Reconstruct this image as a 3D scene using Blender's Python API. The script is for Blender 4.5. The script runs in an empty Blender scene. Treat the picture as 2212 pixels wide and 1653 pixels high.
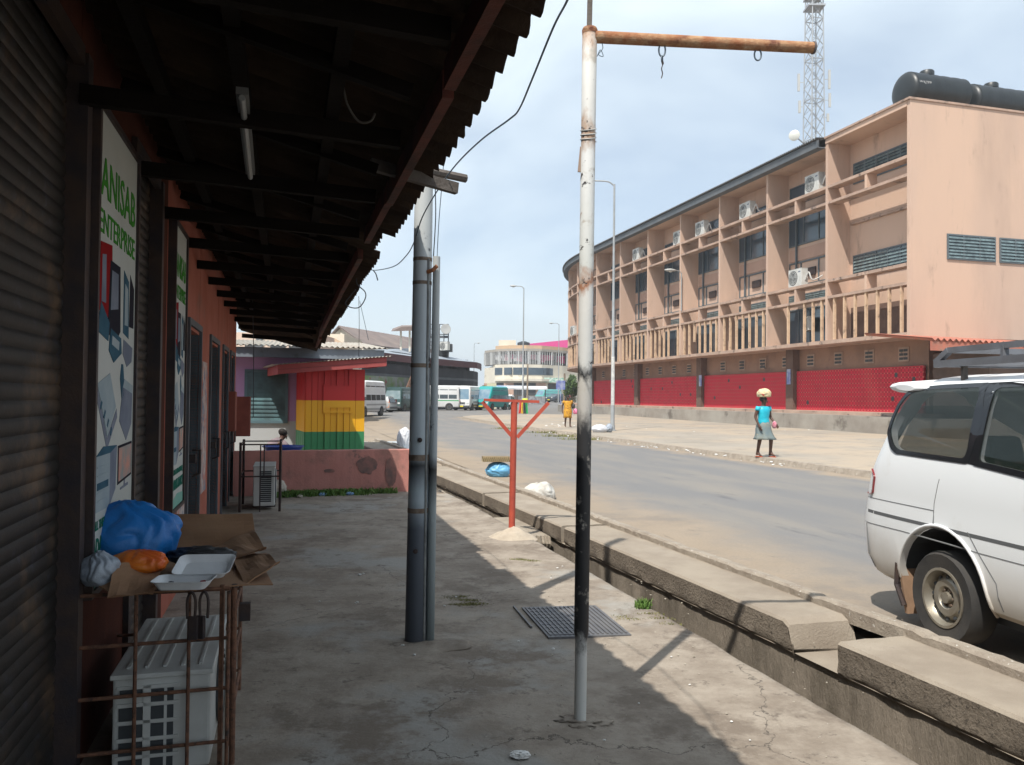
import bpy, bmesh, math, random
from mathutils import Vector, Matrix, noise
from mathutils.geometry import tessellate_polygon
R = math.radians
random.seed(7)
scn = bpy.context.scene
C = scn.collection
# ---------------------------------------------------------------- camera
CAMZ = 1.65; FPX = 1750.0; PITCH = R(1.064); ROLL = 0.010
cf = Vector((0, math.cos(PITCH), math.sin(PITCH)))
_r = Vector((1, 0, 0)); _u = Vector((0, -math.sin(PITCH), math.cos(PITCH)))
cr = _r*math.cos(ROLL) + _u*math.sin(ROLL)
cu = _u*math.cos(ROLL) - _r*math.sin(ROLL)
CAM = Vector((0, 0, CAMZ))
cam_data = bpy.data.cameras.new('camera')
cam = bpy.data.objects.new('camera', cam_data); C.objects.link(cam)
m3 = Matrix((cr, cu, -cf)).transposed()
cam.matrix_world = Matrix.Translation(CAM) @ m3.to_4x4()
cam_data.sensor_width = 36; cam_data.lens = FPX/2212*36
cam_data.clip_start = 0.05; cam_data.clip_end = 3000
scn.camera = cam
# ---------------------------------------------------------------- light
SUN_EL = R(57.9); SUN_DIR = Vector((-.487, -.873))      # towards the sun, seen from above
sd = bpy.data.lights.new('sun', 'SUN'); sd.energy = 4.9; sd.angle = R(.6); sd.color = (1, .945, .86)
so = bpy.data.objects.new('sun', sd); C.objects.link(so)
to_sun = Vector((SUN_DIR.x*math.cos(SUN_EL), SUN_DIR.y*math.cos(SUN_EL), math.sin(SUN_EL)))
so.rotation_euler = to_sun.to_track_quat('Z', 'Y').to_euler(); so.location = (-20, -30, 60)
W = bpy.data.worlds.new('World'); scn.world = W; W.use_nodes = True
nt = W.node_tree; N = nt.nodes; L = nt.links
for n in list(N): N.remove(n)
out = N.new('ShaderNodeOutputWorld'); bg = N.new('ShaderNodeBackground'); L.new(bg.outputs[0], out.inputs[0])
sky = N.new('ShaderNodeTexSky'); sky.sky_type = 'NISHITA'; sky.sun_disc = False
sky.sun_elevation = SUN_EL; sky.sun_rotation = math.atan2(SUN_DIR.x, SUN_DIR.y)
sky.air_density = 1.0; sky.dust_density = 1.3; sky.ozone_density = 2.0
SKYK = .12
bg.inputs[1].default_value = SKYK
tc = N.new('ShaderNodeTexCoord'); sp = N.new('ShaderNodeSeparateXYZ'); L.new(tc.outputs['Generated'], sp.inputs[0])
mp = N.new('ShaderNodeMapping'); mp.inputs['Scale'].default_value = (1, 1, 2.2); mp.inputs['Location'].default_value = (.35, .1, .2); L.new(tc.outputs['Generated'], mp.inputs[0])
nz = N.new('ShaderNodeTexNoise'); nz.inputs['Scale'].default_value = 2.3; nz.inputs['Detail'].default_value = 5; nz.inputs['Roughness'].default_value = .47; nz.inputs['Distortion'].default_value = .35
L.new(mp.outputs[0], nz.inputs['Vector'])
rp = N.new('ShaderNodeValToRGB'); rp.color_ramp.elements[0].position = .40; rp.color_ramp.elements[1].position = .68
rp.color_ramp.elements[0].color = (.42, .42, .42, 1); rp.color_ramp.elements[1].color = (.96, .96, .96, 1)
L.new(nz.outputs[0], rp.inputs[0])
mr = N.new('ShaderNodeMapRange'); mr.inputs[1].default_value = 0.0; mr.inputs[2].default_value = .38; mr.inputs[3].default_value = .86; mr.inputs[4].default_value = .0
L.new(sp.outputs[2], mr.inputs[0])
mx = N.new('ShaderNodeMath'); mx.operation = 'MAXIMUM'; L.new(rp.outputs[0], mx.inputs[0]); L.new(mr.outputs[0], mx.inputs[1])
mc = N.new('ShaderNodeMixRGB'); L.new(mx.outputs[0], mc.inputs[0]); L.new(sky.outputs[0], mc.inputs[1])
mc.inputs[2].default_value = (6.7, 7.6, 8.15, 1)
L.new(mc.outputs[0], bg.inputs[0])
scn.view_settings.view_transform = 'Standard'; scn.view_settings.look = 'None'
scn.view_settings.exposure = 0.33; scn.view_settings.gamma = 1.0
scn.cycles.max_bounces = 7; scn.cycles.diffuse_bounces = 4

# ---------------------------------------------------------------- helpers
SDIR = Vector((-.2672, .9636, 0)); SN = Vector((.9636, .2672, 0))
def S(t, s, z=0): return SN*t + SDIR*s + Vector((0, 0, z))
SANG = math.atan2(SN.y, SN.x)          # rotation that maps local x onto the across-street axis, local y onto the street
def ray(px, py): return cf*FPX + cr*(px-1106) + cu*(826.5-py)
def at(px, py, Y): d = ray(px, py); return CAM + d*(Y/d.y)
def gp(px, py, z=0): d = ray(px, py); return CAM + d*((z-CAMZ)/d.z)
def sm(a, b, x):
    k = max(0, min(1, (x-a)/(b-a))); return k*k*(3-2*k)
def gz(x, y): return .25*sm(35, 95, y)+.75*sm(95, 150, y)
def fn(*a): return noise.noise(Vector(a))
# materials
MATS = {}
def M(name, c, rough=.85, c2=None, scale=3, bump=0, bs=40, metal=0, stain=None, sc=1.3, lo=.5, hi=.7, spec=.4, alpha=None, stretch=None, tr=0, stain2=None):
    if name in MATS: return MATS[name]
    m = bpy.data.materials.new(name); m.use_nodes = True; MATS[name] = m
    n = m.node_tree.nodes; l = m.node_tree.links; b = n['Principled BSDF']
    b.inputs['Roughness'].default_value = rough; b.inputs['Metallic'].default_value = metal
    b.inputs['Specular IOR Level'].default_value = spec
    b.inputs['Base Color'].default_value = (*c, 1)
    if tr: b.inputs['Transmission Weight'].default_value = tr
    if alpha is not None: b.inputs['Alpha'].default_value = alpha
    t = n.new('ShaderNodeTexCoord'); vec = t.outputs['Object']
    if stretch:
        mp = n.new('ShaderNodeMapping'); mp.inputs['Scale'].default_value = stretch; l.new(vec, mp.inputs[0]); vec = mp.outputs[0]
    def nz(s, d=6, rgh=.6):
        x = n.new('ShaderNodeTexNoise'); x.inputs['Scale'].default_value = s; x.inputs['Detail'].default_value = d; x.inputs['Roughness'].default_value = rgh; l.new(vec, x.inputs['Vector']); return x.outputs[0]
    def mix(fac, a, bcol):
        x = n.new('ShaderNodeMixRGB'); l.new(fac, x.inputs[0])
        if a is None: x.inputs[1].default_value = (*c, 1)
        else: l.new(a, x.inputs[1])
        x.inputs[2].default_value = (*bcol, 1); return x.outputs[0]
    def ramp(f, a, bb):
        x = n.new('ShaderNodeMapRange'); x.interpolation_type = 'SMOOTHSTEP'; x.inputs[1].default_value = a; x.inputs[2].default_value = bb; l.new(f, x.inputs[0]); return x.outputs[0]
    col = None
    if c2: col = mix(ramp(nz(scale), .3, .7), col, c2)
    if stain: col = mix(ramp(nz(sc, 8, .65), lo, hi), col, stain)
    if stain2: col = mix(ramp(nz(stain2[1], 8, .7), stain2[2], stain2[3]), col, stain2[0])
    if col is not None: l.new(col, b.inputs['Base Color'])
    if bump:
        bp = n.new('ShaderNodeBump'); bp.inputs['Strength'].default_value = min(1, bump); bp.inputs['Distance'].default_value = .02*max(1, bump)
        l.new(nz(bs, 5, .7), bp.inputs['Height']); l.new(bp.outputs[0], b.inputs['Normal'])
    return m
def xyz(m):
    n = m.node_tree.nodes; l = m.node_tree.links
    t = n.new('ShaderNodeTexCoord'); s = n.new('ShaderNodeSeparateXYZ'); l.new(t.outputs['Object'], s.inputs[0]); return t, s
def zmat(name, stops, zmax, dist, nscale=9, rough=.75, extra=None, zmin=0, stretch=(1, 1, 1), metal=0, bump=.2):
    """colour bands by height, their edges broken up with noise; stops = [(z, colour)]"""
    m = bpy.data.materials.new(name); m.use_nodes = True; MATS[name] = m
    n = m.node_tree.nodes; l = m.node_tree.links; b = n['Principled BSDF']; b.inputs['Roughness'].default_value = rough; b.inputs['Metallic'].default_value = metal
    t, s = xyz(m)
    mp = n.new('ShaderNodeMapping'); mp.inputs['Scale'].default_value = stretch; l.new(t.outputs['Object'], mp.inputs[0])
    z = n.new('ShaderNodeTexNoise'); z.inputs['Scale'].default_value = nscale; z.inputs['Detail'].default_value = 8; z.inputs['Roughness'].default_value = .65; l.new(mp.outputs[0], z.inputs['Vector'])
    a = n.new('ShaderNodeMath'); a.operation = 'MULTIPLY_ADD'; a.inputs[1].default_value = dist; l.new(z.outputs[0], a.inputs[0]); l.new(s.outputs[2], a.inputs[2])
    q = n.new('ShaderNodeMapRange'); q.inputs[1].default_value = zmin+dist*.5; q.inputs[2].default_value = zmax+dist*.5; l.new(a.outputs[0], q.inputs[0])
    r = n.new('ShaderNodeValToRGB'); e = r.color_ramp.elements
    while len(e) > 1: e.remove(e[-1])
    e[0].position = max(0, (stops[0][0]-zmin)/(zmax-zmin)); e[0].color = (*stops[0][1], 1)
    for zz, cc in stops[1:]:
        k = e.new((zz-zmin)/(zmax-zmin)); k.color = (*cc, 1)
    l.new(q.outputs[0], r.inputs[0]); col = r.outputs[0]
    if extra:
        for ec, es, lo, hi in extra:
            z2 = n.new('ShaderNodeTexNoise'); z2.inputs['Scale'].default_value = es; z2.inputs['Detail'].default_value = 7; z2.inputs['Roughness'].default_value = .7; l.new(t.outputs['Object'], z2.inputs['Vector'])
            k = n.new('ShaderNodeMapRange'); k.inputs[1].default_value = lo; k.inputs[2].default_value = hi; l.new(z2.outputs[0], k.inputs[0])
            x = n.new('ShaderNodeMixRGB'); l.new(k.outputs[0], x.inputs[0]); l.new(col, x.inputs[1]); x.inputs[2].default_value = (*ec, 1); col = x.outputs[0]
    l.new(col, b.inputs['Base Color'])
    bp = n.new('ShaderNodeBump'); bp.inputs['Strength'].default_value = bump; bp.inputs['Distance'].default_value = .01; l.new(z.outputs[0], bp.inputs['Height']); l.new(bp.outputs[0], b.inputs['Normal'])
    return m
# objects
def wmat(o):
    m = Matrix.Identity(4)
    while o is not None: m = o.matrix_basis @ m; o = o.parent
    return m
class MB:
    def __init__(s): s.v = []; s.f = []; s.uv = {}
    def add(s, vs, fs):
        k = len(s.v); s.v += [Vector(v) for v in vs]; s.f += [tuple(i+k for i in f) for f in fs]; return s
    def box(s, c, d, rz=0, M4=None):
        x, y, z = d[0]/2, d[1]/2, d[2]/2
        vs = [Vector((a*x, b*y, e*z)) for e in (-1, 1) for b in (-1, 1) for a in (-1, 1)]
        r = Matrix.Rotation(rz, 3, 'Z')
        vs = [r @ v + Vector(c) for v in vs]
        if M4: vs = [M4 @ v for v in vs]
        return s.add(vs, [(0, 2, 3, 1), (4, 5, 7, 6), (0, 1, 5, 4), (2, 6, 7, 3), (0, 4, 6, 2), (1, 3, 7, 5)])
    def hexa(s, p):   # 8 points: bottom ring 0-3, top ring 4-7
        return s.add(p, [(3, 2, 1, 0), (4, 5, 6, 7), (0, 1, 5, 4), (1, 2, 6, 5), (2, 3, 7, 6), (3, 0, 4, 7)])
    def sbox(s, t0, t1, s0, s1, z0, z1):
        return s.hexa([S(t0, s0, z0), S(t1, s0, z0), S(t1, s1, z0), S(t0, s1, z0), S(t0, s0, z1), S(t1, s0, z1), S(t1, s1, z1), S(t0, s1, z1)])
    def beam(s, a, b, w, h, up=(0, 0, 1)):
        a = Vector(a); b = Vector(b); d = (b-a).normalized(); r = d.cross(Vector(up)).normalized(); u = r.cross(d)
        q = [a-r*w/2-u*h/2, a+r*w/2-u*h/2, b+r*w/2-u*h/2, b-r*w/2-u*h/2, a-r*w/2+u*h/2, a+r*w/2+u*h/2, b+r*w/2+u*h/2, b-r*w/2+u*h/2]
        return s.hexa(q)
    def tube(s, pts, r, n=8, cap=True):
        pts = [Vector(p) for p in pts]; k = len(s.v); fr = None
        for i, p in enumerate(pts):
            d = (pts[min(i+1, len(pts)-1)]-pts[max(i-1, 0)]).normalized()
            if fr is None: fr = d.cross(Vector((0, 0, 1)) if abs(d.z) < .9 else Vector((1, 0, 0))).normalized()
            fr = (fr-d*fr.dot(d)).normalized(); g = d.cross(fr)
            rr = r[i] if isinstance(r, (list, tuple)) else r
            for j in range(n):
                a = 2*math.pi*j/n; s.v.append(p+fr*rr*math.cos(a)+g*rr*math.sin(a))
        for i in range(len(pts)-1):
            for j in range(n):
                a = k+i*n+j; b = k+i*n+(j+1) % n; s.f.append((a, b, b+n, a+n))
        if cap: s.f.append(tuple(k+j for j in range(n))[::-1]); s.f.append(tuple(k+(len(pts)-1)*n+j for j in range(n)))
        return s
    def prism(s, poly, fn0, fn1):      # extrude a 2-D outline between two mappings
        n = len(poly); k = len(s.v)
        s.v += [Vector(fn0(*p)) for p in poly]+[Vector(fn1(*p)) for p in poly]
        tr = tessellate_polygon([[Vector((p[0], p[1], 0)) for p in poly]])
        for t in tr: s.f.append(tuple(k+i for i in t)); s.f.append(tuple(k+n+i for i in t[::-1]))
        for i in range(n): j = (i+1) % n; s.f.append((k+i, k+j, k+n+j, k+n+i))
        return s
    def grid(s, nu, nv, fn_, close=False):
        k = len(s.v)
        for i in range(nu+1):
            for j in range(nv+1): s.v.append(Vector(fn_(i/nu, j/nv)))
        for i in range(nu):
            for j in range(nv):
                a = k+i*(nv+1)+j; s.f.append((a, a+nv+1, a+nv+2, a+1))
        return s
    def loft(s, rings, cap=True):
        k = len(s.v); n = len(rings[0])
        for r in rings: s.v += [Vector(p) for p in r]
        for i in range(len(rings)-1):
            for j in range(n):
                a = k+i*n+j; b = k+i*n+(j+1) % n; s.f.append((a, b, b+n, a+n))
        if cap: s.f.append(tuple(k+j for j in range(n))[::-1]); s.f.append(tuple(k+(len(rings)-1)*n+j for j in range(n)))
        return s
    def ring(s, c, ax, ro, ri, w, n=24):      # wheel-like ring round axis
        c = Vector(c); ax = Vector(ax).normalized(); u = ax.cross(Vector((0, 0, 1))).normalized(); v = ax.cross(u); k = len(s.v)
        prof = [(ro-.02*ro/.3, -w/2), (ro, -w*.35), (ro, w*.35), (ro-.02*ro/.3, w/2), (ri, w*.42), (ri, -w*.42)]
        for i in range(n):
            a = 2*math.pi*i/n; d = u*math.cos(a)+v*math.sin(a)
            for r_, o in prof: s.v.append(c+d*r_+ax*o)
        m_ = len(prof)
        for i in range(n):
            for j in range(m_):
                s.f.append((k+i*m_+j, k+i*m_+(j+1) % m_, k+((i+1) % n)*m_+(j+1) % m_, k+((i+1) % n)*m_+j))
        return s
    def disk(s, c, ax, prof, n=24):           # lathe about axis: prof = [(r, offset)]
        c = Vector(c); ax = Vector(ax).normalized(); u = ax.cross(Vector((0, 0, 1)) if abs(ax.z) < .9 else Vector((1, 0, 0))).normalized(); v = ax.cross(u)
        return s.loft([[c+ax*o+(u*math.cos(2*math.pi*i/n)+v*math.sin(2*math.pi*i/n))*max(r_, 1e-4) for i in range(n)] for r_, o in prof])
    def build(s, name, mat, parent=None, smooth=False, bevel=0, uv=None):
        me = bpy.data.meshes.new(name)
        vs = s.v
        if parent is not None:
            iv = wmat(parent).inverted(); vs = [iv @ v for v in vs]
        me.from_pydata([tuple(v) for v in vs], [], s.f); me.update()
        bm = bmesh.new(); bm.from_mesh(me); bmesh.ops.recalc_face_normals(bm, faces=bm.faces); bm.to_mesh(me); bm.free()
        if mat: me.materials.append(mat)
        if smooth:
            for p in me.polygons: p.use_smooth = True
        o = bpy.data.objects.new(name, me); C.objects.link(o)
        if uv:
            ul = me.uv_layers.new(name='UVMap')
            for lp in me.loops: ul.data[lp.index].uv = uv(s.v[lp.vertex_index])
        if parent is not None: o.parent = parent
        if bevel:
            b = o.modifiers.new('Bevel', 'BEVEL'); b.width = bevel; b.segments = 2; b.limit_method = 'ANGLE'
        if smooth == 'auto':
            for p in me.polygons: p.use_smooth = True
            e = o.modifiers.new('es', 'EDGE_SPLIT'); e.split_angle = R(35)
        return o
def tag(o, label, cat, group=None, kind=None):
    if label: o['label'] = label
    if cat: o['category'] = cat
    if group: o['group'] = group
    if kind: o['kind'] = kind
    return o
def struct(o): o['kind'] = 'structure'; return o
def root(name, loc, rz=0, label=None, cat=None, group=None):
    o = bpy.data.objects.new(name, None); C.objects.link(o); o.location = loc; o.rotation_euler = (0, 0, rz); o.empty_display_size = .2
    return tag(o, label, cat, group)
def copy_tree(o, parent=None):
    c = o.copy(); C.objects.link(c)
    if parent is not None: c.parent = parent
    for ch in [x for x in KIDS(o)]: copy_tree(ch, c)
    return c
def KIDS(o): return [x for x in C.objects if x.parent == o]
def blob(c, r, seed, amp=.25, freq=2.2, sub=4, flat=-.8, crease=True, folds=0):
    """crumpled bag: a noisy icosphere with a flattened base"""
    bm = bmesh.new(); bmesh.ops.create_icosphere(bm, subdivisions=sub, radius=1)
    mb = MB(); o = Vector((seed*7.3, seed*3.1, seed))
    for v in bm.verts:
        p = v.co.copy(); k = noise.noise(p*freq+o)
        if crease: k = (abs(noise.noise(p*freq+o))*-1.6+.3) + .5*abs(noise.noise(p*freq*2.6+o))*-1+noise.noise(p*freq*5+o)*.25
        p = p*(1+amp*k)
        if folds:
            az = math.atan2(v.co.y, v.co.x); w = noise.noise(v.co*1.6+o)*3.5; p *= 1+folds*(.25+.75*max(0, .4+v.co.z*.6))*(abs(math.sin(az*4.5+w+v.co.z*2.2))-.5+.4*abs(math.sin(az*11+w*2)))
        if p.z < flat: p.z = flat
        mb.v.append(Vector((c[0]+p.x*r[0], c[1]+p.y*r[1], c[2]+(p.z-flat)*r[2])))
    mb.f = [tuple(v.index for v in f.verts) for f in bm.faces]; bm.free(); return mb
def text_mesh(name, txt, size, mat, parent, origin, ux, uy, width=None, extrude=.002, bold=0.0):
    cu_ = bpy.data.curves.new(name, 'FONT'); cu_.body = txt; cu_.size = size; cu_.extrude = extrude; cu_.offset = bold; cu_.resolution_u = 2
    to = bpy.data.objects.new(name, cu_); C.objects.link(to)
    dg = bpy.context.evaluated_depsgraph_get(); me = bpy.data.meshes.new_from_object(to.evaluated_get(dg))
    bpy.data.objects.remove(to)
    xs = [v.co.x for v in me.vertices]; w = max(xs)-min(xs); x0 = min(xs); kx = (width/w) if width else 1
    ux = Vector(ux); uy = Vector(uy); uz = ux.cross(uy); iv = wmat(parent).inverted() if parent else Matrix.Identity(4)
    for v in me.vertices: v.co = iv @ (Vector(origin)+ux*(v.co.x-x0)*kx+uy*v.co.y+uz*v.co.z)
    me.materials.clear(); me.materials.append(mat)
    o = bpy.data.objects.new(name, me); C.objects.link(o)
    if parent: o.parent = parent
    return o
# ================================================================ GROUND
def strip_mesh(rects, z, step=2.5, zf=None):
    mb = MB()
    for t0, t1, s0, s1, stp in rects:
        nu = max(1, int((t1-t0)/stp)); nv = max(1, int((s1-s0)/stp))
        def f(u, v):
            p = S(t0+(t1-t0)*u, s0+(s1-s0)*v); p.z = z+gz(p.x, p.y)+(zf(p) if zf else 0); return p
        mb.grid(nu, nv, f)
    return mb
DUST = (.36, .285, .205)
def road_material(name, dust_only=False):
    m = bpy.data.materials.new(name); m.use_nodes = True; n = m.node_tree.nodes; l = m.node_tree.links; b = n['Principled BSDF']
    b.inputs['Roughness'].default_value = .95; b.inputs['Specular IOR Level'].default_value = .2
    tc = n.new('ShaderNodeTexCoord'); mp = n.new('ShaderNodeMapping'); mp.inputs['Rotation'].default_value = (0, 0, -SANG); l.new(tc.outputs['Object'], mp.inputs[0])
    sx = n.new('ShaderNodeSeparateXYZ'); l.new(mp.outputs[0], sx.inputs[0])
    mps = n.new('ShaderNodeMapping'); mps.inputs['Scale'].default_value = (1, .22, 1); l.new(mp.outputs[0], mps.inputs[0])
    def nz(s, d=6, r=.6, v=None):
        x = n.new('ShaderNodeTexNoise'); x.inputs['Scale'].default_value = s; x.inputs['Detail'].default_value = d; x.inputs['Roughness'].default_value = r; l.new(v or tc.outputs['Object'], x.inputs['Vector']); return x.outputs[0]
    def mr(f, a, b_, c=0, d=1):
        x = n.new('ShaderNodeMapRange'); x.interpolation_type = 'SMOOTHSTEP'; x.inputs[1].default_value = a; x.inputs[2].default_value = b_; x.inputs[3].default_value = c; x.inputs[4].default_value = d; l.new(f, x.inputs[0]); return x.outputs[0]
    def mix(f, a, b_):
        x = n.new('ShaderNodeMixRGB'); 
        if isinstance(f, float): x.inputs[0].default_value = f
        else: l.new(f, x.inputs[0])
        for i, q in ((1, a), (2, b_)):
            if isinstance(q, tuple): x.inputs[i].default_value = (*q, 1)
            else: l.new(q, x.inputs[i])
        return x.outputs[0]
    def math_(op, a, b_):
        x = n.new('ShaderNodeMath'); x.operation = op
        for i, q in ((0, a), (1, b_)):
            if isinstance(q, (int, float)): x.inputs[i].default_value = q
            else: l.new(q, x.inputs[i])
        return x.outputs[0]
    dust = mix(nz(1.2, 8), (.24, .195, .148), (.335, .275, .212)); dust = mix(mr(nz(35, 5), .45, .8), dust, (.22, .18, .14)); dust = mix(mr(nz(.5, 7, .7), .5, .66), dust, (.215, .185, .155)); dust = mix(mr(nz(4, 6, .7, mps.outputs[0]), .60, .72), dust, (.18, .15, .12))
    if dust_only: l.new(dust, b.inputs['Base Color'])
    else:
        asp = mix(nz(60, 4, .8), (.12, .12, .123), (.225, .222, .22)); asp = mix(mr(nz(1.1, 5, .6, mps.outputs[0]), .35, .75), asp, (.22, .205, .185))
        asp = mix(mr(nz(2.3, 6, .7, mps.outputs[0]), .58, .75), asp, (.12, .12, .125))
        big = math_('MULTIPLY', math_('SUBTRACT', nz(.7, 7, .65), .5), 2.6)
        t = math_('ADD', sx.outputs[0], big)
        lowe = mr(sx.outputs[1], 25, 60, 0, 1.4)
        a1 = mr(math_('SUBTRACT', t, lowe), 4.35, 6.2)
        a2 = mr(t, 11.2, 12.1, 1, 0); far = mr(sx.outputs[1], 52, 62)
        a2 = math_('MAXIMUM', a2, far)
        l.new(mix(math_('MULTIPLY', a1, a2), dust, asp), b.inputs['Base Color'])
    bp = n.new('ShaderNodeBump'); bp.inputs['Strength'].default_value = .5; bp.inputs['Distance'].default_value = .015; l.new(nz(45, 6, .75), bp.inputs['Height']); l.new(bp.outputs[0], b.inputs['Normal'])
    return m
MROAD = road_material('asphalt_and_dust'); MDUST = road_material('dust', True)
g = strip_mesh([(3.95, 40, -60, 30, 4), (-60, 60, 30, 240, 5), (-60, 2.7, 19.5, 30, 4), (60, 700, -60, 240, 60), (-700, -60, -60, 240, 60), (40, 60, -60, 30, 10), (-60, -6, -60, 19.5, 8), (-700, 700, 240, 1200, 80), (-700, 700, -300, -60, 80)], -.012)
struct(g.build('ground', MDUST))
g = strip_mesh([(4.02, 12.4, -30, 62, .8)], 0.0, zf=lambda p: .012*fn(p.x*.5, p.y*.5, 1)) 
struct(g.build('road', MROAD, smooth=True))
g = strip_mesh([(-40, 55, 62.0, 200, 3)], 0.0)
g2 = strip_mesh([(-40, 4.0, 57, 62.0, 2.5)], 0.0); g.add(g2.v, g2.f)
struct(g.build('road_junction', MROAD))

# pavement under the canopy: one cast slab with patches, stains and cracks
def pavement_material():
    m = bpy.data.materials.new('worn_concrete'); m.use_nodes = True; n = m.node_tree.nodes; l = m.node_tree.links; b = n['Principled BSDF']
    b.inputs['Roughness'].default_value = .9; b.inputs['Specular IOR Level'].default_value = .25
    tc = n.new('ShaderNodeTexCoord')
    def nz(s, d=6, r=.6, off=0, dist=0):
        mp = n.new('ShaderNodeMapping'); mp.inputs['Location'].default_value = (off, off*.7, 0); l.new(tc.outputs['Object'], mp.inputs[0])
        x = n.new('ShaderNodeTexNoise'); x.inputs['Scale'].default_value = s; x.inputs['Detail'].default_value = d; x.inputs['Roughness'].default_value = r; x.inputs['Distortion'].default_value = dist; l.new(mp.outputs[0], x.inputs['Vector']); return x.outputs[0]
    def mr(f, a, b_, c=0, d=1):
        x = n.new('ShaderNodeMapRange'); x.interpolation_type = 'SMOOTHSTEP'; x.inputs[1].default_value = a; x.inputs[2].default_value = b_; x.inputs[3].default_value = c; x.inputs[4].default_value = d; l.new(f, x.inputs[0]); return x.outputs[0]
    def mix(f, a, b_):
        x = n.new('ShaderNodeMixRGB'); l.new(f, x.inputs[0])
        for i, q in ((1, a), (2, b_)):
            if isinstance(q, tuple): x.inputs[i].default_value = (*q, 1)
            else: l.new(q, x.inputs[i])
        return x.outputs[0]
    c = mix(mr(nz(2.2, 10, .72), .35, .65), (.215, .178, .142), (.325, .282, .232))
    c = mix(mr(nz(.55, 5, .6, 3), .52, .62), c, mix(nz(14, 4), (.25, .235, .21), (.33, .315, .285)))     # grey cement patches
    c = mix(mr(nz(1.1, 8, .75, 9), .50, .62), c, (.18, .147, .117))                                        # brown dirt
    c = mix(mr(nz(6, 6, .75, 5), .56, .68), c, (.145, .12, .098))
    c = mix(mr(nz(90, 3, .8, 5), .6, .75), c, (.20, .18, .155))
    c = mix(mr(nz(26, 3, .8, 2), .70, .76), c, (.42, .39, .34))
    # cracks
    w = n.new('ShaderNodeTexNoise'); w.inputs['Scale'].default_value = 1.6; w.inputs['Detail'].default_value = 7; w.inputs['Roughness'].default_value = .6; l.new(tc.outputs['Object'], w.inputs['Vector'])
    va = n.new('ShaderNodeMixRGB'); va.blend_type = 'ADD'; va.inputs[0].default_value = .85; l.new(tc.outputs['Object'], va.inputs[1]); l.new(w.outputs['Color'], va.inputs[2])
    vo = n.new('ShaderNodeTexVoronoi'); vo.feature = 'DISTANCE_TO_EDGE'; vo.inputs['Scale'].default_value = .42; l.new(va.outputs[0], vo.inputs['Vector'])
    ck = mr(vo.outputs['Distance'], .0004, .0022, 1, 0)
    gate = mr(nz(.45, 3, .5, 21), .44, .5); mm = n.new('ShaderNodeMath'); mm.operation = 'MULTIPLY'; l.new(ck, mm.inputs[0]); l.new(gate, mm.inputs[1])
    c = mix(mm.outputs[0], c, (.11, .095, .08))
    l.new(c, b.inputs['Base Color'])
    h = n.new('ShaderNodeMath'); h.operation = 'SUBTRACT'; l.new(nz(18, 8, .75, 4), h.inputs[0]); l.new(mm.outputs[0], h.inputs[1])
    bp = n.new('ShaderNodeBump'); bp.inputs['Strength'].default_value = .55; bp.inputs['Distance'].default_value = .02; l.new(h.outputs[0], bp.inputs['Height']); l.new(bp.outputs[0], b.inputs['Normal'])
    return m
MPAVE = pavement_material()
def nedge(s):        # road-side edge of the near pavement
    return 2.80-.012*max(0, s-8)-.03*max(0, s-12)+.018*fn(s*2.1, 3, 1)+.008*fn(s*9, 1, 1)
mb = MB(); n_s = 260; T0 = -6.0; s0_, s1_ = -6.0, 19.5
rings = []
for i in range(n_s+1):
    s_ = s0_+(s1_-s0_)*i/n_s; e = nedge(s_); row = []
    for t_ in (T0, -.9, -.4, .1, .6, 1.1, 1.6, 2.0, 2.4, 2.62, e-.06, e-.015):
        row.append(S(t_, s_, .012*fn(t_*.9, s_*.6, 5)+.006*fn(t_*3, s_*2.5, 9)))
    row.append(S(e, s_, -.02+.01*fn(s_*7, 2, 2))); row.append(S(e-.01, s_, -.75)); rings.append(row)
nr = len(rings[0])
for r_ in rings: mb.v += r_
for i in range(n_s):
    for j in range(nr-1):
        a = i*nr+j; mb.f.append((a, a+nr, a+nr+1, a+1))
struct(mb.build('pavement', MPAVE, smooth=True))

# open drain: floor, far wall, raised ledge blocks and kerb
def cshift(s): return -.044*max(0, s-3)-.012*max(0, s-13)
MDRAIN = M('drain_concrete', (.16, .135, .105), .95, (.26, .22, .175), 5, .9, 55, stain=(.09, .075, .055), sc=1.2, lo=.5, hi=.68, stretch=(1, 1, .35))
MROUGH = M('rough_aggregate', (.24, .20, .155), .95, (.16, .13, .10), 2.0, 1.5, 45, stain=(.085, .07, .055), sc=38, lo=.54, hi=.66)
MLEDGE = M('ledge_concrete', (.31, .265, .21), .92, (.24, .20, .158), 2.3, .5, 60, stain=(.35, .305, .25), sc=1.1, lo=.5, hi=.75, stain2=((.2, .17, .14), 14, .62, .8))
mb = MB()
def drainf(u, v):
    s_ = -5+34*u; a = nedge(s_)-.05; b = 3.42+cshift(s_)
    prof = [(a, -.72), (a+.2, -.62), (b-.15, -.6), (b, -.5), (b+.0, -.06)]
    t_, z = prof[min(4, int(round(v*4)))]
    return S(t_+.02*fn(s_*4, v*5, 1), s_, z+.03*fn(s_*3, v*7, 4)*(1 if v < .7 else 0))
mb.grid(300, 4, drainf); struct(mb.build('drain', MDRAIN, smooth=False))
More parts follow.
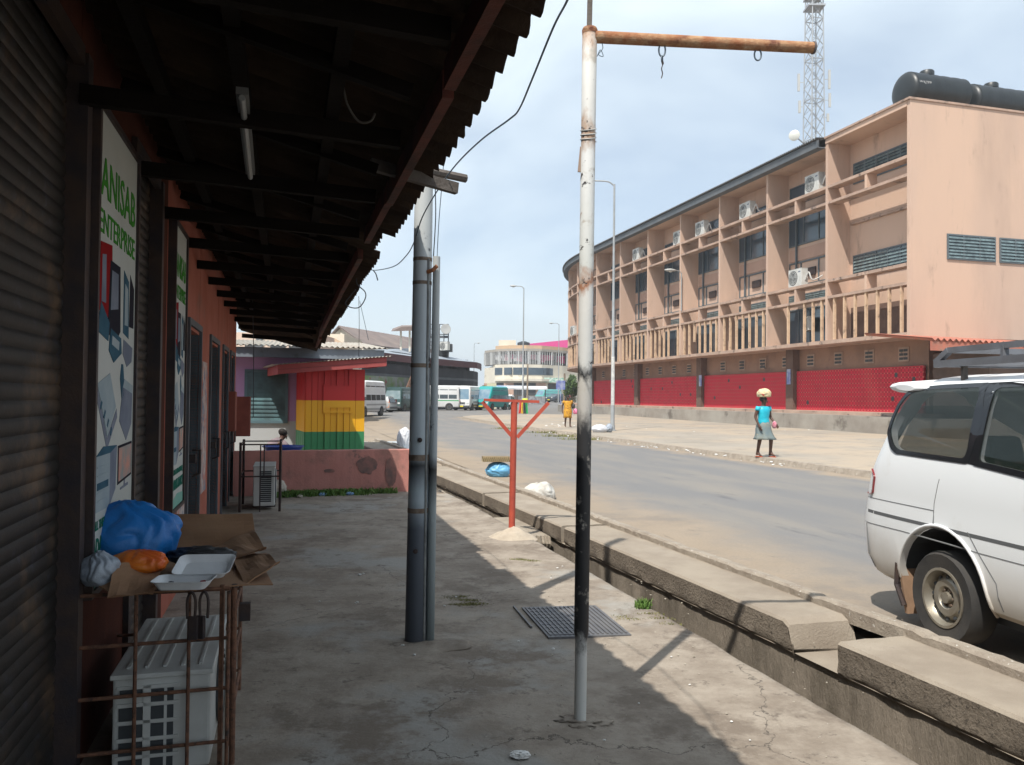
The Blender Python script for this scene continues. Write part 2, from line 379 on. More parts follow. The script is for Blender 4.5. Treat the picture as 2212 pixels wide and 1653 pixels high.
def ledge(sa, sb, round_a=False, round_b=False, zt=.15):
    mb = MB(); n = max(6, int((sb-sa)/.06)); rows = []
    for i in range(n+1):
        s_ = sa+(sb-sa)*i/n; b = 3.40+cshift(s_); k = 3.86+.75*cshift(s_)+.02
        top = zt
        dr = (s_-sa) if round_a else 9
        if round_b: dr = min(dr, sb-s_)
        if dr < .13: top = -.05+(zt+.05)*math.sqrt(max(0, 1-((.13-dr)/.13)**2))*(1+.06*fn(s_*30, 3, 1))
        if not round_a and i == 0: pass
        rr = lambda h, a: a*.55*noise.fractal(Vector((s_*5, h*9, 3)), .8, 2, 4)
        row = [S(b+.05, s_, -.10), S(b+.006+rr(1, .02), s_, -.055+.018*fn(s_*5, 1, 1)), S(b-.010+rr(2, .028), s_, -.03+.018*fn(s_*5, 1, 1)), S(b-.008+rr(3, .022), s_, .02*(top/zt if top > 0 else 0)), S(b-.006+rr(4, .018), s_, top*.5), S(b-.008+rr(5, .010), s_, top-.02), S(b+.010+rr(6, .004), s_, top-.002)]
        for q in (.12, .25, .38, .5, .64, .8, 1.0): row.append(S(b+(k-b)*q, s_, top+.006*fn(s_*3, q*4, 8)))
        rows.append(row)
    nr = len(rows[0])
    for r_ in rows: mb.v += r_
    for i in range(n):
        for j in range(nr-1): a = i*nr+j; mb.f.append((a, a+nr, a+nr+1, a+1))
    mb.f.append(tuple(range(nr))); mb.f.append(tuple(n*nr+j for j in range(nr))[::-1])
    me = mb.build('ledge_block', MLEDGE, smooth='auto'); me.data.materials.append(MROUGH)
    for p in me.data.polygons:
        if p.index < n*(nr-1) and p.index % (nr-1) < 5: p.material_index = 1
    return me
GL = 'concrete ledge blocks along the open drain'
for sa, sb, ra, rb, lab in ((-4, 4.35, False, False, 'nearest concrete drain ledge block, in the bottom right corner beside the minivan'),
                        (4.78, 8.95, True, False, 'long rough concrete ledge block behind the white pipe, with one rounded end'),
                        (9.05, 12.3, False, False, 'concrete ledge block beyond the drain behind the red T shaped post'),
                        (12.42, 17.5, False, True, 'broken concrete ledge block beside the crossing slab right of the grey pole'),
                        (17.7, 27, True, False, 'farthest concrete drain ledge block, running past the pink wall end')):
    tag(ledge(sa, sb, ra, rb), lab, 'drain ledge', GL)
# bed under the blocks, seen where a gap opens
mb = MB()
mb.grid(60, 2, lambda u, v: S(3.40+cshift(-5+32*u)-.004+v*.9, -5+32*u, -.052-.02*v)); struct(mb.build('drain_bed', MLEDGE))
# kerb
MKERB = M('kerb_concrete', (.34, .295, .24), .9, (.24, .20, .16), 6, .6, 50, stain=(.62, .60, .55), sc=22, lo=.62, hi=.68)
mb = MB(); rows = []; n = 420
for i in range(n+1):
    s_ = -5+33*i/n; k = 3.86+.75*cshift(s_); j_ = .012*fn(s_*1.3, 8, 1); w = .12+.015*fn(s_*8, 3, 3)
    zt = .215+.006*fn(s_*9, 3, 3); seam = -.012 if (i % 13 == 0) else 0
    rows.append([S(k+j_+.008*fn(s_*12, 1, 1), s_, .10), S(k+j_+.008*fn(s_*12, 4, 1), s_, zt-.018+seam), S(k+.018+j_, s_, zt+seam+.004*fn(s_*30, 1, 1)), S(k+w+j_, s_, zt-.012+seam+.008*fn(s_*20, 1, 1)), S(k+w+.07, s_, .03), S(k+w+.2, s_, -.02)])
nr = 6
for r_ in rows: mb.v += r_
for i in range(n):
    for j in range(nr-1): a = i*nr+j; mb.f.append((a, a+nr, a+nr+1, a+1))
struct(mb.build('kerb', MKERB))
# slabs bridging the drain
MSLAB = M('bridge_slab', (.33, .285, .225), .95, (.25, .21, .165), 4, .8, 40)
mb = MB()
def slabbing(sa, sb, jag):
    n = 40; rows = []
    for i in range(n+1):
        v = i/n; t0 = 2.6+.1*v; 
        ta = nedge((sa+sb)/2)-.10; tb = 3.42+cshift(sb)
        t_ = ta+(tb-ta)*v; lo_ = sa+jag*fn(v*4, sa, 2)+.5*jag*fn(v*13, sa, 2)
        rows.append([S(t_, lo_+.05, -.16), S(t_, lo_, -.10), S(t_, lo_+.04, -.012+.01*fn(v*9, sa, 1)), S(t_, (sa+sb)/2, -.010+.01*fn(v*7, sa, 1)), S(t_, sb, -.012), S(t_, sb, -.14)])
    for r_ in rows: mb.v += r_
    k = len(mb.v)-len(rows)*6
    for i in range(n):
        for j in range(5): a = k+i*6+j; mb.f.append((a, a+6, a+7, a+1))
slabbing(9.35, 10.9, .16)
tag(mb.build('drain_slab', MSLAB), 'broken concrete slab bridging the drain beside the red T shaped post', 'slab', 'slabs bridging the drain')
mb = MB(); slabbing(13.9, 21, .3)
tag(mb.build('drain_slab', MSLAB), 'long broken slab covering the drain right of the grey pole', 'slab', 'slabs bridging the drain')
# far pavement with kerb
MPLAZA = M('far_pavement', (.27, .24, .20), .95, (.315, .28, .235), .5, .3, 30, stain=(.36, .295, .225), sc=.22, lo=.42, hi=.6, stain2=((.20, .18, .155), 1.1, .52, .72))
mb = MB(); outl = []
def fk(s): return 12.15+.1*fn(s*.35, 2, 5)+.05*fn(s*1.5, 2, 5)
ss = [-20+76*i/240 for i in range(241)]
for s_ in ss: outl.append((fk(s_), s_))
for k in range(1, 16):
    a = math.pi/2*k/15; outl.append((fk(56)+9*(1-math.cos(a)), 56+9*math.sin(a)))
def pz(t, s, z=.13): p = S(t, s); p.z = z+gz(p.x, p.y); return p
rows = []
for i, (t_, s_) in enumerate(outl):
    zt = .13+.012*fn(s_*3, 1, 1)
    if s_ < 14: zt *= sm(2, 14, s_)*.8+.2
    rows.append([pz(t_-.06, s_, -.03), pz(t_-.02+.02*fn(s_*5, 2, 1), s_, zt*.6), pz(t_+.0, s_, zt), pz(t_+.16, s_, zt+.005), pz(max(t_+.5, 12.7), s_, zt-.004), pz(max(t_+3, 15), s_, .128*(zt/.13)), pz(max(t_+6, 18), s_, .13), pz(45, s_, .13)])
nr = 8
for r_ in rows: mb.v += r_
for i in range(len(rows)-1):
    for j in range(nr-1): a = i*nr+j; mb.f.append((a, a+nr, a+nr+1, a+1))
fp = mb.build('far_pavement', MPLAZA); fp.data.materials.append(MKERB); struct(fp)
for i, p in enumerate(fp.data.polygons):
    if p.index % (nr-1) < 3: p.material_index = 1
# ================================================================ SHOP ROW (left) AND ITS CANOPY
MORANGE = M('orange_pink_wall', (.32, .085, .05), .85, (.38, .12, .08), 2.2, .3, 30, stain=(.22, .11, .08), sc=1.6, lo=.5, hi=.75)
MSHUT = M('shutter_steel', (.022, .019, .017), .6, (.032, .028, .025), 1.3, .1, 60, metal=.5, stain=(.14, .09, .055), sc=2.5, lo=.5, hi=.75, stain2=((.05, .05, .06), 8, .55, .7))
MFRAME = M('dark_iron', (.035, .03, .035), .6, (.07, .045, .035), 6, .2, 60, metal=.3)
MDOOR = M('grey_metal_door', (.11, .125, .14), .7, (.08, .085, .09), 2, .1, 20, metal=.3, stain=(.16, .09, .06), sc=3, lo=.55, hi=.7)
TW = -.865
shop = root('shop_row', S(TW, 3, 0), 0, 'orange plastered shop row with roller shutters along the shaded pavement at the left edge', 'shop building')
mb = MB()
# piers between the openings: (s0, s1)
OPEN = [(-8.4, -5.0, 'shutter'), (-4.3, -.9, 'shutter'), (-.15, 3.80, 'shutter'), (5.0, 5.95, 'shutter'), (7.78, 8.75, 'door'), (9.9, 11.0, 'door'), (11.8, 12.7, 'door'), (13.3, 14.1, 'door')]
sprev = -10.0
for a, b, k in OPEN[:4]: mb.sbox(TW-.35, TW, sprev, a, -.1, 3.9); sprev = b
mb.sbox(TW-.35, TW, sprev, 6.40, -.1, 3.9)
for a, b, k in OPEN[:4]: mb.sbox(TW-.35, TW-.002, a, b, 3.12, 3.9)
mb.build('wall', M('shaded_orange_wall', (.10, .034, .022), .9, (.06, .022, .016), 2, .3, 30, spec=.1), shop)  # near stretch of the orange wall, with the canopy's shade put into its colour
mb = MB(); sprev = 6.405
for a, b, k in OPEN[4:]: mb.sbox(TW-.35, TW, sprev, a, -.1, 3.9); sprev = b
mb.sbox(TW-.35, TW, sprev, 14.8, -.1, 3.9)
for a, b, k in OPEN[4:]: mb.sbox(TW-.35, TW-.002, a, b, 2.25, 3.9)
mb.build('wall', MORANGE, shop)
MB().sbox(-7, TW-.36, -10, 14.8, -.1, 3.9).build('inner_wall', MORANGE, shop)
for a, b, k in OPEN:
    mb = MB()
    if k == 'shutter':
        nn = 50*6; rows = []
        for i in range(nn+1):
            z = 3.12*i/nn; ph = (i % 6)/6; t_ = TW-.06+.009*math.sin(ph*math.pi)**.6
            rows.append([S(t_, a, z), S(t_+.004*fn(z*3, a, 1), (a+b)/2, z), S(t_, b, z)])
        for r_ in rows: mb.v += r_
        for i in range(nn):
            for j in range(2): q = i*3+j; mb.f.append((q, q+3, q+4, q+1))
        sh = mb.build('roller_shutter', MSHUT, shop, smooth='auto')
        mb = MB(); mb.sbox(TW-.1, TW+.03, a-.055, a+.03, 0, 3.1).sbox(TW-.1, TW+.03, b-.01, b+.075, 0, 3.1)
        mb.sbox(TW-.02, TW+.02, a+.03, b-.03, 3.04, 3.12); mb.build('shutter_guide', MFRAME, shop)
    else:
        for q in (0, 1):
            x0 = a+(b-a)/2*q; MB().sbox(TW-.13, TW-.09, x0+.01, x0+(b-a)/2-.01, .03, 2.22).sbox(TW-.09, TW-.075, x0+.06, x0+(b-a)/2-.06, .15, 1.0).sbox(TW-.09, TW-.075, x0+.06, x0+(b-a)/2-.06, 1.12, 2.1).build('door_leaf', MDOOR, shop)
        mb = MB(); mb.sbox(TW-.12, TW+.025, a-.06, a, 0, 2.28).sbox(TW-.12, TW+.025, b, b+.06, 0, 2.28).sbox(TW-.12, TW+.025, a-.06, b+.06, 2.28, 2.34)
        mb.build('door_frame', MDOOR, shop)
        hd = MB(); p = S(TW, (a+b)/2, 1.12); hd.tube([p+SN*.0, p+SN*.07, p+SN*.07+Vector((0, 0, -.22)), p+SN*.0+Vector((0, 0, -.25))], .014); hd.sbox(TW-.07, TW+.035, (a+b)/2-.04, (a+b)/2+.04, 1.0, 1.08); hd.build('handle', MFRAME, shop)
# electrical boxes and torn bills on the piers
MBILL = M('torn_bills', (.5, .46, .42), .9, (.38, .20, .17), 9, 0, 1, stain=(.18, .22, .28), sc=7, lo=.52, hi=.6, stain2=((.5, .18, .13), 5, .55, .6))
mb = MB().sbox(TW-.001, TW+.004, 7.2, 7.68, .15, 2.15).sbox(TW-.001, TW+.004, 9.1, 9.6, .6, 2.0); mb.build('pasted_bills', MBILL, shop)
MB().sbox(TW, TW+.12, 12.85, 13.15, 1.1, 1.7).build('meter_box', M('red_brown_box', (.22, .06, .04), .7), shop, bevel=.01)
# signs ----------------------------------------------------------
MSIGN = M('sign_vinyl', (.50, .51, .48), .6, (.44, .46, .43), 1.5, 0, spec=.15)
MSG = M('print_green', (.05, .24, .03), .8, spec=.05); MSG2 = M('print_dark_green', (.02, .14, .10), .8, spec=.05)
MPR = M('print_red', (.24, .01, .012), .8, spec=.05); MPD = M('print_black', (.02, .02, .03), .8, spec=.05); MPB = M('print_blue', (.03, .08, .12), .8, (.05, .12, .17), 5, spec=.05)
MPG = M('print_grey', (.15, .17, .22), .8, (.21, .23, .28), 4, spec=.05); MPL = M('print_pale', (.27, .33, .36), .8, (.36, .41, .43), 3, spec=.05); MPF = M('print_screen', (.10, .22, .24), .4, (.55, .20, .14), 9); MTEAL = M('print_teal', (.14, .38, .31), .5)
def sign(name, s0, s1, z0, z1, label):
    sg = root(name, S(TW+.03, s0, z0), 0, label, 'sign', 'tall shop signs for computers')
    w = s1-s0; h = z1-z0; T = TW+.045
    MB().sbox(TW+.005, T, s0, s1, z0, z1).build('board', MSIGN, sg)
    mb = MB()
    for a, b in ((s0-.035, s0), (s1, s1+.035)): mb.sbox(TW, T+.015, a, b, z0-.03, z1+.03)
    mb.sbox(TW, T+.015, s0, s1, z1, z1+.03); mb.sbox(TW, T+.015, s0, s1, z0-.03, z0); mb.build('sign_frame', MFRAME, sg)
    def pol(nm, mat, pts, off=.002):
        f0 = lambda u, v: S(T+.0005, s0+u*w, z0+v*h); f1 = lambda u, v: S(T+off, s0+u*w, z0+v*h)
        MB().prism(pts, f0, f1).build(nm, mat, sg)
    def tx(txt, u0, u1, v, hh, mat, bold):
        text_mesh('lettering', txt, hh*h*1.38, mat, sg, S(T+.002, s0+u0*w, z0+v*h), SDIR, (0, 0, 1), width=(u1-u0)*w, extrude=.001, bold=bold)
    tx('ANISAB', .06, .95, .825, .085, MSG, .003); tx('ENTERPRISE', .04, .95, .745, .052, MSG, .001)
    tx('ALL THESE ARE ALSO AVAILABLE @', .04, .95, .118, .019, MSG2, .0015); tx('ADABRAKA BRANCH', .02, .96, .065, .036, MSG2, .003)
    # electronic goods as flat prints
    pol('printed_phone', MPR, [(.06, .58), (.08, .725), (.34, .735), (.36, .60), (.30, .57)])
    pol('printed_phone', MPD, [(.26, .535), (.30, .70), (.55, .70), (.58, .55), (.5, .53)], .0028)
    pol('printed_laptop', MPB, [(.04, .535), (.1, .60), (.3, .56), (.28, .52)], .0034); pol('printed_laptop', MPB, [(.30, .50), (.33, .55), (.6, .535), (.62, .50), (.42, .475)], .0036)
    pol('printed_laptop', MPB, [(.66, .55), (.66, .70), (.80, .68), (.82, .54)]); pol('printed_laptop', MPD, [(.83, .57), (.84, .70), (.96, .67), (.96, .57)]); pol('printed_laptop', MPG, [(.66, .50), (.68, .535), (.94, .52), (.92, .485), (.78, .47)])
    pol('printed_mouse', MPB, [(.60, .44), (.63, .475), (.68, .475), (.71, .44), (.70, .40), (.66, .385)])
    pol('printed_scanner', MPG, [(.02, .41), (.30, .28), (.54, .35), (.52, .37), (.30, .305), (.06, .42)]); pol('printed_scanner', MPL, [(.06, .425), (.30, .31), (.50, .375), (.34, .45)], .0026)
    pol('printed_printer', MPG, [(.60, .34), (.68, .42), (.96, .41), (.95, .33), (.80, .29)]); pol('printed_printer', MPL, [(.68, .42), (.72, .44), (.97, .425), (.96, .405)], .0028)
    pol('printed_tower', MPL, [(.06, .165), (.07, .265), (.36, .262), (.36, .16)][:0] or [(.04, .155), (.06, .272), (.38, .272), (.38, .152)])
    pol('printed_tower', MPG, [(.38, .152), (.38, .272), (.55, .285), (.53, .185)]); pol('printed_tower', MPB, [(.06, .272), (.22, .29), (.55, .285), (.38, .272)], .0028)
    pol('printed_screen', MPD, [(.58, .19), (.58, .282), (.97, .285), (.97, .20)]); pol('printed_screen', MPF, [(.60, .197), (.60, .276), (.95, .279), (.95, .206)], .0034); pol('printed_screen', MPG, [(.66, .175), (.66, .18), (.76, .182), (.76, .195), (.79, .195), (.79, .184), (.88, .185), (.88, .178)])
    for q in range(5): pol('printed_line', MPL, [(.09, .175+.018*q), (.09, .178+.018*q), (.34, .178+.018*q), (.34, .175+.018*q)], .0036) if q != 2 else pol('printed_line', MPB, [(.09, .20), (.09, .215), (.34, .215), (.34, .20)], .0036)
    for q in range(4):
        pol('printed_line', MPB, [(.12+.08*q, .375-.02*q), (.15+.08*q, .39-.02*q), (.17+.08*q, .385-.02*q), (.14+.08*q, .37-.02*q)], .0036)
    pol('printed_line', MPG, [(.11, .60), (.115, .70), (.20, .705), (.21, .60)], .003); pol('printed_line', MPG, [(.32, .59), (.34, .68), (.50, .68), (.51, .60)], .0034); pol('printed_line', MPL, [(.36, .515), (.37, .535), (.55, .525), (.54, .505)], .0042); pol('printed_line', MPL, [(.69, .57), (.69, .67), (.77, .66), (.78, .57)], .0034)
    pol('printed_band', MTEAL, [(0, 0), (0, .025), (.5, .045), (1, .035), (1, 0)])
    return sg
sign('shop_sign', 3.93, 4.87, .78, 2.93, 'large pale sign reading ANISAB ENTERPRISE with printed computers, nearest of two on the shop wall')
sign('shop_sign', 6.48, 7.16, .78, 2.93, 'farther pale computer sign on the shop wall, between the second shutter and the pasted bills')
# canopy -----------------------------------------------------------
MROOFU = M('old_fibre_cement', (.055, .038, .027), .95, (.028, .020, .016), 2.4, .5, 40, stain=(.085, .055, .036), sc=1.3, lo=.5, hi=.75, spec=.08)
MWOODR = M('red_painted_timber', (.12, .028, .016), .85, (.035, .014, .010), 4, .3, 40, stain=(.06, .04, .03), sc=3, lo=.5, hi=.7)
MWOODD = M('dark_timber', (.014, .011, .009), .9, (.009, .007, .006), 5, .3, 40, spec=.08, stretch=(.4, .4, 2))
MWOODG = M('weathered_timber', (.15, .13, .115), .9, (.09, .075, .065), 9, .4, 60)
canopy = root('canopy', S(-.8, 3, 2.7), 0, 'dark corrugated canopy roof on timber beams, overhanging the left pavement', 'canopy')
random.seed(3)
PITC = .155; TE = .77
def eave_z(s): return 2.85+.01*fn(s*.5, 1, 1)-.035*sm(9, 14, s)-.20*sm(14, 18, s)
sa = -9.4; k = 0
while sa < 17.8:
    nrun = random.choice((6, 7, 7)); sb = sa+PITC*nrun; te = TE-.15*sm(14, 18, sa)+.04*sm(5, 1, sa)*0+random.uniform(-.012, .012); lift = .008*(k % 2)+random.uniform(0, .006); tl = random.uniform(-.012, .012)
    if k == 15: te -= .08
    mb = MB(); nn = nrun*8; rows = []
    for layer in (0, 1):
        for i in range(nn+1):
            s_ = sa+(sb-sa+.03)*i/nn; ph = (i % 8)/8
            w = .026*math.cos(ph*2*math.pi); row = []
            for q in range(8):
                u = q/7; t_ = te+tl*(i/nn-.5)+.012*fn(i*.35, k, 3)*(1-u) - u*(te+1.0)
                row.append(S(t_, s_, eave_z(s_)+.045+(te-t_)*.27+w+lift-layer*.008))
            rows.append(row)
    for r_ in rows: mb.v += r_
    for layer in (0, 1):
        base = layer*(nn+1)*8
        for i in range(nn):
            for j in range(7): a = base+i*8+j; mb.f.append((a, a+8, a+9, a+1))
    for i in range(nn): a = i*8; b = (nn+1)*8+i*8; mb.f.append((a, a+8, b+8, b))
    for i in (0, nn):
        for j in range(7): a = i*8+j; b = (nn+1)*8+i*8+j; mb.f.append((a, a+1, b+1, b))
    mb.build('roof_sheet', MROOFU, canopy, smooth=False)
    sa = sb; k += 1
# the roof behind the canopy, over the shops
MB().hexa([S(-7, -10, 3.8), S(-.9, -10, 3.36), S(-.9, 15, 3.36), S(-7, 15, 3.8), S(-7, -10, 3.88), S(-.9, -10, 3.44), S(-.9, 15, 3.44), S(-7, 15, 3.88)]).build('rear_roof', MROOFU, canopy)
# eave board, purlins, beams, rafters
for a, b, dz in ((-9, -3.05, 0), (-3, 3.0, 0), (3.08, 4.9, -.01), (4.75, 6.3, .015), (7.0, 9.6, .0), (9.7, 13.5, .0), (13.5, 15.5, -.03), (15.5, 18.1, -.12)):
    MB().beam(S(.585, a, 2.875+dz), S(.575, b, 2.865+dz+(-.035 if b > 12 else 0)), .045, .11).build('eave_board', MWOODR, canopy)
for t_ in (.18, -.22, -.62):
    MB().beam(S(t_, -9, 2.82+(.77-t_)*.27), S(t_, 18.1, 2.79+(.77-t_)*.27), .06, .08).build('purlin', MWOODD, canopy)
i = 0; s_ = -8.98
while s_ < 17.6:
    j = .03*fn(s_, 5, 5)
    ext = .50+j
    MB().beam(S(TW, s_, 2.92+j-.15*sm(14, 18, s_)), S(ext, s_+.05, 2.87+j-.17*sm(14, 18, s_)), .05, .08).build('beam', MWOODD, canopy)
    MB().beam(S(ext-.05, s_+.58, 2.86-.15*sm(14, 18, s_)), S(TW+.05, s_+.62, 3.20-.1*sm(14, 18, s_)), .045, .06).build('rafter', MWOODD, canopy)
    s_ += 1.16; i += 1
# two beam ends that poke out past the eave
pa, pb = at(870, 357, 4.62), at(1006, 386, 4.86); MB().tube([pa, pb], .026, 8).build('beam_end', MWOODG, canopy)
pa, pb = at(800, 355, 4.35), at(987, 408, 4.62); MB().beam(pa, pb, .04, .062).build('beam_end', MWOODG, canopy)
# fluorescent batten under the canopy
lt = root('tube_light', at(532, 280, 4.0), 0, 'unlit fluorescent tube light fitting hanging under the dark canopy', 'tube light')
a, b = at(523, 196, 3.35), at(541, 372, 4.6)
MB().beam(a, b, .05, .03).build('housing', M('batten_metal', (.16, .16, .155), .6), lt)
MB().tube([a+Vector((0, 0, -.03)), b+Vector((0, 0, -.03))], .014).build('tube', M('glass_tube', (.30, .31, .31), .4), lt)
# loose cables -------------------------------------------------------
MCAB = M('black_cable', (.03, .035, .045), .6); MCAB2 = M('blue_grey_cable', (.10, .14, .18), .6)
def smooth_pts(p, n=6):
    o = []
    for i in range(len(p)-1):
        p0 = p[max(i-1, 0)]; p1 = p[i]; p2 = p[i+1]; p3 = p[min(i+2, len(p)-1)]
        for k in range(n):
            t = k/n; o.append(.5*((2*p1)+(-p0+p2)*t+(2*p0-5*p1+4*p2-p3)*t*t+(-p0+3*p1-3*p2+p3)*t**3))
    o.append(p[-1]); return o
def cable(name, pp, r, mat, label, cat='cable'):
    pts = smooth_pts([at(*q) for q in pp]); o = MB().tube(pts, r, 6).build(name, mat, smooth=True); return tag(o, label, cat)
cable('cable', [(1243, -50, 2.3), (1225, 2, 2.5), (1195, 60, 2.8), (1150, 170, 3.2), (1122, 235, 3.5), (1100, 258, 3.65), (1040, 302, 4.0), (985, 356, 4.4), (945, 412, 4.75), (912, 470, 5.1), (895, 522, 5.6), (878, 552, 6.2), (850, 576, 7.0), (806, 584, 7.9), (794, 574, 8.0)], .0042, MCAB2, 'thin cable sagging from the top of the picture down along the canopy eave')
cable('cable', [(770, 600, 8.6), (772, 615, 8.6), (788, 630, 8.7), (789, 645, 8.7), (776, 664, 8.7), (757, 664, 8.7), (746, 655, 8.7), (756, 640, 8.7), (768, 626, 8.6)], .006, MCAB, 'looped black cable hanging below the canopy eave')
cable('cable', [(775, 640, 9.2), (776, 700, 9.2), (775, 770, 9.2)], .003, MCAB, 'thin vertical wire hanging in front of the brown gabled roof')
cable('cable', [(777, 650, 9.6), (786, 690, 9.6), (796, 735, 9.6)], .003, MCAB2, 'thin slanting wire beside the vertical wire under the eave')
cable('cable', [(962, 290, 5.6), (957, 370, 5.6), (948, 480, 5.55), (944, 560, 5.52), (941, 600, 5.52)], .003, MCAB2, 'thin wire running down along the right side of the grey pole')
cable('cable', [(940, 400, 5.5), (941, 470, 5.5), (936, 560, 5.5)], .004, MCAB, 'black wire clinging to the grey pole below the beam ends')
cable('cable', [(806, 584, 7.9), (812, 592, 7.9), (816, 606, 7.9)], .006, MCAB, 'short frayed cable end dangling at the eave knot')
cable('cable', [(690, 130, 3.3), (735, 170, 3.4), (750, 225, 3.45), (775, 262, 3.5), (800, 262, 3.5), (810, 245, 3.5)], .005, M('dusty_cable', (.10, .09, .08), .8), 'dusty cable drooping under the canopy roof')
cable('cable', [(545, 640, 12.5), (548, 760, 12.5), (547, 900, 12.5)], .006, MCAB, 'thin wire hanging down in front of the lilac house window')

# ================================================================ POLES
MGREYP = zmat('grey_pole_paint', [(0, (.04, .047, .06)), (.75, (.08, .095, .12)), (.95, (.36, .42, .46)), (1.02, (.32, .38, .42)), (1.19, (.02, .02, .024)), (1.27, (.38, .44, .48)), (2.3, (.42, .46, .49)), (3.2, (.48, .49, .47))], 3.3, .10, 5, .55, extra=[((.04, .04, .05), 4.5, .60, .68), ((.32, .33, .33), 16, .70, .76)], stretch=(1, 1, .35))
MGREYP2 = zmat('side_conduit', [(0, (.10, .12, .12)), (.9, (.27, .31, .32)), (1.16, (.02, .02, .02)), (1.26, (.33, .37, .39)), (2.4, (.40, .42, .42))], 2.6, .10, 5, .5, extra=[((.04, .045, .05), 6, .62, .7)])
MBAND = M('rusty_band', (.14, .10, .075), .7, (.25, .20, .16), 20, .2, 60, metal=.4)
pb = gp(898, 1386); pb.z = 0
gpole = root('utility_pole', pb, 0, 'tall grey metal pole with a side conduit, standing beside the canopy edge', 'pole')
axx = Vector((.006, 0, 1))
mb = MB(); mb.tube([pb+axx*z for z in (-.05, 0, 1, 2, 3, 4, 5, 6)], [.074, .074, .069, .065, .062, .059, .056, .053], 28); mb.build('shaft', MGREYP, gpole, smooth='auto')
cpos = pb+Vector((.096, -.012, 0))
MB().tube([cpos+axx*z for z in (0, 1.3, 2.6)], [.030, .027, .025], 18).build('conduit', MGREYP2, gpole, smooth='auto')
MB().tube([pb+Vector((.060, -.045, z)) for z in (.02, 1.3, 2.58)], .009, 8).build('earth_strip', M('pale_strip', (.26, .27, .26), .7, (.12, .12, .12), 8), gpole)
for zc, hh in ((.885, .016), (1.24, .02), (1.86, .014), (2.42, .012), (2.58, .012)):
    c = pb+axx*zc; r0 = .0735-.0040*zc+.002
    MB().loft([[c+Vector(((r0+(.05 if x > .3 and zc != .885 and False else 0))*x, r0*y, dz)) for x, y in [(math.cos(a*math.pi/12), math.sin(a*math.pi/12)) for a in range(24)]] for dz in (-hh, hh)]).build('clamp', MBAND, gpole, smooth='auto')
for (x, y, z) in ((.02, -.066, 1.36), (.0, -.069, .62)):
    MB().disk(pb+Vector((x, y, z)), (0, -1, 0), [(.016, 0), (.016, .012), (.008, .014), (.0, .016)], 12).build('bolt', MFRAME, gpole)
MB().tube([pb+Vector((.055, -.05, 2.49)), pb+Vector((.09, -.065, 2.50)), pb+Vector((.12, -.06, 2.53))], .014).build('bracket', M('rust_bracket', (.28, .11, .05), .8), gpole)
# white and black pipe with the horizontal arm
WH = (.56, .57, .54); BK = (.022, .022, .024)
MPIPE = zmat('pipe_paint', [(0, WH), (.36, (.56, .56, .54)), (.46, BK), (1.47, BK), (1.60, (.44, .42, .39)), (1.72, (.48, .46, .42)), (1.775, BK), (1.85, (.55, .55, .53)), (2.16, (.60, .59, .56)), (2.24, (.30, .12, .05)), (2.34, WH), (2.9, (.68, .68, .66)), (3.02, (.34, .21, .13)), (3.12, (.60, .59, .56)), (3.40, (.62, .61, .57)), (3.55, (.36, .20, .11))], 3.6, .42, 11, .6, extra=[((.035, .03, .03), 13, .625, .645), ((.27, .12, .055), 7, .62, .68), ((.42, .39, .34), 3.5, .56, .62), ((.045, .04, .04), 50, .66, .70)], stretch=(1, 1, .6), bump=.35)
MRUST = M('rusted_pipe', (.30, .115, .05), .85, (.44, .27, .15), 14, .5, 60, stain=(.16, .06, .035), sc=9, lo=.5, hi=.66, stain2=((.5, .42, .32), 7, .6, .7))
qb = gp(1253, 1557); qb.z = 0
Zp = qb.y
def pp(px, py): return at(px, py, Zp)
ptop = pp(1274, 66)
pipe = root('sign_post', qb, 0, 'tall white and black painted pipe with a rusty horizontal arm, bare of its sign', 'sign post')
def pl(z): return qb+(ptop-qb)*(z/ptop.z)
MB().tube([pl(-.02), pl(.0), pl(.42), pl(.45), pl(1.75), pl(2.35), pl(3.0), pl(ptop.z-.01), pl(ptop.z)], [.031, .031, .031, .0375, .0375, .0375, .0375, .0385, .034], 28).build('post', MPIPE, pipe, smooth='auto')
pend = at(1755, 103.5, Zp+.10)
MB().tube([pp(1284, 80), pend], [.0315, .029], 24).build('arm', MRUST, pipe, smooth='auto')
MB().disk(pend+(pend-pp(1284, 80)).normalized()*.001, (pend-pp(1284, 80)), [(.029, 0), (.033, .0), (.033, .010), (.024, .012), (.022, -.01), (.0, -.01)], 24).build('arm_cap', M('dull_iron', (.12, .10, .10), .6), pipe)
MB().disk(ptop, (0, 0, 1), [(.040, -.02), (.041, .0), (.036, .012), (.0, .016)], 24).build('post_cap', MRUST, pipe)
def link(c, w, h, r, name, ax=Vector((1, 0, 0))):
    pts = []
    for i in range(21):
        a = 2*math.pi*i/20; pts.append(c+ax*math.cos(a)*w+Vector((0, 0, math.sin(a)*h)))
    return MB().tube(pts, r, 8, cap=False).build(name, M('loop_iron', (.12, .15, .18), .5, metal=.5), pipe, smooth=True)
f_ = lambda px: pp(1284, 80).lerp(pend, (px-1284)/(1755-1284))
c1 = f_(1428); link(c1+Vector((0, 0, -.052)), .017, .034, .0045, 'ring')
c2 = f_(1635); link(c2+Vector((0, 0, -.052)), .018, .030, .0045, 'ring')
link(c1+Vector((0, 0, -.098)), .009, .016, .0035, 'chain_link', Vector((.5, .86, 0)))
MB().tube(smooth_pts([c1+Vector((0, 0, -.108)), c1+Vector((.004, 0, -.125)), c1+Vector((-.002, 0, -.15)), c1+Vector((.003, 0, -.175)), c1+Vector((-.003, 0, -.20))]), [.006]*7+[.003]*18, 6).build('hook', MFRAME, pipe)
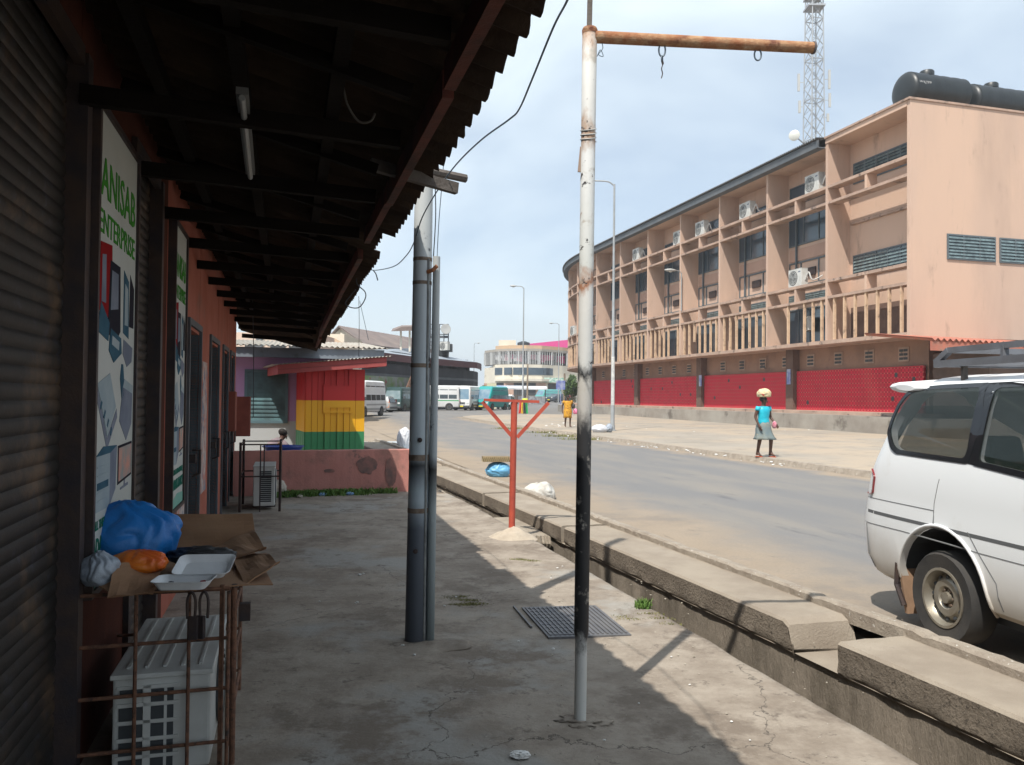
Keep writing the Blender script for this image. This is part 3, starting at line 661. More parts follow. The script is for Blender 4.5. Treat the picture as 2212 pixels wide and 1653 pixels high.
MB().tube(smooth_pts([pp(1300, 92), pp(1302, 105), pp(1293, 118), pp(1303, 122), pp(1297, 108), pp(1290, 122)]), .0022, 5).build('wire', MCAB2, pipe)
w0 = pl(2.98)
MB().tube([w0+Vector((math.cos(a*.6)*.041, math.sin(a*.6)*.041, a*.0022+.015*math.sin(a*.6))) for a in range(34)], .003, 5).build('wire', M('galvanised_wire', (.42, .42, .40), .5), pipe)
MB().beam(pp(1275, -30), pp(1273, 62)+Vector((0, .0, 0)), .026, .02, (0, 1, 0)).build('top_strip', MWOODG, pipe)
MB().beam(pp(1249, 372)+Vector((.012, 0, 0)), pp(1256, 318)+Vector((.008, 0, 0)), .03, .012, (0, 1, 0)).build('cloth_strip', M('dirty_cloth', (.30, .22, .17), .9), pipe)
# concrete lump at its foot
mb = blob((qb.x+.03, qb.y, -.012), (.15, .10, .02), 5, .5, 2.2, 4, flat=-.3); tag(mb.build('footing', MPAVE, smooth=True), 'small lump of dirty mortar at the foot of the white pipe', 'mortar')
mb = blob((pb.x+.07, pb.y-.06, -.02), (.36, .24, .03), 9, .35, 1.6, 4, flat=-.2, crease=False); tag(mb.build('footing', MPAVE, smooth=True), 'low cracked mortar pad round the foot of the grey pole', 'mortar')
# red T shaped post
MRED = M('red_oxide_paint', (.47, .085, .05), .55, (.33, .06, .04), 5, .1, 50, stain=(.05, .03, .03), sc=14, lo=.64, hi=.7)
tb = gp(1105, 1162); tb.z = 0
tpost = root('support_post', tb, 0, 'red painted T shaped metal post with two braces, set in a heap of sand', 'post')
ty = tb.y; th = at(1111, 866, ty)
def tp(px, py, dy=0): return at(px, py, ty+dy)
MB().tube([tb+Vector((0, 0, -.05)), th], .0375, 24).build('shaft', MRED, tpost, smooth='auto')
MB().beam(tp(1045, 864), tp(1165, 868), .07, .032).build('top_bar', MRED, tpost)
MB().beam(tp(1108, 945), tp(1042, 868), .042, .042, (0, 1, 0)).build('brace', MRED, tpost)
MB().beam(tp(1117, 945), tp(1185, 870), .042, .042, (0, 1, 0)).build('brace', MRED, tpost)
MSAND = M('pale_sand', (.50, .43, .34), .97, (.40, .34, .27), 9, .8, 70)
mb = MB()
def sandf(u, v):
    a = v*2*math.pi; r_ = u*(.25+.08*fn(math.cos(a)*1.3, math.sin(a)*1.3, 7)); h = .15*(1-u)**.9*(1 if u > .02 else 1)+.03*fn(math.cos(a)*r_*9, math.sin(a)*r_*9, 3)*(1-u)*u*4-.006
    return Vector((tb.x+math.cos(a)*r_*1.15+.02, tb.y+math.sin(a)*r_*.8-.03, h))
mb.grid(22, 48, sandf); tag(mb.build('sand_heap', MSAND, smooth=True), 'small heap of pale sand round the foot of the red post', 'sand', kind=None)
# manhole cover ------------------------------------------------------
MGRATE = M('cast_iron', (.13, .13, .14), .5, (.17, .165, .165), 6, .2, 40, metal=.4)
q = [gp(1126.8, 1315), gp(1286, 1311), gp(1364, 1375), gp(1185, 1380.5)]
for v in q: v.z = 0
ctr = sum(q, Vector())/4; cover = root('manhole_cover', ctr, 0, 'grey ribbed metal manhole cover set in the pavement half in sun', 'manhole cover')
def qp(u, v, z): return (q[0].lerp(q[1], u)).lerp(q[3].lerp(q[2], u), v)+Vector((0, 0, z))
MB().hexa([qp(0, 0, -.01), qp(1, 0, -.01), qp(1, 1, -.01), qp(0, 1, -.01), qp(0, 0, .013), qp(1, 0, .013), qp(1, 1, .013), qp(0, 1, .013)]).build('plate', MGRATE, cover)
mb = MB()
for i in range(17):
    u = .04+.92*i/16; mb.hexa([qp(u-.012, .04, .012), qp(u+.012, .04, .012), qp(u+.012, .96, .012), qp(u-.012, .96, .012), qp(u-.010, .04, .020), qp(u+.010, .04, .020), qp(u+.010, .96, .020), qp(u-.010, .96, .020)])
for i in range(9):
    v = .06+.88*i/8; mb.hexa([qp(.03, v-.012, .011), qp(.45, v-.012, .011), qp(.45, v+.012, .011), qp(.03, v+.012, .011), qp(.03, v-.01, .018), qp(.45, v-.01, .018), qp(.45, v+.01, .018), qp(.03, v+.01, .018)])
mb.build('ribs', MGRATE, cover)
MB().hexa([qp(-.10, -.06, -.02), qp(-.075, -.06, -.02), qp(-.075, .66, -.02), qp(-.10, .66, -.02), qp(-.10, -.06, .014), qp(-.08, -.06, .014), qp(-.08, .66, .014), qp(-.10, .66, .014)]).build('frame_edge', MGRATE, cover)
# ================================================================ AIR CONDITIONERS
MACW = M('ac_casing', (.56, .57, .55), .5, (.46, .46, .43), 4, 0, stain=(.34, .30, .25), sc=5, lo=.6, hi=.8)
MACD = M('ac_dark', (.05, .055, .06), .6); MACF = M('ac_fan', (.16, .17, .17), .5)
def air_unit(name, w, d, h, label, cat, group):
    """front (fan side) faces -y, base at z=0"""
    r = root(name, (0, 0, 0), 0, label, cat, group)
    MB().box((0, 0, h/2), (w, d, h)).build('casing', MACW, r, bevel=.015)
    MB().box((0, 0, h+.006), (w*1.015, d*1.03, .016)).build('lid', MACW, r, bevel=.004)
    cx = -w*.14; rr = min(h*.40, w*.32)
    MB().disk((cx, -d/2, h*.5), (0, -1, 0), [(rr*1.06, -.001), (rr*1.06, .012), (rr*.97, .013), (rr*.96, .004), (.0, .002)], 28).build('fan_guard', MACD, r)
    mb = MB()
    for i in range(3):
        a = 2*math.pi*i/3; 
        mb.grid(5, 3, lambda u, v: (cx+rr*.9*(.15+.85*u)*math.cos(a+.9*v), -d/2-.006-.004*v, h*.5+rr*.9*(.15+.85*u)*math.sin(a+.9*v)))
    mb.disk((cx, -d/2-.006, h*.5), (0, -1, 0), [(rr*.2, 0), (rr*.2, .01), (0, .012)], 16); mb.build('fan', MACF, r)
    mb = MB()
    for k in range(4): mb.ring((cx, -d/2-.014, h*.5), (0, 1, 0), rr*(.3+.22*k), rr*(.3+.22*k)-.006, .004, 28)
    for k in range(4): a = math.pi*k/4; mb.beam((cx-rr*math.cos(a), -d/2-.016, h*.5-rr*math.sin(a)), (cx+rr*math.cos(a), -d/2-.016, h*.5+rr*math.sin(a)), .006, .004, (0, 1, 0))
    mb.build('grille', MACW, r)
    MB().box((w*.34, -d/2-.003, h*.82), (w*.16, .006, h*.07)).build('badge', MPG, r)
    mb = MB(); mb.box((-w*.3, 0, -.015), (.05, d*1.05, .03)); mb.box((w*.3, 0, -.015), (.05, d*1.05, .03)); mb.build('foot', MFRAME, r)
    return r
# near unit inside the cage: its end with coil openings faces the camera
near = root('air_conditioner', S(-.51, 3.88, 0), SANG, 'large dusty cream air conditioner unit locked inside the rusty cage', 'air conditioner', 'air conditioner units')
nw, nd, nh = .40, .92, .415
def NL(x, y, z): return wmat(near) @ Vector((x, y, z))
def nbox(mb, c, d):
    x, y, z = d[0]/2, d[1]/2, d[2]/2; return mb.hexa([NL(c[0]+a*x, c[1]+b*y, c[2]+e*z) for e in (-1, 1) for a, b in ((-1, -1), (1, -1), (1, 1), (-1, 1))])
MB_ = MB(); nbox(MB_, (0, .44, nh/2), (nw, nd, nh)); MB_.build('casing', MACW, near, bevel=.012)
mb = MB(); nbox(mb, (0, .44, nh+.004), (nw+.02, nd+.02, .022)); mb.build('lid', MACW, near, bevel=.005)
mb = MB()
for k in range(5): nbox(mb, (-.15+.075*k, .46, nh+.018), (.014, nd-.1, .008))
mb.build('lid_rib', MACW, near)
mb = MB()
for i in range(2):
    for j in range(5):
        if i == 0 and j == 4: continue
        nbox(mb, (-.125+.125*i, -.021, .03+.075*j), (.095, .008, .058))
nbox(mb, (-.125, -.021, .352), (.09, .008, .028)); mb.build('coil_opening', MACD, near)
mb = MB(); nbox(mb, (-.06, -.024, .19), (.03, .01, .38)); nbox(mb, (.015, -.022, .19), (.012, .01, .38))
for j in range(6): nbox(mb, (-.055, -.024, -.003+.075*j), (.25, .01, .014))
mb.build('frame', MACW, near)
mb = MB(); c = NL(.202, .44, .2); mb.disk(c, SN, [(.17, 0), (.172, .02), (.15, .022), (.15, .008), (0, .006)], 28); mb.build('fan_guard', MACD, near)
mb = MB()
for k in range(5): mb.ring(c+SN*.02, SN, .03+.032*k, .026+.032*k, .004, 28)
mb.build('grille', MACW, near)
# rusty cage
MRBAR = M('rusty_bar', (.09, .045, .03), .85, (.20, .095, .055), 26, .4, 90, stain=(.04, .03, .025), sc=18, lo=.55, hi=.65)
cage = root('cage', S(-.5, 3.5, 0), 0, 'rusty iron bar cage bolted to the shop wall around the air conditioner', 'cage')
c0, c1_ = 3.83, 4.80; tO = -.235; zt = .785
def bar(a, b, r=.0085, nm='bar'): return MB().tube([a, b], r, 8).build(nm, MRBAR, cage)
zs = (.785, .565, .344, .11)
for z in zs:
    bar(S(TW, c0, z), S(tO, c0, z+.004)); bar(S(tO, c0, z), S(tO, c1_, z)); bar(S(TW, c1_, z), S(tO, c1_, z))
for t_ in (-.615, -.40): bar(S(t_, c0-.01, 0), S(t_, c0-.01, zt+.01)); bar(S(t_, c0-.01, zt), S(t_, c1_, zt))
for s_ in (3.8, 4.05, 4.3): bar(S(tO, s_, 0), S(tO, s_, zt))
for t_, s_ in ((tO-.03, c0), (tO, c1_)): MB().beam(S(t_, s_, 0), S(t_, s_, zt+.02), .017, .017, (0, 1, 0)).build('post', MRBAR, cage)
MB().tube([S(tO+.02, c0+.02, 0), S(tO+.02, c0+.02, zt+.015)], .013, 10).build('post', MRBAR, cage)
MB().beam(S(TW+.012, c0, 0), S(TW+.012, c0, zt+.02), .02, .02, (0, 1, 0)).build('post', MRBAR, cage)
bx = MB().box(S(tO+.055, c0+.28, .61), (.05, .05, .08), SANG); bx.build('hinge_box', MFRAME, cage)
pk = root('padlock', S(-.36, c0-.02, .76), 0, 'two dark padlocks hanging from the top bar of the rusty cage', 'padlock')
for dx, tl in ((-.03, .03), (.022, -.05)):
    p = S(-.36+dx, c0-.03, .70); MB().tube(smooth_pts([p+Vector((-.016, 0, -.03)), p+Vector((-.018, 0, .05)), p+Vector((0, 0, .085)), p+Vector((.018, 0, .05)), p+Vector((.016, 0, -.03))]), .006, 6).build('shackle', MFRAME, pk)
    MB().box(p+Vector((tl*.3, 0, -.07)), (.042, .02, .10), tl*4).build('lock_body', MFRAME, pk, bevel=.004)
# cardboard and what lies on it
MCARD = M('cardboard', (.30, .175, .10), .9, (.25, .14, .08), 3, .15, 30, stain=(.18, .10, .06), sc=4, lo=.58, hi=.72)
card = root('cardboard', S(-.5, 3.9, .8), 0, 'flattened brown cardboard box lying open on top of the rusty cage', 'cardboard')
def sheet(pts, name, thick=.006, sag=0, n=10):
    a, b, c, d = [Vector(p) for p in pts]; mb = MB(); up = (b-a).cross(d-a).normalized()
    if up.z < 0: up = -up
    for lay in (0, 1):
        mb.grid(n, n, lambda u, v: (a.lerp(b, u)).lerp(d.lerp(c, u), v)+up*(sag*fn(u*2.2, v*2.2, 5)+lay*thick+.004*fn(u*5, v*5, 8)))
    m_ = n+1
    for i in range(n):
        for e in ((i, 0, i+1, 0), (i, n, i+1, n), (0, i, 0, i+1), (n, i, n, i+1)):
            p = e[0]*m_+e[1]; q_ = e[2]*m_+e[3]; mb.f.append((p, q_, q_+m_*m_, p+m_*m_))
    return mb.build(name, MCARD, card)
Zc = .80
sheet([at(238, 1292, 3.46), at(590, 1262, 3.70), at(548, 1195, 4.45), at(330, 1205, 4.40)], 'base_panel', sag=.02)
sheet([at(330, 1190, 4.42), at(556, 1192, 4.50), at(546, 1110, 4.56), at(330, 1112, 4.48)], 'rear_flap', sag=.02)
sheet([at(176, 1243, 3.56), at(245, 1290, 3.40), at(262, 1213, 3.66), at(200, 1200, 3.80)], 'side_flap', sag=.02)
sheet([at(232, 1293, 3.40), at(330, 1282, 3.46), at(350, 1226, 3.72), at(248, 1218, 3.55)], 'front_flap', sag=.03)
sheet([at(500, 1205, 4.2), at(528, 1262, 3.68), at(606, 1219, 3.78), at(575, 1198, 4.15)], 'torn_flap', sag=.03)
sheet([at(430, 1198, 4.3), at(505, 1203, 4.1), at(578, 1190, 4.1), at(548, 1148, 4.48)], 'torn_flap', sag=.05)
MBLUE = M('blue_plastic', (.01, .135, .42), .42, (.015, .18, .52), 5, .25, 30, spec=.5); MYEL = M('orange_yellow_plastic', (.75, .26, .02), .4, (.62, .10, .02), 5, .2, 30, spec=.5)
MCLR = M('cloudy_plastic', (.33, .37, .42), .35, (.22, .26, .32), 8, .3, 40, spec=.6); MBLKP = M('black_plastic', (.02, .02, .022), .4, (.05, .05, .05), 9, .3, 40)
c = at(284, 1152, 3.95); tag(blob((c.x, c.y, .83), (.215, .20, .165), 3, .14, 1.35, 5, flat=-.7, crease=False, folds=.10).build('plastic_bag', MBLUE, smooth=True), 'crumpled bright blue plastic bag slumped on the cardboard against the sign', 'plastic bag', 'plastic bags and sacks of rubbish')
c = at(300, 1200, 3.66); tag(blob((c.x, c.y, .845), (.125, .07, .055), 5, .12, 1.6, 5, crease=False, folds=.13).build('plastic_bag', MYEL, smooth=True), 'yellow and orange plastic bag tucked in front of the blue bag', 'plastic bag', 'plastic bags and sacks of rubbish')
c = at(214, 1232, 3.52); tag(blob((c.x, c.y, .825), (.075, .08, .075), 6, .15, 1.6, 5, crease=False, folds=.14).build('plastic_bag', MCLR, smooth=True), 'small cloudy clear plastic bag at the left corner of the cardboard', 'plastic bag', 'plastic bags and sacks of rubbish')
c = at(435, 1218, 3.95); tag(blob((c.x, c.y, .83), (.17, .10, .045), 8, .3, 2.5, 4).build('plastic_bag', MBLKP, smooth=True), 'crumpled black plastic lying on the cardboard behind the foam tray', 'plastic bag', 'plastic bags and sacks of rubbish')
# clamshell food tray
MFOAM = M('white_foam', (.72, .73, .74), .6, (.66, .67, .68), 12, .05, 80)
tray = root('foam_food_box', at(410, 1265, 3.52), 0, 'open white foam takeaway box with scraps on the cardboard', 'food box')
def rr(w, d, n=6, rad=.03):
    o = []
    for cx, cy, a0 in ((w-rad, d-rad, 0), (-w+rad, d-rad, 90), (-w+rad, -d+rad, 180), (w-rad, -d+rad, 270)):
        for k in range(n+1): a = R(a0+90*k/n); o.append((cx+rad*math.cos(a), cy+rad*math.sin(a)))
    return o
def tub(origin, ax, ay, az, w, d, h, name):
    mb = MB(); P = lambda k, z, s_: [origin+ax*(x*s_)+ay*(y*s_)+az*z for x, y in rr(w, d)]
    rings = [P(0, .0, .80), P(0, h*.9, .97), P(0, h, 1.05), P(0, h+.003, 1.05), P(0, h-.002, .95), P(0, .006, .78)]
    mb.loft(rings); mb.build(name, MFOAM, tray, smooth='auto')
X = Vector((1, .12, 0)).normalized(); Yv = Vector((-.12, 1, 0)).normalized(); Z3 = Vector((0, 0, 1))
ob = at(398, 1278, 3.50); ob.z = .822
tub(ob, X, Yv, Z3, .118, .075, .035, 'tray_base')
lidn = (Z3*.955+Yv*-.30).normalized(); lidy = (Yv*.955+Z3*.30).normalized()
tub(ob+Yv*.160+Z3*.034+X*.045, X, lidy, lidn, .118, .085, .032, 'tray_lid')
for x, y in ((-.06, .02), (.03, -.01), (.07, .03)): MB().box(ob+X*x+Yv*y+Z3*.014, (.02, .012, .01), x*9).build('food_scrap', MPR if x > .05 else MPD, tray)
# ================================================================ LOW PINK WALL, SMALL CAGED UNIT
MPINK = M('faded_pink_paint', (.48, .215, .18), .88, (.42, .18, .15), 1.6, .35, 30, stain=(.30, .15, .125), sc=2.2, lo=.5, hi=.68, stain2=((.10, .085, .08), 1.35, .62, .68))
A_, B_ = Vector((-4.51, 13.2, 0)), gp(889, 1061); B_.z = 0; wd = (B_-A_).normalized(); wn = Vector((-wd.y, wd.x, 0))
mb = MB(); rows = []; n = 50
wl = (B_-A_).length
for i in range(n+1):
    p = A_.lerp(B_, i/n); h = .73+.006*fn(i*.4, 1, 2); j = .006*fn(i*.7, 4, 4)
    rows.append([p-wn*j+Vector((0, 0, -.1)), p-wn*j+Vector((0, 0, .3)), p-wn*j+Vector((0, 0, h-.01)), p+wn*.01+Vector((0, 0, h)), p+wn*.15+Vector((0, 0, h)), p+wn*.16+Vector((0, 0, -.1))])
mb.loft(rows); lw = mb.build('low_wall', MPINK); 
rq = random.Random(4)
for u0, z0, ru, rz in ((.735, .47, .17, .14), (.875, .33, .10, .24), (.52, .38, .10, .03)):
    pts = []
    for q in range(26): a = 2*math.pi*q/26; k = 1+.35*fn(math.cos(a)*2, math.sin(a)*2, u0*9)+rq.uniform(-.06, .06); pts.append((u0*wl+ru*k*math.cos(a), z0+rz*k*math.sin(a)))
    MB().prism(pts, lambda x, z: A_+wd*x-wn*.012+Vector((0, 0, z)), lambda x, z: A_+wd*x-wn*.009+Vector((0, 0, z))).build('paint_smudge', M('black_smudge', (.12, .085, .078), .9, (.27, .13, .11), 6), lw)
tag(lw, 'low faded pink boundary wall with black smudges across the end of the pavement', 'wall')
MDIRTW = M('wall_foot_dirt', (.19, .15, .12), .95, (.26, .20, .16), 5, .5, 40)
small = air_unit('air_conditioner', .80, .30, .56, '', '', None)
for ch in KIDS(small):
    pass
small.location = S(-.30, 12.55, .06); small.rotation_euler = (0, 0, SANG+R(90))
tag(small, 'small air conditioner unit with a louvred end, caged in front of the pink wall', 'air conditioner', 'air conditioner units')
mb = MB()
for k in range(16):
    z = .06+.028*k
    v = [wmat(small) @ Vector((-.40-e, y, z+dz)) for e, y, dz in ((0, -.10, 0), (0, .06, 0), (.012, .06, .014), (.012, -.10, .014), (0, -.10, .02), (0, .06, .02), (.014, .06, .022), (.014, -.10, .022))]
    mb.hexa(v)
mb.build('louvre', MACD, small)
cg2 = root('cage', S(-.45, 12.6, 0), 0, 'small dark iron cage standing round the air conditioner by the pink wall', 'cage')
for t_, s_ in ((-.62, 12.0), (-.08, 12.0), (-.62, 12.9), (-.08, 12.9)): MB().beam(S(t_, s_, 0), S(t_, s_, .98), .03, .03, (0, 1, 0)).build('post', MFRAME, cg2)
for z in (.95, .5):
    for a, b in (((-.62, 12.0), (-.08, 12.0)), ((-.08, 12.0), (-.08, 12.9)), ((-.62, 12.0), (-.62, 12.9)), ((-.62, 12.9), (-.08, 12.9))): MB().tube([S(*a, z), S(*b, z)], .011, 6).build('bar', MFRAME, cg2)
MB().tube([S(-.35, 12.0, .0), S(-.35, 12.0, .95)], .009, 6).build('bar', MFRAME, cg2); MB().tube([S(-.30, 12.0, .5), S(-.30, 12.0, .95)], .009, 6).build('bar', MFRAME, cg2)
# ================================================================ KIOSK
def banded(name):
    m = zmat(name, [(0, (.035, .22, .085)), (.885, (.035, .22, .085)), (.889, (.80, .40, .01)), (1.545, (.80, .40, .01)), (1.549, (.50, .018, .018)), (2.5, (.50, .018, .018))], 2.6, .012, 2.5, .55, extra=[((.10, .08, .05), 5, .70, .82)], bump=.12)
    return m
MKI = banded('kiosk_red_gold_green'); MKR = M('kiosk_fascia_red', (.36, .075, .07), .7, (.30, .06, .055), 4, .15, 30)
MZINC = M('corrugated_zinc', (.40, .38, .33), .6, (.30, .25, .20), 2.5, .1, 30, metal=.1, stain=(.24, .15, .10), sc=1.2, lo=.55, hi=.75)
ka = math.atan2(.385, .923); kd = Vector((.923, .385, 0)); kn = Vector((-.385, .923, 0))
ko = Vector((-4.33, 17.0, 0)); KW, KD, KH = 1.25, 1.2, 2.22
kiosk = root('kiosk', ko, ka, 'small wooden kiosk painted in red, yellow and green bands under a sloping roof', 'kiosk')
def K(x, y, z): return ko+kd*x+kn*y+Vector((0, 0, z))
def kbox(mb, x0, x1, y0, y1, z0, z1): return mb.hexa([K(x0, y0, z0), K(x1, y0, z0), K(x1, y1, z0), K(x0, y1, z0), K(x0, y0, z1), K(x1, y0, z1), K(x1, y1, z1), K(x0, y1, z1)])
mb = MB(); kbox(mb, 0, KW, .0, KD, .05, KH)
edges = [0, .125, .25, .385, .52, .66, .80, .93, 1.05, 1.25]
for i in range(9): kbox(mb, edges[i]+.005, edges[i+1]-.005, -.018-.005*(i % 2), 0, .05, KH)
for i in range(8): kbox(mb, -.02-.004*(i % 2), 0, .15*i+.006, .15*(i+1)-.006, .05, KH)
mb.build('board_wall', MKI, kiosk)
mb = MB(); kbox(mb, .40, .94, -.05, -.024, 1.40, 1.84); mb.build('hatch', MKI, kiosk)
mb = MB(); kbox(mb, .36, .40, -.062, -.02, 1.28, 1.88); kbox(mb, .38, .99, -.068, -.02, 1.285, 1.325); kbox(mb, .40, .94, -.06, -.02, 1.84, 1.865); mb.build('hatch_frame', MKI, kiosk)
mb = MB()
for x in (.40, .66, .80): kbox(mb, x, x+.05, -.052, -.02, .06, 1.27)
for x in (.385, .64, .90): kbox(mb, x, x+.04, -.05, -.02, 1.87, 2.22)
mb.build('batten', MKI, kiosk)
def kroof(x): return 2.28+.098*x
for z, nm in ((0, 'roof_board'),):
    mb = MB(); x0, x1 = -.62, 1.62; y0, y1 = -.42, 1.55
    mb.hexa([K(x0, y0, kroof(x0)-.145), K(x1, y0, kroof(x1)-.145), K(x1, y0+.03, kroof(x1)-.145), K(x0, y0+.03, kroof(x0)-.145), K(x0, y0, kroof(x0)+.045), K(x1, y0, kroof(x1)+.045), K(x1, y0+.03, kroof(x1)+.045), K(x0, y0+.03, kroof(x0)+.045)])
    mb.build('fascia_board', MKR, kiosk)
    mb = MB(); mb.hexa([K(x0, y0-.006, kroof(x0)-.055), K(x1, y0-.006, kroof(x1)-.055), K(x1, y0, kroof(x1)-.055), K(x0, y0, kroof(x0)-.055), K(x0, y0-.006, kroof(x0)-.05), K(x1, y0-.006, kroof(x1)-.05), K(x1, y0, kroof(x1)-.05), K(x0, y0, kroof(x0)-.05)]); mb.build('board_seam', MFRAME, kiosk)
    for xx in (x0, x1-.03):
        mb = MB(); mb.hexa([K(xx, y0+.031, kroof(xx)-.145), K(xx+.03, y0+.031, kroof(xx)-.145), K(xx+.03, y1, kroof(xx)-.145), K(xx, y1, kroof(xx)-.145), K(xx, y0+.031, kroof(xx)+.04), K(xx+.03, y0+.031, kroof(xx)+.04), K(xx+.03, y1, kroof(xx)+.04), K(xx, y1, kroof(xx)+.04)]); mb.build('fascia_board', MKR, kiosk)
mb = MB()
mb.grid(120, 4, lambda u, v: K(-.72+2.45*u, -.47+2.1*v, kroof(-.72+2.45*u)+.06+.012*math.cos(u*2.45/.076*2*math.pi)))
mb.grid(120, 4, lambda u, v: K(-.72+2.45*u, -.47+2.1*v, kroof(-.72+2.45*u)+.055+.012*math.cos(u*2.45/.076*2*math.pi))); mb.build('roof_sheet', MZINC, kiosk)
# ================================================================ LILAC HOUSE
MLIL = zmat('lilac_and_white_wall', [(0, (.44, .46, .47)), (1.06, (.44, .46, .47)), (1.07, (.42, .26, .46)), (2.8, (.46, .29, .50))], 3, .02, 3, .85, extra=[((.30, .24, .28), 2.5, .62, .8)])
MGF = M('grey_blue_board', (.20, .23, .27), .8, (.14, .16, .19), 2, .2, 30, stain=(.09, .10, .11), sc=3, lo=.6, hi=.75)
MLOUV = M('louvre_glass', (.12, .22, .24), .25, (.07, .11, .12), 2, 0, spec=.7)
hs = 19.0
house = root('house', S(-1.5, hs, 0), SANG, 'single storey lilac and white house with a corrugated roof behind the painted kiosk', 'house')
MB().sbox(-6, 1.45, hs, hs+6, -.05, 2.55).build('wall', MLIL, house)
MB().sbox(-6.1, 2.12, hs-.42, hs-.38, 2.48, 2.70).build('fascia_board', MGF, house)
MB().sbox(2.08, 2.12, hs-.37, hs+6, 2.48, 2.70).build('fascia_board', MGF, house)
mb = MB()
for o in (0, -.01): mb.grid(440, 3, lambda u, v: S(-6.2+8.4*u, hs-.5+6.9*v, 2.74+o+.55*v+.018*math.cos(u*8.6/.12*2*math.pi)))
mb.build('roof_sheet', MZINC, house)
w0, w1, z0, z1 = -.86, -.04, 1.08, 2.16
mb = MB(); mb.sbox(w0-.06, w0, hs-.03, hs+.0, z0, z1).sbox(w1, w1+.06, hs-.03, hs+.0, z0, z1).sbox(w0-.06, w1+.06, hs-.05, hs, z0-.06, z0).sbox(w0-.06, w1+.06, hs-.03, hs, z1, z1+.06)
wn_ = mb.build('window', M('window_frame_teal', (.10, .17, .20), .6), house)
MB().sbox(w0, w1, hs-.008, hs-.004, z0, z1).build('back_glass', MACD, wn_)
mb = MB()
for k in range(12):
    zz = z0+(z1-z0)*k/12; mb.hexa([S(w0, hs-.035, zz), S(w1, hs-.035, zz), S(w1, hs-.03, zz), S(w0, hs-.03, zz), S(w0, hs-.012, zz+.10), S(w1, hs-.012, zz+.10), S(w1, hs-.008, zz+.10), S(w0, hs-.008, zz+.10)])
mb.build('louvre', MLOUV, wn_)
bx = S(-.80, 14.9, 0)
tag(MB().sbox(-.98, -.62, 15.0, 15.15, .92, 1.62).build('wall_box', M('red_brown_box2', (.26, .085, .06), .75, (.20, .06, .045), 4), bevel=.01), 'red brown wooden box hanging at the end of the shop wall', 'box')
# grass strip by the pink wall, weeds, litter
MGRASS = M('grass_green', (.07, .15, .025), .8, (.13, .20, .05), 8); MDRY = M('dry_grass', (.22, .20, .08), .9, (.14, .15, .05), 9)
def grass(name, pts, mat, h, label, n):
    mb = MB()
    for k in range(n):
        p, sp = random.choice(pts); x = p[0]+random.gauss(0, sp); y = p[1]+random.gauss(0, sp*.35); a = random.uniform(0, 6.28); hh = h*random.uniform(.4, 1.1); w = hh*.09+.003
        lean = Vector((random.gauss(0, .4), random.gauss(0, .4), 1))*hh; b = Vector((x, y, -.005)); d = Vector((math.cos(a), math.sin(a), 0))*w
        mb.add([b-d, b+d, b+lean*.6+d*.6, b+lean+Vector((0, 0, -.2*hh))], [(0, 1, 2), (0, 2, 3)])
    return tag(mb.build(name, mat), label, 'grass', kind='stuff')
gw = [(A_.lerp(B_, u)-wn*random.uniform(.1, .32), .12) for u in [.24+.42*i/24 for i in range(25)]]+[(A_.lerp(B_, u)-wn*.15, .08) for u in (.72, .8, .85)]
grass('grass', gw, MGRASS, .13, 'short green weeds growing along the foot of the low pink wall', 3200)
gd = [(gp(x, y), .06) for x, y in ((965, 1292), (985, 1288), (1005, 1296), (995, 1306), (1020, 1304))]+[(gp(x, y), .05) for x, y in ((1120, 1208), (1140, 1210), (1158, 1212))]
grass('grass', gd, MDRY, .012, 'thin dry grass patches in the pavement beside the grey pole', 2200)
gk = [(gp(x, y), .028) for x, y in ((1384, 1312), (1390, 1316), (1392, 1308))]
grass('grass', gk, MGRASS, .075, 'small green weed at the drain edge right of the white pipe', 260)
gk = [(gp(x, y), .05) for x, y in ((1408, 1328), (1425, 1338), (1445, 1350), (1345, 1335), (1370, 1340))]
grass('grass', gk, MDRY, .03, 'scattered dry weeds along the drain edge', 420)
gk = [(gp(x, y, .13), .5) for x, y in ((1180, 930), (1220, 937), (1262, 943), (1320, 934), (1345, 936), (1110, 922))]
grass('grass', [((p[0], p[1], 0), s_) for p, s_ in gk], MDRY, .16, 'sparse weeds along the far kerb and lamp post', 1500)
MLIT = M('scrap_white', (.66, .66, .64), .7, (.5, .48, .45), 20); MPEB = M('pebble', (.40, .36, .30), .9, (.28, .25, .2), 10)
def litter(name, pts, mat, label, rr_, z=.004):
    mb = MB()
    for x, y, k in pts:
        p = gp(x, y, z); b = blob((p.x, p.y, z), (rr_*k, rr_*k*.8, rr_*k*.5), x*.01+y*.03, .35, 2, 2); mb.add(b.v, b.f)
    return tag(mb.build(name, mat), label, 'litter', kind='stuff')
litter('litter', [(880, 1384, 2), (777, 1243, 1.6), (785, 1240, 1), (772, 1302, 1), (768, 1304, .8), (690, 1300, .8), (1104, 1622, .2), (1204, 1228, 1), (1215, 1224, .8), (1195, 1403, 1), (1120, 1386, .7), (1190, 1250, .8), (1330, 1350, .8), (1305, 1600, .7), (1380, 1520, .5), (1620, 1600, .5), (895, 1416, 1), (870, 1396, 1.2), (1450, 1420, .7), (1490, 1480, .6), (1580, 1560, .7), (960, 1310, .9), (985, 1290, .9)], MLIT, 'small scraps of white paper and chips scattered over the pavement', .012)
random.seed(11)
litter('litter', [(random.uniform(1180, 1500), random.uniform(1240, 1420), random.uniform(.3, 1)) for _ in range(70)]+[(random.uniform(560, 2000), random.uniform(1200, 1650), random.uniform(.2, .7)) for _ in range(110)], MPEB, 'small stones and grit scattered over the pavement', .010)
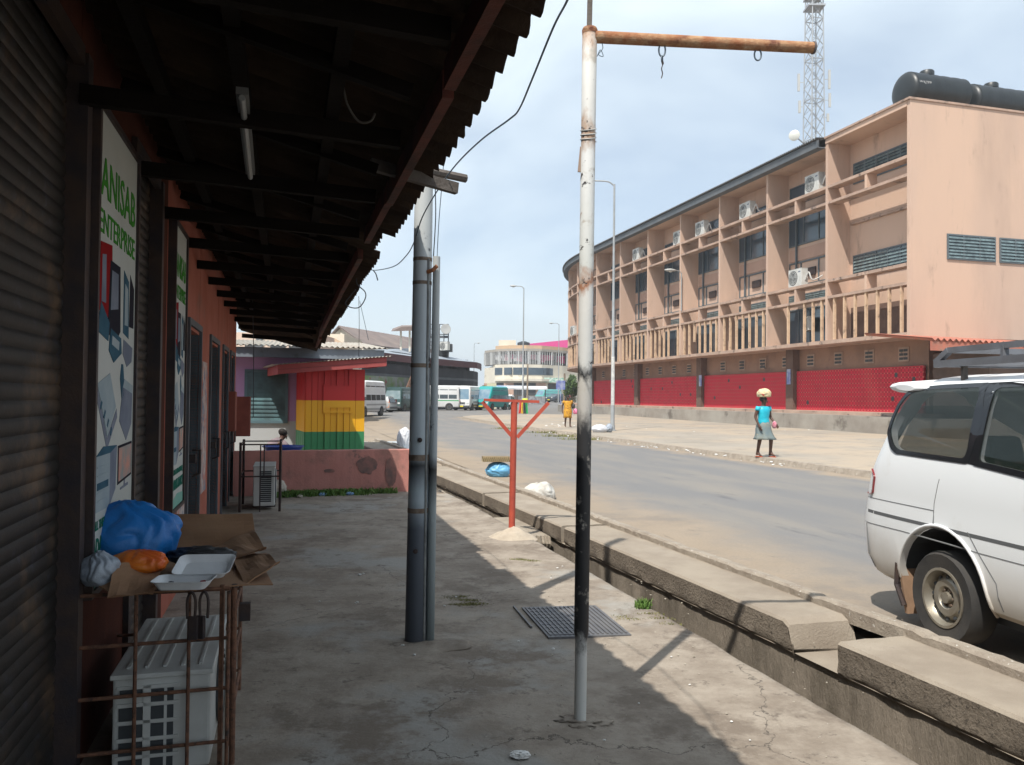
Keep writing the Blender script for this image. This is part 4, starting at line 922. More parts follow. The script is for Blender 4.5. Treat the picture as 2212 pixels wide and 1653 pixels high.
litter('litter', [(x_, 932+(x_-1158)*.143+random.uniform(-6, 1.5), random.uniform(.5, 1.6)) for x_ in [random.uniform(1160, 1700) for _ in range(46)]]+[(random.uniform(1320, 1850), random.uniform(908, 934), random.uniform(.4, 1.8)) for _ in range(26)]+[(random.uniform(1180, 1290), random.uniform(905, 925), random.uniform(.6, 3.2)) for _ in range(22)], MLIT, 'scraps of rubbish scattered along the far pavement and kerb', .03, .12)
c = gp(1124, 1636); tag(blob((c.x, c.y, .004), (.048, .036, .016), 31, .55, 1.5, 3, flat=-.5).build('crumpled_tissue', MLIT, smooth=False), 'crumpled white tissue on the shaded pavement at the bottom of the picture', 'tissue')
MWB = M('white_sack', (.62, .63, .65), .5, (.48, .49, .52), 4, .3, 30, stain=(.30, .30, .31), sc=6, lo=.6, hi=.75)
G = 'plastic bags and sacks of rubbish'
p = gp(873, 973); tag(blob((p.x, p.y, 0), (.22, .2, .36), 12, .10, 1.4, 5, flat=-.85, folds=.16).build('sack', MWB, smooth=True), 'upright white rubbish sack standing on the road edge left of the grey pole', 'sack', G)
p = gp(1168, 1080); tag(blob((p.x, p.y+.1, 0), (.24, .2, .19), 14, .2, 1.3, 5, flat=-.45, crease=False, folds=.10).build('sack', M('dirty_white_sack', (.58, .57, .53), .7, (.38, .35, .31), 5, .4, 40, stain=(.10, .09, .08), sc=5, lo=.62, hi=.68), smooth=True), 'torn dirty white sack lying against the kerb right of the red post', 'sack', G)
p = gp(1076, 1031); tag(blob((p.x, p.y+.1, 0), (.26, .18, .17), 17, .08, 1.4, 5, flat=-.75, folds=.12).build('plastic_bag', M('sky_blue_plastic', (.12, .34, .55), .4, (.16, .42, .62), 4, .2, 30), smooth=True), 'full light blue plastic bag on the road edge behind the red post', 'plastic bag', G)
MWOV = M('woven_mat', (.30, .22, .12), .9, (.12, .09, .05), 30, .6, 60)
bk = root('woven_tray', (p.x-.05, p.y+.1, .31), R(8), 'flat woven brown basket tray resting on the light blue bag', 'basket')
mb = MB(); mb.box((p.x-.05, p.y+.1, .37), (.56, .34, .10), R(8)); mb.build('basket_body', MWOV, bk)
mb = MB()
for i in range(14): a = -.27+.54*i/13; mb.beam((p.x-.05+a-.015, p.y+.1-.178+a*.14, .325), (p.x-.05+a+.02, p.y+.1-.178+a*.14, .415), .012, .01)
mb.build('weave', M('straw', (.45, .36, .20), .9), bk)
p = gp(1300, 934, .13); tag(blob((p.x-.1, p.y, .13), (.36, .3, .20), 21, .08, 1.5, 4, flat=-.7, folds=.12).build('sack', MWB, smooth=True), 'white sack lying at the foot of the nearest street lamp', 'sack', G)
tag(blob((p.x+.33, p.y, .13), (.16, .2, .22), 22, .3, 2.2, 4).build('sack', MCLR, smooth=True), 'grey crumpled bag between the white sack and the street lamp', 'plastic bag', G)
p = A_.lerp(B_, .235)-wn*.12; tag(blob((p.x, p.y, 0), (.14, .1, .15), 24, .2, 1.8, 4).build('plastic_bag', M('cream_plastic', (.55, .50, .42), .6, (.42, .36, .30), 6), smooth=True), 'cream plastic bag with rubbish against the low pink wall', 'plastic bag', G)
p = A_.lerp(B_, .20)-wn*.22; tag(blob((p.x, p.y, .06), (.07, .06, .07), 25, .1, 1.8, 3).build('plastic_bag', M('red_plastic', (.36, .04, .02), .5), smooth=True), 'small red plastic bundle beside the cream bag at the pink wall', 'plastic bag', G)
for i, (u, lab) in enumerate(((.47, 'blue water sachet lying in the weeds by the pink wall'), (.62, 'pale blue sachet farther right along the pink wall'))):
    p = A_.lerp(B_, u)-wn*.35; tag(blob((p.x, p.y, .005), (.07, .04, .03), 30+i, .3, 2, 3).build('sachet', M('blue_sachet', (.20, .34, .55), .5), smooth=True), lab, 'sachet')
p = gp(648, 1076); tag(blob((p.x, p.y, 0), (.05, .05, .03), 44, .3, 2, 3).build('stone', MPEB), 'small dark stone on the pavement in front of the grass', 'stone')
# rubble right of the kiosk
mb = MB()
for k in range(26):
    p = gp(805+random.uniform(-14, 60), 968+random.uniform(-6, 6)); b = blob((p.x, p.y, -.02), (random.uniform(.05, .2),)*2+(random.uniform(.04, .12),), k, .4, 2, 2, crease=False); mb.add(b.v, b.f)
tag(mb.build('rubble', MSLAB), 'heap of broken concrete rubble right of the painted kiosk', 'rubble', kind='stuff')
# ================================================================ LONG CURVED BUILDING
MSALM = M('salmon_plaster', (.52, .375, .295), .88, (.44, .315, .245), .45, .2, 12, stain=(.56, .395, .30), sc=.2, lo=.45, hi=.65, stain2=((.24, .18, .145), 1.1, .55, .78), stretch=(1, 1, .25))
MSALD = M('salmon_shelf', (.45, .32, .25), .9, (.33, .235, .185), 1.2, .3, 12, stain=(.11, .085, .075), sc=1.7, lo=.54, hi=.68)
MPANEL = M('panel_plaster', (.46, .30, .23), .9, (.40, .26, .20), .8)
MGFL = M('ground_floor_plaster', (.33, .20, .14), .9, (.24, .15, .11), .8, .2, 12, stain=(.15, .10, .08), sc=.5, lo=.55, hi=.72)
MCOLD = M('brown_column', (.12, .075, .06), .85, (.17, .11, .085), 2)
MSLAT = M('cream_slat', (.60, .43, .29), .85, (.48, .33, .22), 3, stain=(.22, .16, .12), sc=3, lo=.55, hi=.7)
MWFR = M('grey_window_frame', (.10, .125, .14), .6); MGLS = M('dark_window_glass', (.035, .06, .085), .15, (.06, .09, .12), .6, 0, spec=.8)
MGLL = M('louvre_pane', (.14, .20, .21), .2, (.06, .085, .09), 4, 0, spec=.8); MFASC = M('roof_fascia', (.085, .10, .115), .7, (.12, .13, .14), 1)
MRF = M('corrugated_grey_roof', (.16, .165, .17), .8, (.12, .12, .12), 1)
T0F = 27.5; SC = 73.0; RC = 30.0
def FP(s, d, z):
    if s <= SC: return S(T0F+d, s, z)
    a = (s-SC)/RC; return S(T0F+RC-(RC-d)*math.cos(a), SC+(RC-d)*math.sin(a), z)
def fbox(mb, s0, s1, d0, d1, z0, z1, n=None):
    if n is None: n = max(1, int((s1-s0)/1.0)) if s1 > SC else 1
    k = len(mb.v)
    for i in range(n+1):
        s_ = s0+(s1-s0)*i/n; mb.v += [FP(s_, d0, z0), FP(s_, d1, z0), FP(s_, d1, z1), FP(s_, d0, z1)]
    for i in range(n):
        for j in range(4): a = k+i*4+j; b = k+i*4+(j+1) % 4; mb.f.append((a, b, b+4, a+4))
    mb.f += [(k, k+1, k+2, k+3), (k+n*4+3, k+n*4+2, k+n*4+1, k+n*4)]
    return mb
bl = root('office_building', FP(50, 0, 0), SANG, 'long curved salmon coloured building with deep concrete fins, balconies and red lattice ground floor', 'building')
SB = [30.9, 36.9]+[36.9+5.55*k for k in range(1, 13)]; SE = SB[-1]
ZT, ZS = 15.5, 4.65; DW = 1.4
fbox(MB(), 31.1, SE, DW, 13, ZS, ZT-.03, 60).build('wall', MSALM, bl)
fbox(MB(), 30.9, 31.1, 0, 14, ZS, ZT+.1, 1).build('end_wall', MSALM, bl)
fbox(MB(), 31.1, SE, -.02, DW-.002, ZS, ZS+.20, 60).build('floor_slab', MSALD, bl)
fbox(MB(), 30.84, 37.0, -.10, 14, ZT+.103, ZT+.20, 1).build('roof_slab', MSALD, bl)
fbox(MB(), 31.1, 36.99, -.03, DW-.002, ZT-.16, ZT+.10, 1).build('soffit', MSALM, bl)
fbox(MB(), 37.0, SE, -.02, DW-.002, 15.12, 15.2, 60).build('soffit', MSALM, bl)
fbox(MB(), 37.0, SE, -.50, -.42, 15.12, 15.52, 60).build('fascia', MFASC, bl)
fbox(MB(), 37.0, SE, -.42, -.02, 15.12, 15.17, 60).build('soffit', MFASC, bl)
mb = MB(); LR = SE-37.0; NR = int(LR/.2)*8
for o in (0, -.02): mb.grid(NR, 3, lambda u, v: FP(37.0+LR*u, -.62+9*v, 15.60+o+.9*v+.045*math.cos(u*LR/.2*2*math.pi)))
mb.build('roof', MRF, bl)
for i, s_ in enumerate(SB[1:-1]): fbox(MB(), s_-.09, s_+.09, 0, DW-.003, ZS+.2, 15.12 if i else ZT-.16, 1).build('fin', MSALM, bl)
LV = [(12.93, 13.08), (12.08, 12.22), (7.92, 8.07), (7.05, 7.19)]
def window(s0, s1, z0, z1, n, kind='glass', d=DW):
    mb = MB(); f = .07
    for a, b, c_, e in ((s0, s1, z0, z0+f), (s0, s1, z1-f, z1), (s0, s0+f, z0+f, z1-f), (s1-f, s1, z0+f, z1-f)): fbox(mb, a, b, d-.07, d-.002, c_, e, 1)
    for k in range(1, n): x = s0+(s1-s0)*k/n; fbox(mb, x-.035, x+.035, d-.068, d-.004, z0+f, z1-f, 1)
    w = mb.build('window', MWFR, bl)
    fbox(MB(), s0+f, s1-f, d-.03, d-.003, z0+f, z1-f, 1).build('pane', MGLS, w)
    if kind == 'louvre':
        mb = MB(); m_ = max(4, int((z1-z0)/.17))
        for k in range(m_):
            za = z0+f+(z1-z0-2*f)*k/m_; mb.hexa([FP(s0+f, d-.09, za), FP(s1-f, d-.09, za), FP(s1-f, d-.08, za), FP(s0+f, d-.08, za), FP(s0+f, d-.035, za+.13), FP(s1-f, d-.035, za+.13), FP(s1-f, d-.03, za+.13), FP(s0+f, d-.03, za+.13)])
        mb.build('louvre', MGLL, w)
    return w
rnd = random.Random(5)
nsl = 0
for i in range(len(SB)-1):
    a, b = SB[i]+.2, SB[i+1]-.2
    if i == 0: a = SB[0]+.21
    a0, b0 = (SB[i]+.091 if i else 31.101), SB[i+1]-.091; m_ = (a+b)/2
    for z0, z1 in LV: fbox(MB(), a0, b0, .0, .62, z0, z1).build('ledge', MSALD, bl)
    for z0, z1 in ((12.22, 12.93), (7.19, 7.92)): fbox(MB(), m_-.08, m_+.08, .02, .62, z0, z1, 1).build('divider', MSALM, bl)
    # slats
    n = 7; miss = {1: (3, 5, 6), 3: ()}.get(i, (rnd.randrange(7),) if rnd.random() < .5 else ())
    for k in range(n):
        if k in miss or nsl >= 100: continue
        x = a0+(b0-a0)*(k+.55)/(n+.1); zb = ZS+.2
        if i == 3 and k == 4: zb = 5.7
        fbox(MB(), x-.055, x+.055, .04, .17, zb, 7.05, 1).build('slat', MSLAT, bl); nsl += 1
    if i == 0:
        window(32.2, 36.5, 13.15, 14.25, 5, 'louvre'); window(32.2, 36.5, 8.2, 9.35, 5, 'louvre')
        fbox(MB(), 31.2, 36.6, DW-.14, DW-.002, 11.0, 11.14, 1).build('string_course', MSALD, bl)
        fbox(MB(), 31.2, 36.7, DW-.02, DW-.002, ZS+.2, 6.6, 1).build('dado', MCOLD, bl)
        continue
    if i > 9: 
        window(a+.8, b-.3, 10.9, 12.3, 3); window(a+.8, b-.3, 5.2, 6.9, 3); continue
    p = .9*rnd.random()
    window(a+.9, b-.05, 10.75, 12.75, 3); window(a+.3, b-.05, 7.3, 7.85, 4, 'louvre'); window(a-.05, b+.05, 4.9, 7.0, 5)
    window(a+1.2, b-.1, 13.2, 14.3 if i % 2 else 13.9, 2)
    # lower panels with a small opening
    mb = MB(); q0, q1 = a+.9, b-.05
    for z in (9.7, 8.35): fbox(mb, q0, q1, DW-.06, DW-.002, z, z+.09, 1)
    for x in (q0, q0+(q1-q0)*.33, q0+(q1-q0)*.72, q1-.07): fbox(mb, x, x+.07, DW-.058, DW-.003, 8.44, 9.7, 1)
    mb.build('panel_frame', MWFR, bl)
    fbox(MB(), q0+(q1-q0)*.40, q0+(q1-q0)*.62, DW-.10, DW-.003, 8.85, 9.3, 1).build('opening', MFRAME, bl)
    fbox(MB(), q0, q1, DW-.05, DW-.003, 8.1, 8.32, 1).build('drip_band', MCOLD, bl)
    fbox(MB(), q0+.1, q1-.1, DW-.05, DW-.003, 9.85, 10.55, 1).build('panel', MPANEL, bl)
    fbox(MB(), b-.9, b-.8, DW-.16, DW-.07, 8.4, 12.6, 1).build('downpipe', MWFR, bl)
# end wall windows
for t0_, t1_, n in ((29.55, 32.35, 3), (32.6, 35.4, 3)):
    s0_ = 30.9; z0, z1 = 8.3, 9.5; f = .07; mb = MB()
    for ta, tb_, za, zb in ((t0_, t1_, z0, z0+f), (t0_, t1_, z1-f, z1), (t0_, t0_+f, z0+f, z1-f), (t1_-f, t1_, z0+f, z1-f)): mb.sbox(ta, tb_, s0_-.06, s0_-.002, za, zb)
    for k in (1, 2): x = t0_+(t1_-t0_)*k/3; mb.sbox(x-.04, x+.04, s0_-.058, s0_-.003, z0+f, z1-f)
    w = mb.build('window', MWFR, bl); MB().sbox(t0_+f, t1_-f, s0_-.02, s0_-.003, z0+f, z1-f).build('pane', MGLS, w)
    mb = MB()
    for k in range(7):
        za = z0+f+(z1-z0-2*f)*k/7; mb.hexa([S(t0_+f, s0_-.08, za), S(t1_-f, s0_-.08, za), S(t1_-f, s0_-.07, za), S(t0_+f, s0_-.07, za), S(t0_+f, s0_-.03, za+.12), S(t1_-f, s0_-.03, za+.12), S(t1_-f, s0_-.025, za+.12), S(t0_+f, s0_-.025, za+.12)])
    mb.build('louvre', MGLL, w)
# ground floor
DG = 1.7
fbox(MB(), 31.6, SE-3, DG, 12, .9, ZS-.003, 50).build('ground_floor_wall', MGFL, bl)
fbox(MB(), 24, SE-3, -1.0, 12.5, -.1, .93, 60).build('plinth', M('plinth_concrete', (.34, .315, .275), .9, (.24, .21, .18), .6, .3, 12, stain=(.15, .13, .11), sc=.9, lo=.55, hi=.7), bl)
fbox(MB(), 30, SE-3, -.2, DG-.01, .935, 1.10, 60).build('step', MSALD, bl)
colS = (42.0, 53.0, 64.0, 75.0)
for s_ in colS: fbox(MB(), s_-.35, s_+.35, DG-.45, DG-.003, 1.10, ZS-.003, 1).build('column', MCOLD, bl)
def lattice_mat():
    m = bpy.data.materials.new('red_lattice'); m.use_nodes = True; n = m.node_tree.nodes; l = m.node_tree.links; b = n['Principled BSDF']; b.inputs['Roughness'].default_value = .75
    uv = n.new('ShaderNodeUVMap'); br = n.new('ShaderNodeTexBrick'); br.offset = 0; br.inputs['Scale'].default_value = 1; br.inputs['Brick Width'].default_value = .235; br.inputs['Row Height'].default_value = .235; br.inputs['Mortar Size'].default_value = .028; br.inputs['Mortar Smooth'].default_value = .3
    br.inputs['Color1'].default_value = (.58, .016, .045, 1); br.inputs['Color2'].default_value = (.50, .014, .035, 1); br.inputs['Mortar'].default_value = (.27, .008, .018, 1)
    l.new(uv.outputs[0], br.inputs['Vector'])
    mp = n.new('ShaderNodeMapping'); mp.inputs['Location'].default_value = (.1175, .1175, 0); l.new(uv.outputs[0], mp.inputs[0])
    vo = n.new('ShaderNodeTexVoronoi'); vo.inputs['Scale'].default_value = 1/.235; vo.inputs['Randomness'].default_value = 0; l.new(uv.outputs[0], vo.inputs['Vector'])
    k = n.new('ShaderNodeMapRange'); k.inputs[1].default_value = .16; k.inputs[2].default_value = .22; k.inputs[3].default_value = .8; k.inputs[4].default_value = 0; l.new(vo.outputs['Distance'], k.inputs[0])
    x = n.new('ShaderNodeMixRGB'); l.new(k.outputs[0], x.inputs[0]); l.new(br.outputs[0], x.inputs[1]); x.inputs[2].default_value = (.66, .14, .12, 1)
    z = n.new('ShaderNodeTexNoise'); z.inputs['Scale'].default_value = .35; z.inputs['Detail'].default_value = 4; l.new(uv.outputs[0], z.inputs['Vector'])
    r = n.new('ShaderNodeMapRange'); r.inputs[1].default_value = .58; r.inputs[2].default_value = .75; r.inputs[4].default_value = .5; l.new(z.outputs[0], r.inputs[0])
    z3 = n.new('ShaderNodeTexNoise'); z3.inputs['Scale'].default_value = 1.4; z3.inputs['Detail'].default_value = 8; l.new(uv.outputs[0], z3.inputs['Vector']); r3 = n.new('ShaderNodeMapRange'); r3.inputs[1].default_value = .5; r3.inputs[2].default_value = .75; r3.inputs[4].default_value = .35; l.new(z3.outputs[0], r3.inputs[0])
    y = n.new('ShaderNodeMixRGB'); l.new(r.outputs[0], y.inputs[0]); l.new(x.outputs[0], y.inputs[1]); y.inputs[2].default_value = (.62, .13, .10, 1); y3 = n.new('ShaderNodeMixRGB'); l.new(r3.outputs[0], y3.inputs[0]); l.new(y.outputs[0], y3.inputs[1]); y3.inputs[2].default_value = (.22, .012, .018, 1); l.new(y3.outputs[0], b.inputs['Base Color'])
    return m
MLAT = lattice_mat()
def fuv(v): d = Vector((v.x, v.y, 0)); return (d.dot(SDIR), v.z)
for s0_, s1_ in ((31.7, 41.6), (42.5, 52.6), (53.4, 63.6), (64.4, 74.6)):
    g_ = fbox(MB(), s0_, s1_, DG-.22, DG-.10, 1.10, 3.36, 1).build('lattice_screen', MLAT, bl, uv=fuv)
    mb = MB()
    for k in range(rnd.randrange(3, 7)):
        u = int(rnd.uniform(s0_+.6, s1_-.6)/.235)*.235; v = int(rnd.uniform(1.3, 3.1)/.235)*.235; fbox(mb, u+.03, u+.21, DG-.225, DG-.10, v+.03, v+.25, 1)
    mb.build('missing_block', MACD, g_)
for i, s_ in enumerate([33.2+2.45*k for k in range(17)]):
    if min(abs(s_-c_) for c_ in colS) < .7: continue
    mb = MB()
    fbox(mb, s_-.35, s_+.35, DG-.04, DG-.003, 3.62, 4.32, 1); v_ = mb.build('vent', MSALD, bl)
    mb = MB()
    for k in range(3): fbox(mb, s_-.27, s_-.02, DG-.06, DG-.041, 3.70+.2*k, 3.82+.2*k, 1); fbox(mb, s_+.02, s_+.27, DG-.06, DG-.041, 3.70+.2*k, 3.82+.2*k, 1)
    mb.build('vent_hole', MACD, v_)
for s_, h in ((42.0, .9), (52.7, .8)):
    tag(fbox(MB(), s_-.18, s_+.18, DG-.50, DG-.46, 2.6, 2.6+h, 1).build('poster', M('blue_poster', (.12, .16, .40), .7, (.45, .48, .55), 2.5)), 'small blue and white poster stuck on the '+('nearest' if s_ < 50 else 'second')+' brown ground floor column', 'poster', 'posters on the brown columns')
# units on the ledges
GA = 'air conditioner units'
u0 = air_unit('air_conditioner', 1.22, .42, .98, 'x', 'air conditioner', GA)
place = [(38.4, 13.08, 'white air conditioner on the top ledge in the second bay from the building corner'),
         (39.9, 8.07, 'white air conditioner on the lower ledge in the second bay from the corner'),
         (45.2, 13.08, 'white air conditioner on the top ledge in the third bay from the corner'),
         (51.0, 13.08, 'white air conditioner on the top ledge, right of the facade lamp, with hoses'),
         (54.4, 13.08, 'white air conditioner on the top ledge just left of the fourth fin, nearest the middle'),
         (61.8, 13.08, 'white air conditioner on the top ledge between the lamp post and the fourth fin'),
         (78.8, 8.07, 'tiny white air conditioner on the lower ledge where the building curves away')]
for i, (s_, z, lab) in enumerate(place):
    o = u0 if i == 0 else copy_tree(u0)
    o.location = FP(s_, .36, z+.03); o.rotation_euler = (0, 0, SANG+R(-90)); o['label'] = lab
    o.rotation_euler = (0, 0, math.atan2(-SN.y, -SN.x)+R(90))
for s_, z in ((38.4, 13.08), (39.9, 8.07), (45.2, 13.08), (51.0, 13.08), (61.8, 13.08)):
    mb = MB()
    for q in range(2): mb.tube(smooth_pts([FP(s_-.62, .4, z+.35+.1*q), FP(s_-.85, .45, z+.75), FP(s_-1.0, .6, z+.3), FP(s_-.9, 1.3, z+.6)]), .04, 6)
    mb.build('coolant_pipe', M('white_hose', (.5, .5, .48), .7), bl)
ub = copy_tree(u0); ub.location = FP(39.6, .95, 5.6); ub.rotation_euler = (0, 0, math.atan2(-SN.y, -SN.x)+R(60)); ub['label'] = 'dusty air conditioner unit tucked behind the broken slats of the second bay'; ub.scale = (.8, .8, .8)
# lamp standing on the ledge
MGALV = M('galvanised_steel', (.36, .38, .39), .5, (.30, .32, .33), 3, metal=.3, stain=(.46, .46, .45), sc=2, lo=.6, hi=.7)
MLAMP = M('lamp_housing', (.42, .43, .42), .5); MLENS = M('lamp_lens', (.55, .56, .52), .3)
def street_lamp(base, h, arm, hd, label, group, r=(.10, .045), ring=True, head=.7):
    r_ = root('street_lamp', base, 0, label, 'street lamp', group)
    b = Vector(base); hd = Vector(hd).normalized()
    MB().tube([b+Vector((0, 0, z*h)) for z in (0, .3, .302, .6, 1)], [r[0], r[0]*.82, r[0]*.72, r[0]*.6, r[1]], 14).build('pole', MGALV, r_, smooth='auto')
    t = b+Vector((0, 0, h)); MB().tube(smooth_pts([t-Vector((0, 0, .1)), t+hd*arm*.3+Vector((0, 0, .12)), t+hd*arm+Vector((0, 0, .16))]), r[1]*.8, 8).build('arm', MGALV, r_)
    c = t+hd*(arm+head*.4)+Vector((0, 0, .17)); sd_ = hd.cross(Vector((0, 0, 1)))
    rings = []
    for u, w, z0, z1 in ((-.5, .05, -.03, .03), (-.3, .12, -.06, .06), (0, .17, -.08, .09), (.3, .15, -.07, .07), (.5, .05, -.02, .03)):
        rings.append([c+hd*u*head+sd_*w*math.cos(a)*head/.7+Vector((0, 0, (z1 if math.sin(a) > 0 else -z0)*math.sin(a)*head/.7)) for a in [2*math.pi*k/10 for k in range(10)]])
    MB().loft(rings).build('lamp_head', MLAMP, r_, smooth=True)
    MB().disk(c+Vector((0, 0, -.07*head/.7)), (0, 0, -1), [(.13, 0), (.10, .05), (0, .07)], 12).build('lens', MLENS, r_)
    if ring: MB().disk(b, (0, 0, 1), [(.19, 0), (.19, .03), (.12, .05), (.12, .25), (0, .25)], 12).build('base_plate', MGALV, r_)
    return r_
GLP = 'street lamps along the far side of the road'
def lamp_at(px, pyb, ptx, pty, z, head_px, label, arm, Y=None):
    b = gp(px, pyb, z) if Y is None else at(px, pyb, Y); b.z = z; b.z += gz(b.x, b.y)*(1 if Y is None else 1)
    t = at(ptx, pty, b.y); return street_lamp(b, t.z-b.z, arm, (-1 if head_px < ptx else 1, .0, 0), label, GLP)
lamp_at(1323, 930.5, 1311, 398, .13, 1285, 'tall grey street lamp on the far pavement, nearest and tallest in the picture', 1.0)
l2 = lamp_at(1129, 893, 1122, 622, 0, 1100, 'street lamp rising behind the red T shaped post with its head to the left', .7, 76)
lamp_at(1206, 882, 1203, 701, 0, 1190, 'small distant street lamp beside the rounded end of the salmon building', .8, 114)
lamp_at(1023, 876, 1022, 743, 0, 1032, 'faint far street lamp between the black bar and the cream building', .5, 150)
b = FP(53.3, -.02, 8.07); lf = street_lamp(b, 2.75, .5, (-.9, -.2, 0), 'short lamp with pale head mounted on the ledge of the salmon building', GLP, r=(.05, .035), ring=False, head=.9)
mb = MB(); bb = gp(1323, 930.5, .13)
for z, h_, a0 in ((1.2, 2.3, 0),): 
    mb.loft([[bb+Vector((math.cos(a+a0-2.4)*.103, math.sin(a+a0-2.4)*.103, z+dz)) for a in [k*.22 for k in range(8)]]+[bb+Vector((math.cos(a+a0-2.4)*.098, math.sin(a+a0-2.4)*.098, z+dz)) for a in [k*.22 for k in range(7, -1, -1)]] for dz in (0, h_)])
tag(mb.build('pasted_bills', M('paper_bills', (.58, .58, .55), .8, (.4, .4, .4), 6)), 'weathered white paper bills pasted round the nearest street lamp', 'paper bills')
# wooden electricity poles near the far corner
MWPOLE = M('wooden_pole', (.28, .22, .16), .9, (.20, .16, .12), 3, stretch=(1, 1, .2))
p = at(1219, 880, 100); p.z = 0; tag(MB().tube([p, p+Vector((0, 0, 4.7))], [.16, .11], 10).build('wooden_pole', MWPOLE), 'brown wooden pole beside the far street lamp at the building end', 'pole')
p = at(1139, 880, 118); p.z = 0; tag(MB().tube([p, p+Vector((0, 0, 6.6))], [.16, .11], 10).build('wooden_pole', MWPOLE), 'thin wooden pole in front of the cream building', 'pole')
# low shed right, behind the minivan
MRCOR = M('faded_red_roof', (.42, .15, .10), .8, (.34, .12, .085), 1.5, stain=(.25, .17, .13), sc=2)
sh = root('shed', S(30, 29, 0), SANG, 'low shed with faded red corrugated roof edge behind the white minivan', 'shed')
MB().sbox(28.6, 45, 27.6, 30.7, 0, 3.85).build('wall', M('shed_wall', (.15, .10, .08), .9, (.10, .07, .055), 1), sh)
mb = MB()
mb.grid(240, 2, lambda u, v: S(25.0+8*u, 26.9+4.0*v, 4.18+.5*v+.05*math.cos(u*8/.3*2*math.pi)-.012*u*8)); mb.grid(240, 2, lambda u, v: S(25.0+8*u, 26.9+4.0*v, 4.15+.5*v+.05*math.cos(u*8/.3*2*math.pi)-.012*u*8)); mb.build('roof_sheet', MRCOR, sh)
MB().sbox(25.0, 33.0, 26.95, 27.0, 3.72, 4.11).build('fascia', MRCOR, sh)
MB().sbox(33.05, 46, 26.9, 30.8, 3.9, 4.35).build('grey_canopy', M('grey_tin', (.20, .21, .23), .6), sh)
# water tanks on the roof
MTANK = M('black_tank_plastic', (.012, .015, .017), .42, (.02, .025, .028), 1, spec=.5)
def tank(t0_, t1_, s_, z, r, label):
    rt = root('water_tank', S((t0_+t1_)/2, s_, z-r), SANG, label, 'water tank', 'black water tanks on the roof'); L_ = t1_-t0_; prof = []
    for k in range(7): a = math.pi/2*k/6; prof.append((r*math.sin(a)*.98, .28*(1-math.cos(a))))
    n = 10
    for k in range(n+1):
        x = .28+(L_-.56)*k/n; prof += [(r, x), (r*.965 if k % 2 else r, x+.02)]
    for k in range(7): a = math.pi/2*(1-k/6); prof.append((r*math.sin(a)*.98, L_-.28*(1-math.cos(a))))
    MB().disk(S(t0_, s_, z), SN, prof, 28).build('tank_body', MTANK, rt, smooth='auto')
    MB().disk(S(t0_+L_*.42, s_, z+r-.05), (0, 0, 1), [(.34, 0), (.34, .20), (.30, .26), (0, .30)], 20).build('tank_lid', MTANK, rt, smooth='auto')
    mb = MB()
    for q in (.25, .75): mb.sbox(t0_+L_*q-.1, t0_+L_*q+.1, s_-r*.8, s_+r*.8, z-r-.02, z-r*.6)
    mb.build('saddle', MTANK, rt)
    return rt
tk = tank(28.1, 31.7, 32.2, 16.55, .88, 'black ribbed horizontal water tank with white lettering, left one on the roof corner')
text_mesh('lettering', 'WATER', .2, M('white_print', (.6, .6, .6), .6), tk, S(28.42, 31.35, 16.62), SN, (0, -.25, .97), width=.7)
tank(32.0, 36.0, 32.4, 16.50, .86, 'black ribbed horizontal water tank, right one on the roof, cut by the picture edge')
# lattice mast
MMAST = M('mast_steel', (.34, .36, .38), .6, metal=.2); mast_p = at(1757, 620, 92); mast_p.z = 0
mast = root('lattice_mast', mast_p, R(14), 'tall steel lattice communications mast with antennas rising behind the salmon building', 'mast')
legs = []
Hm = 56.0
def mw(z): return 1.95-.018*(z-14) if z > 14 else 1.95
def mleg(k, z): a = R(14)+[R(45), R(135), R(225), R(315)][k]; w = mw(z)*.72*.99; return mast_p+Vector((math.cos(a)*w, math.sin(a)*w, z))
for k in range(4): MB().tube([mleg(k, z) for z in (0, 14, 35, Hm)], .07, 6).build('leg', MMAST, mast)
mb = MB(); z = 8.0; i = 0
while z < Hm-1.6:
    for k in range(4):
        a, b = mleg(k, z), mleg((k+1) % 4, z+1.55); c_, d = mleg((k+1) % 4, z), mleg(k, z+1.55)
        mb.beam(a, b, .05, .05); mb.beam(c_, d, .05, .05)
        if i % 3 == 0: mb.beam(mleg(k, z), mleg((k+1) % 4, z), .09, .09)
    z += 1.55; i += 1
mb.build('bracing', MMAST, mast)
mb = MB()
for dx in (-.15, .15): mb.tube([mast_p+Vector((dx, 0, 0)), mast_p+Vector((dx, 0, Hm))], .03, 5)
z = 8
while z < Hm: mb.beam(mast_p+Vector((-.15, 0, z)), mast_p+Vector((.15, 0, z)), .04, .04); z += .8
mb.build('ladder', MMAST, mast)
for dx, z, hh in ((-1.75, 38.0, 2.0), (-1.65, 35.2, 1.4), (1.75, 38.4, 2.2), (1.8, 36.0, 1.6), (1.6, 34, .9)):
    p = at(1757, 620, 92); p.z = z; p.x += dx; mb = MB(); mb.box(p, (.26, .16, hh)); mb.beam(p, p+Vector((-dx*.35, 0, 0)), .05, .05); mb.build('panel_antenna', MLAMP, mast)
for z in (47.8, 46.6): MB().box(mast_p+Vector((0, 0, z)), (1.9, 1.9, .2)).build('platform', MMAST, mast)
pd = at(1716, 293, 90); MB().disk(pd, (-.5, -.85, 0), [(.0, -.25), (.35, -.2), (.6, .0), (.6, .1), (.4, .2), (.0, .25)], 20).build('dish', MLENS, mast, smooth='auto')
mb = MB().beam(pd, mleg(1, pd.z), .1, .1); mb.build('dish_arm', MMAST, mast)
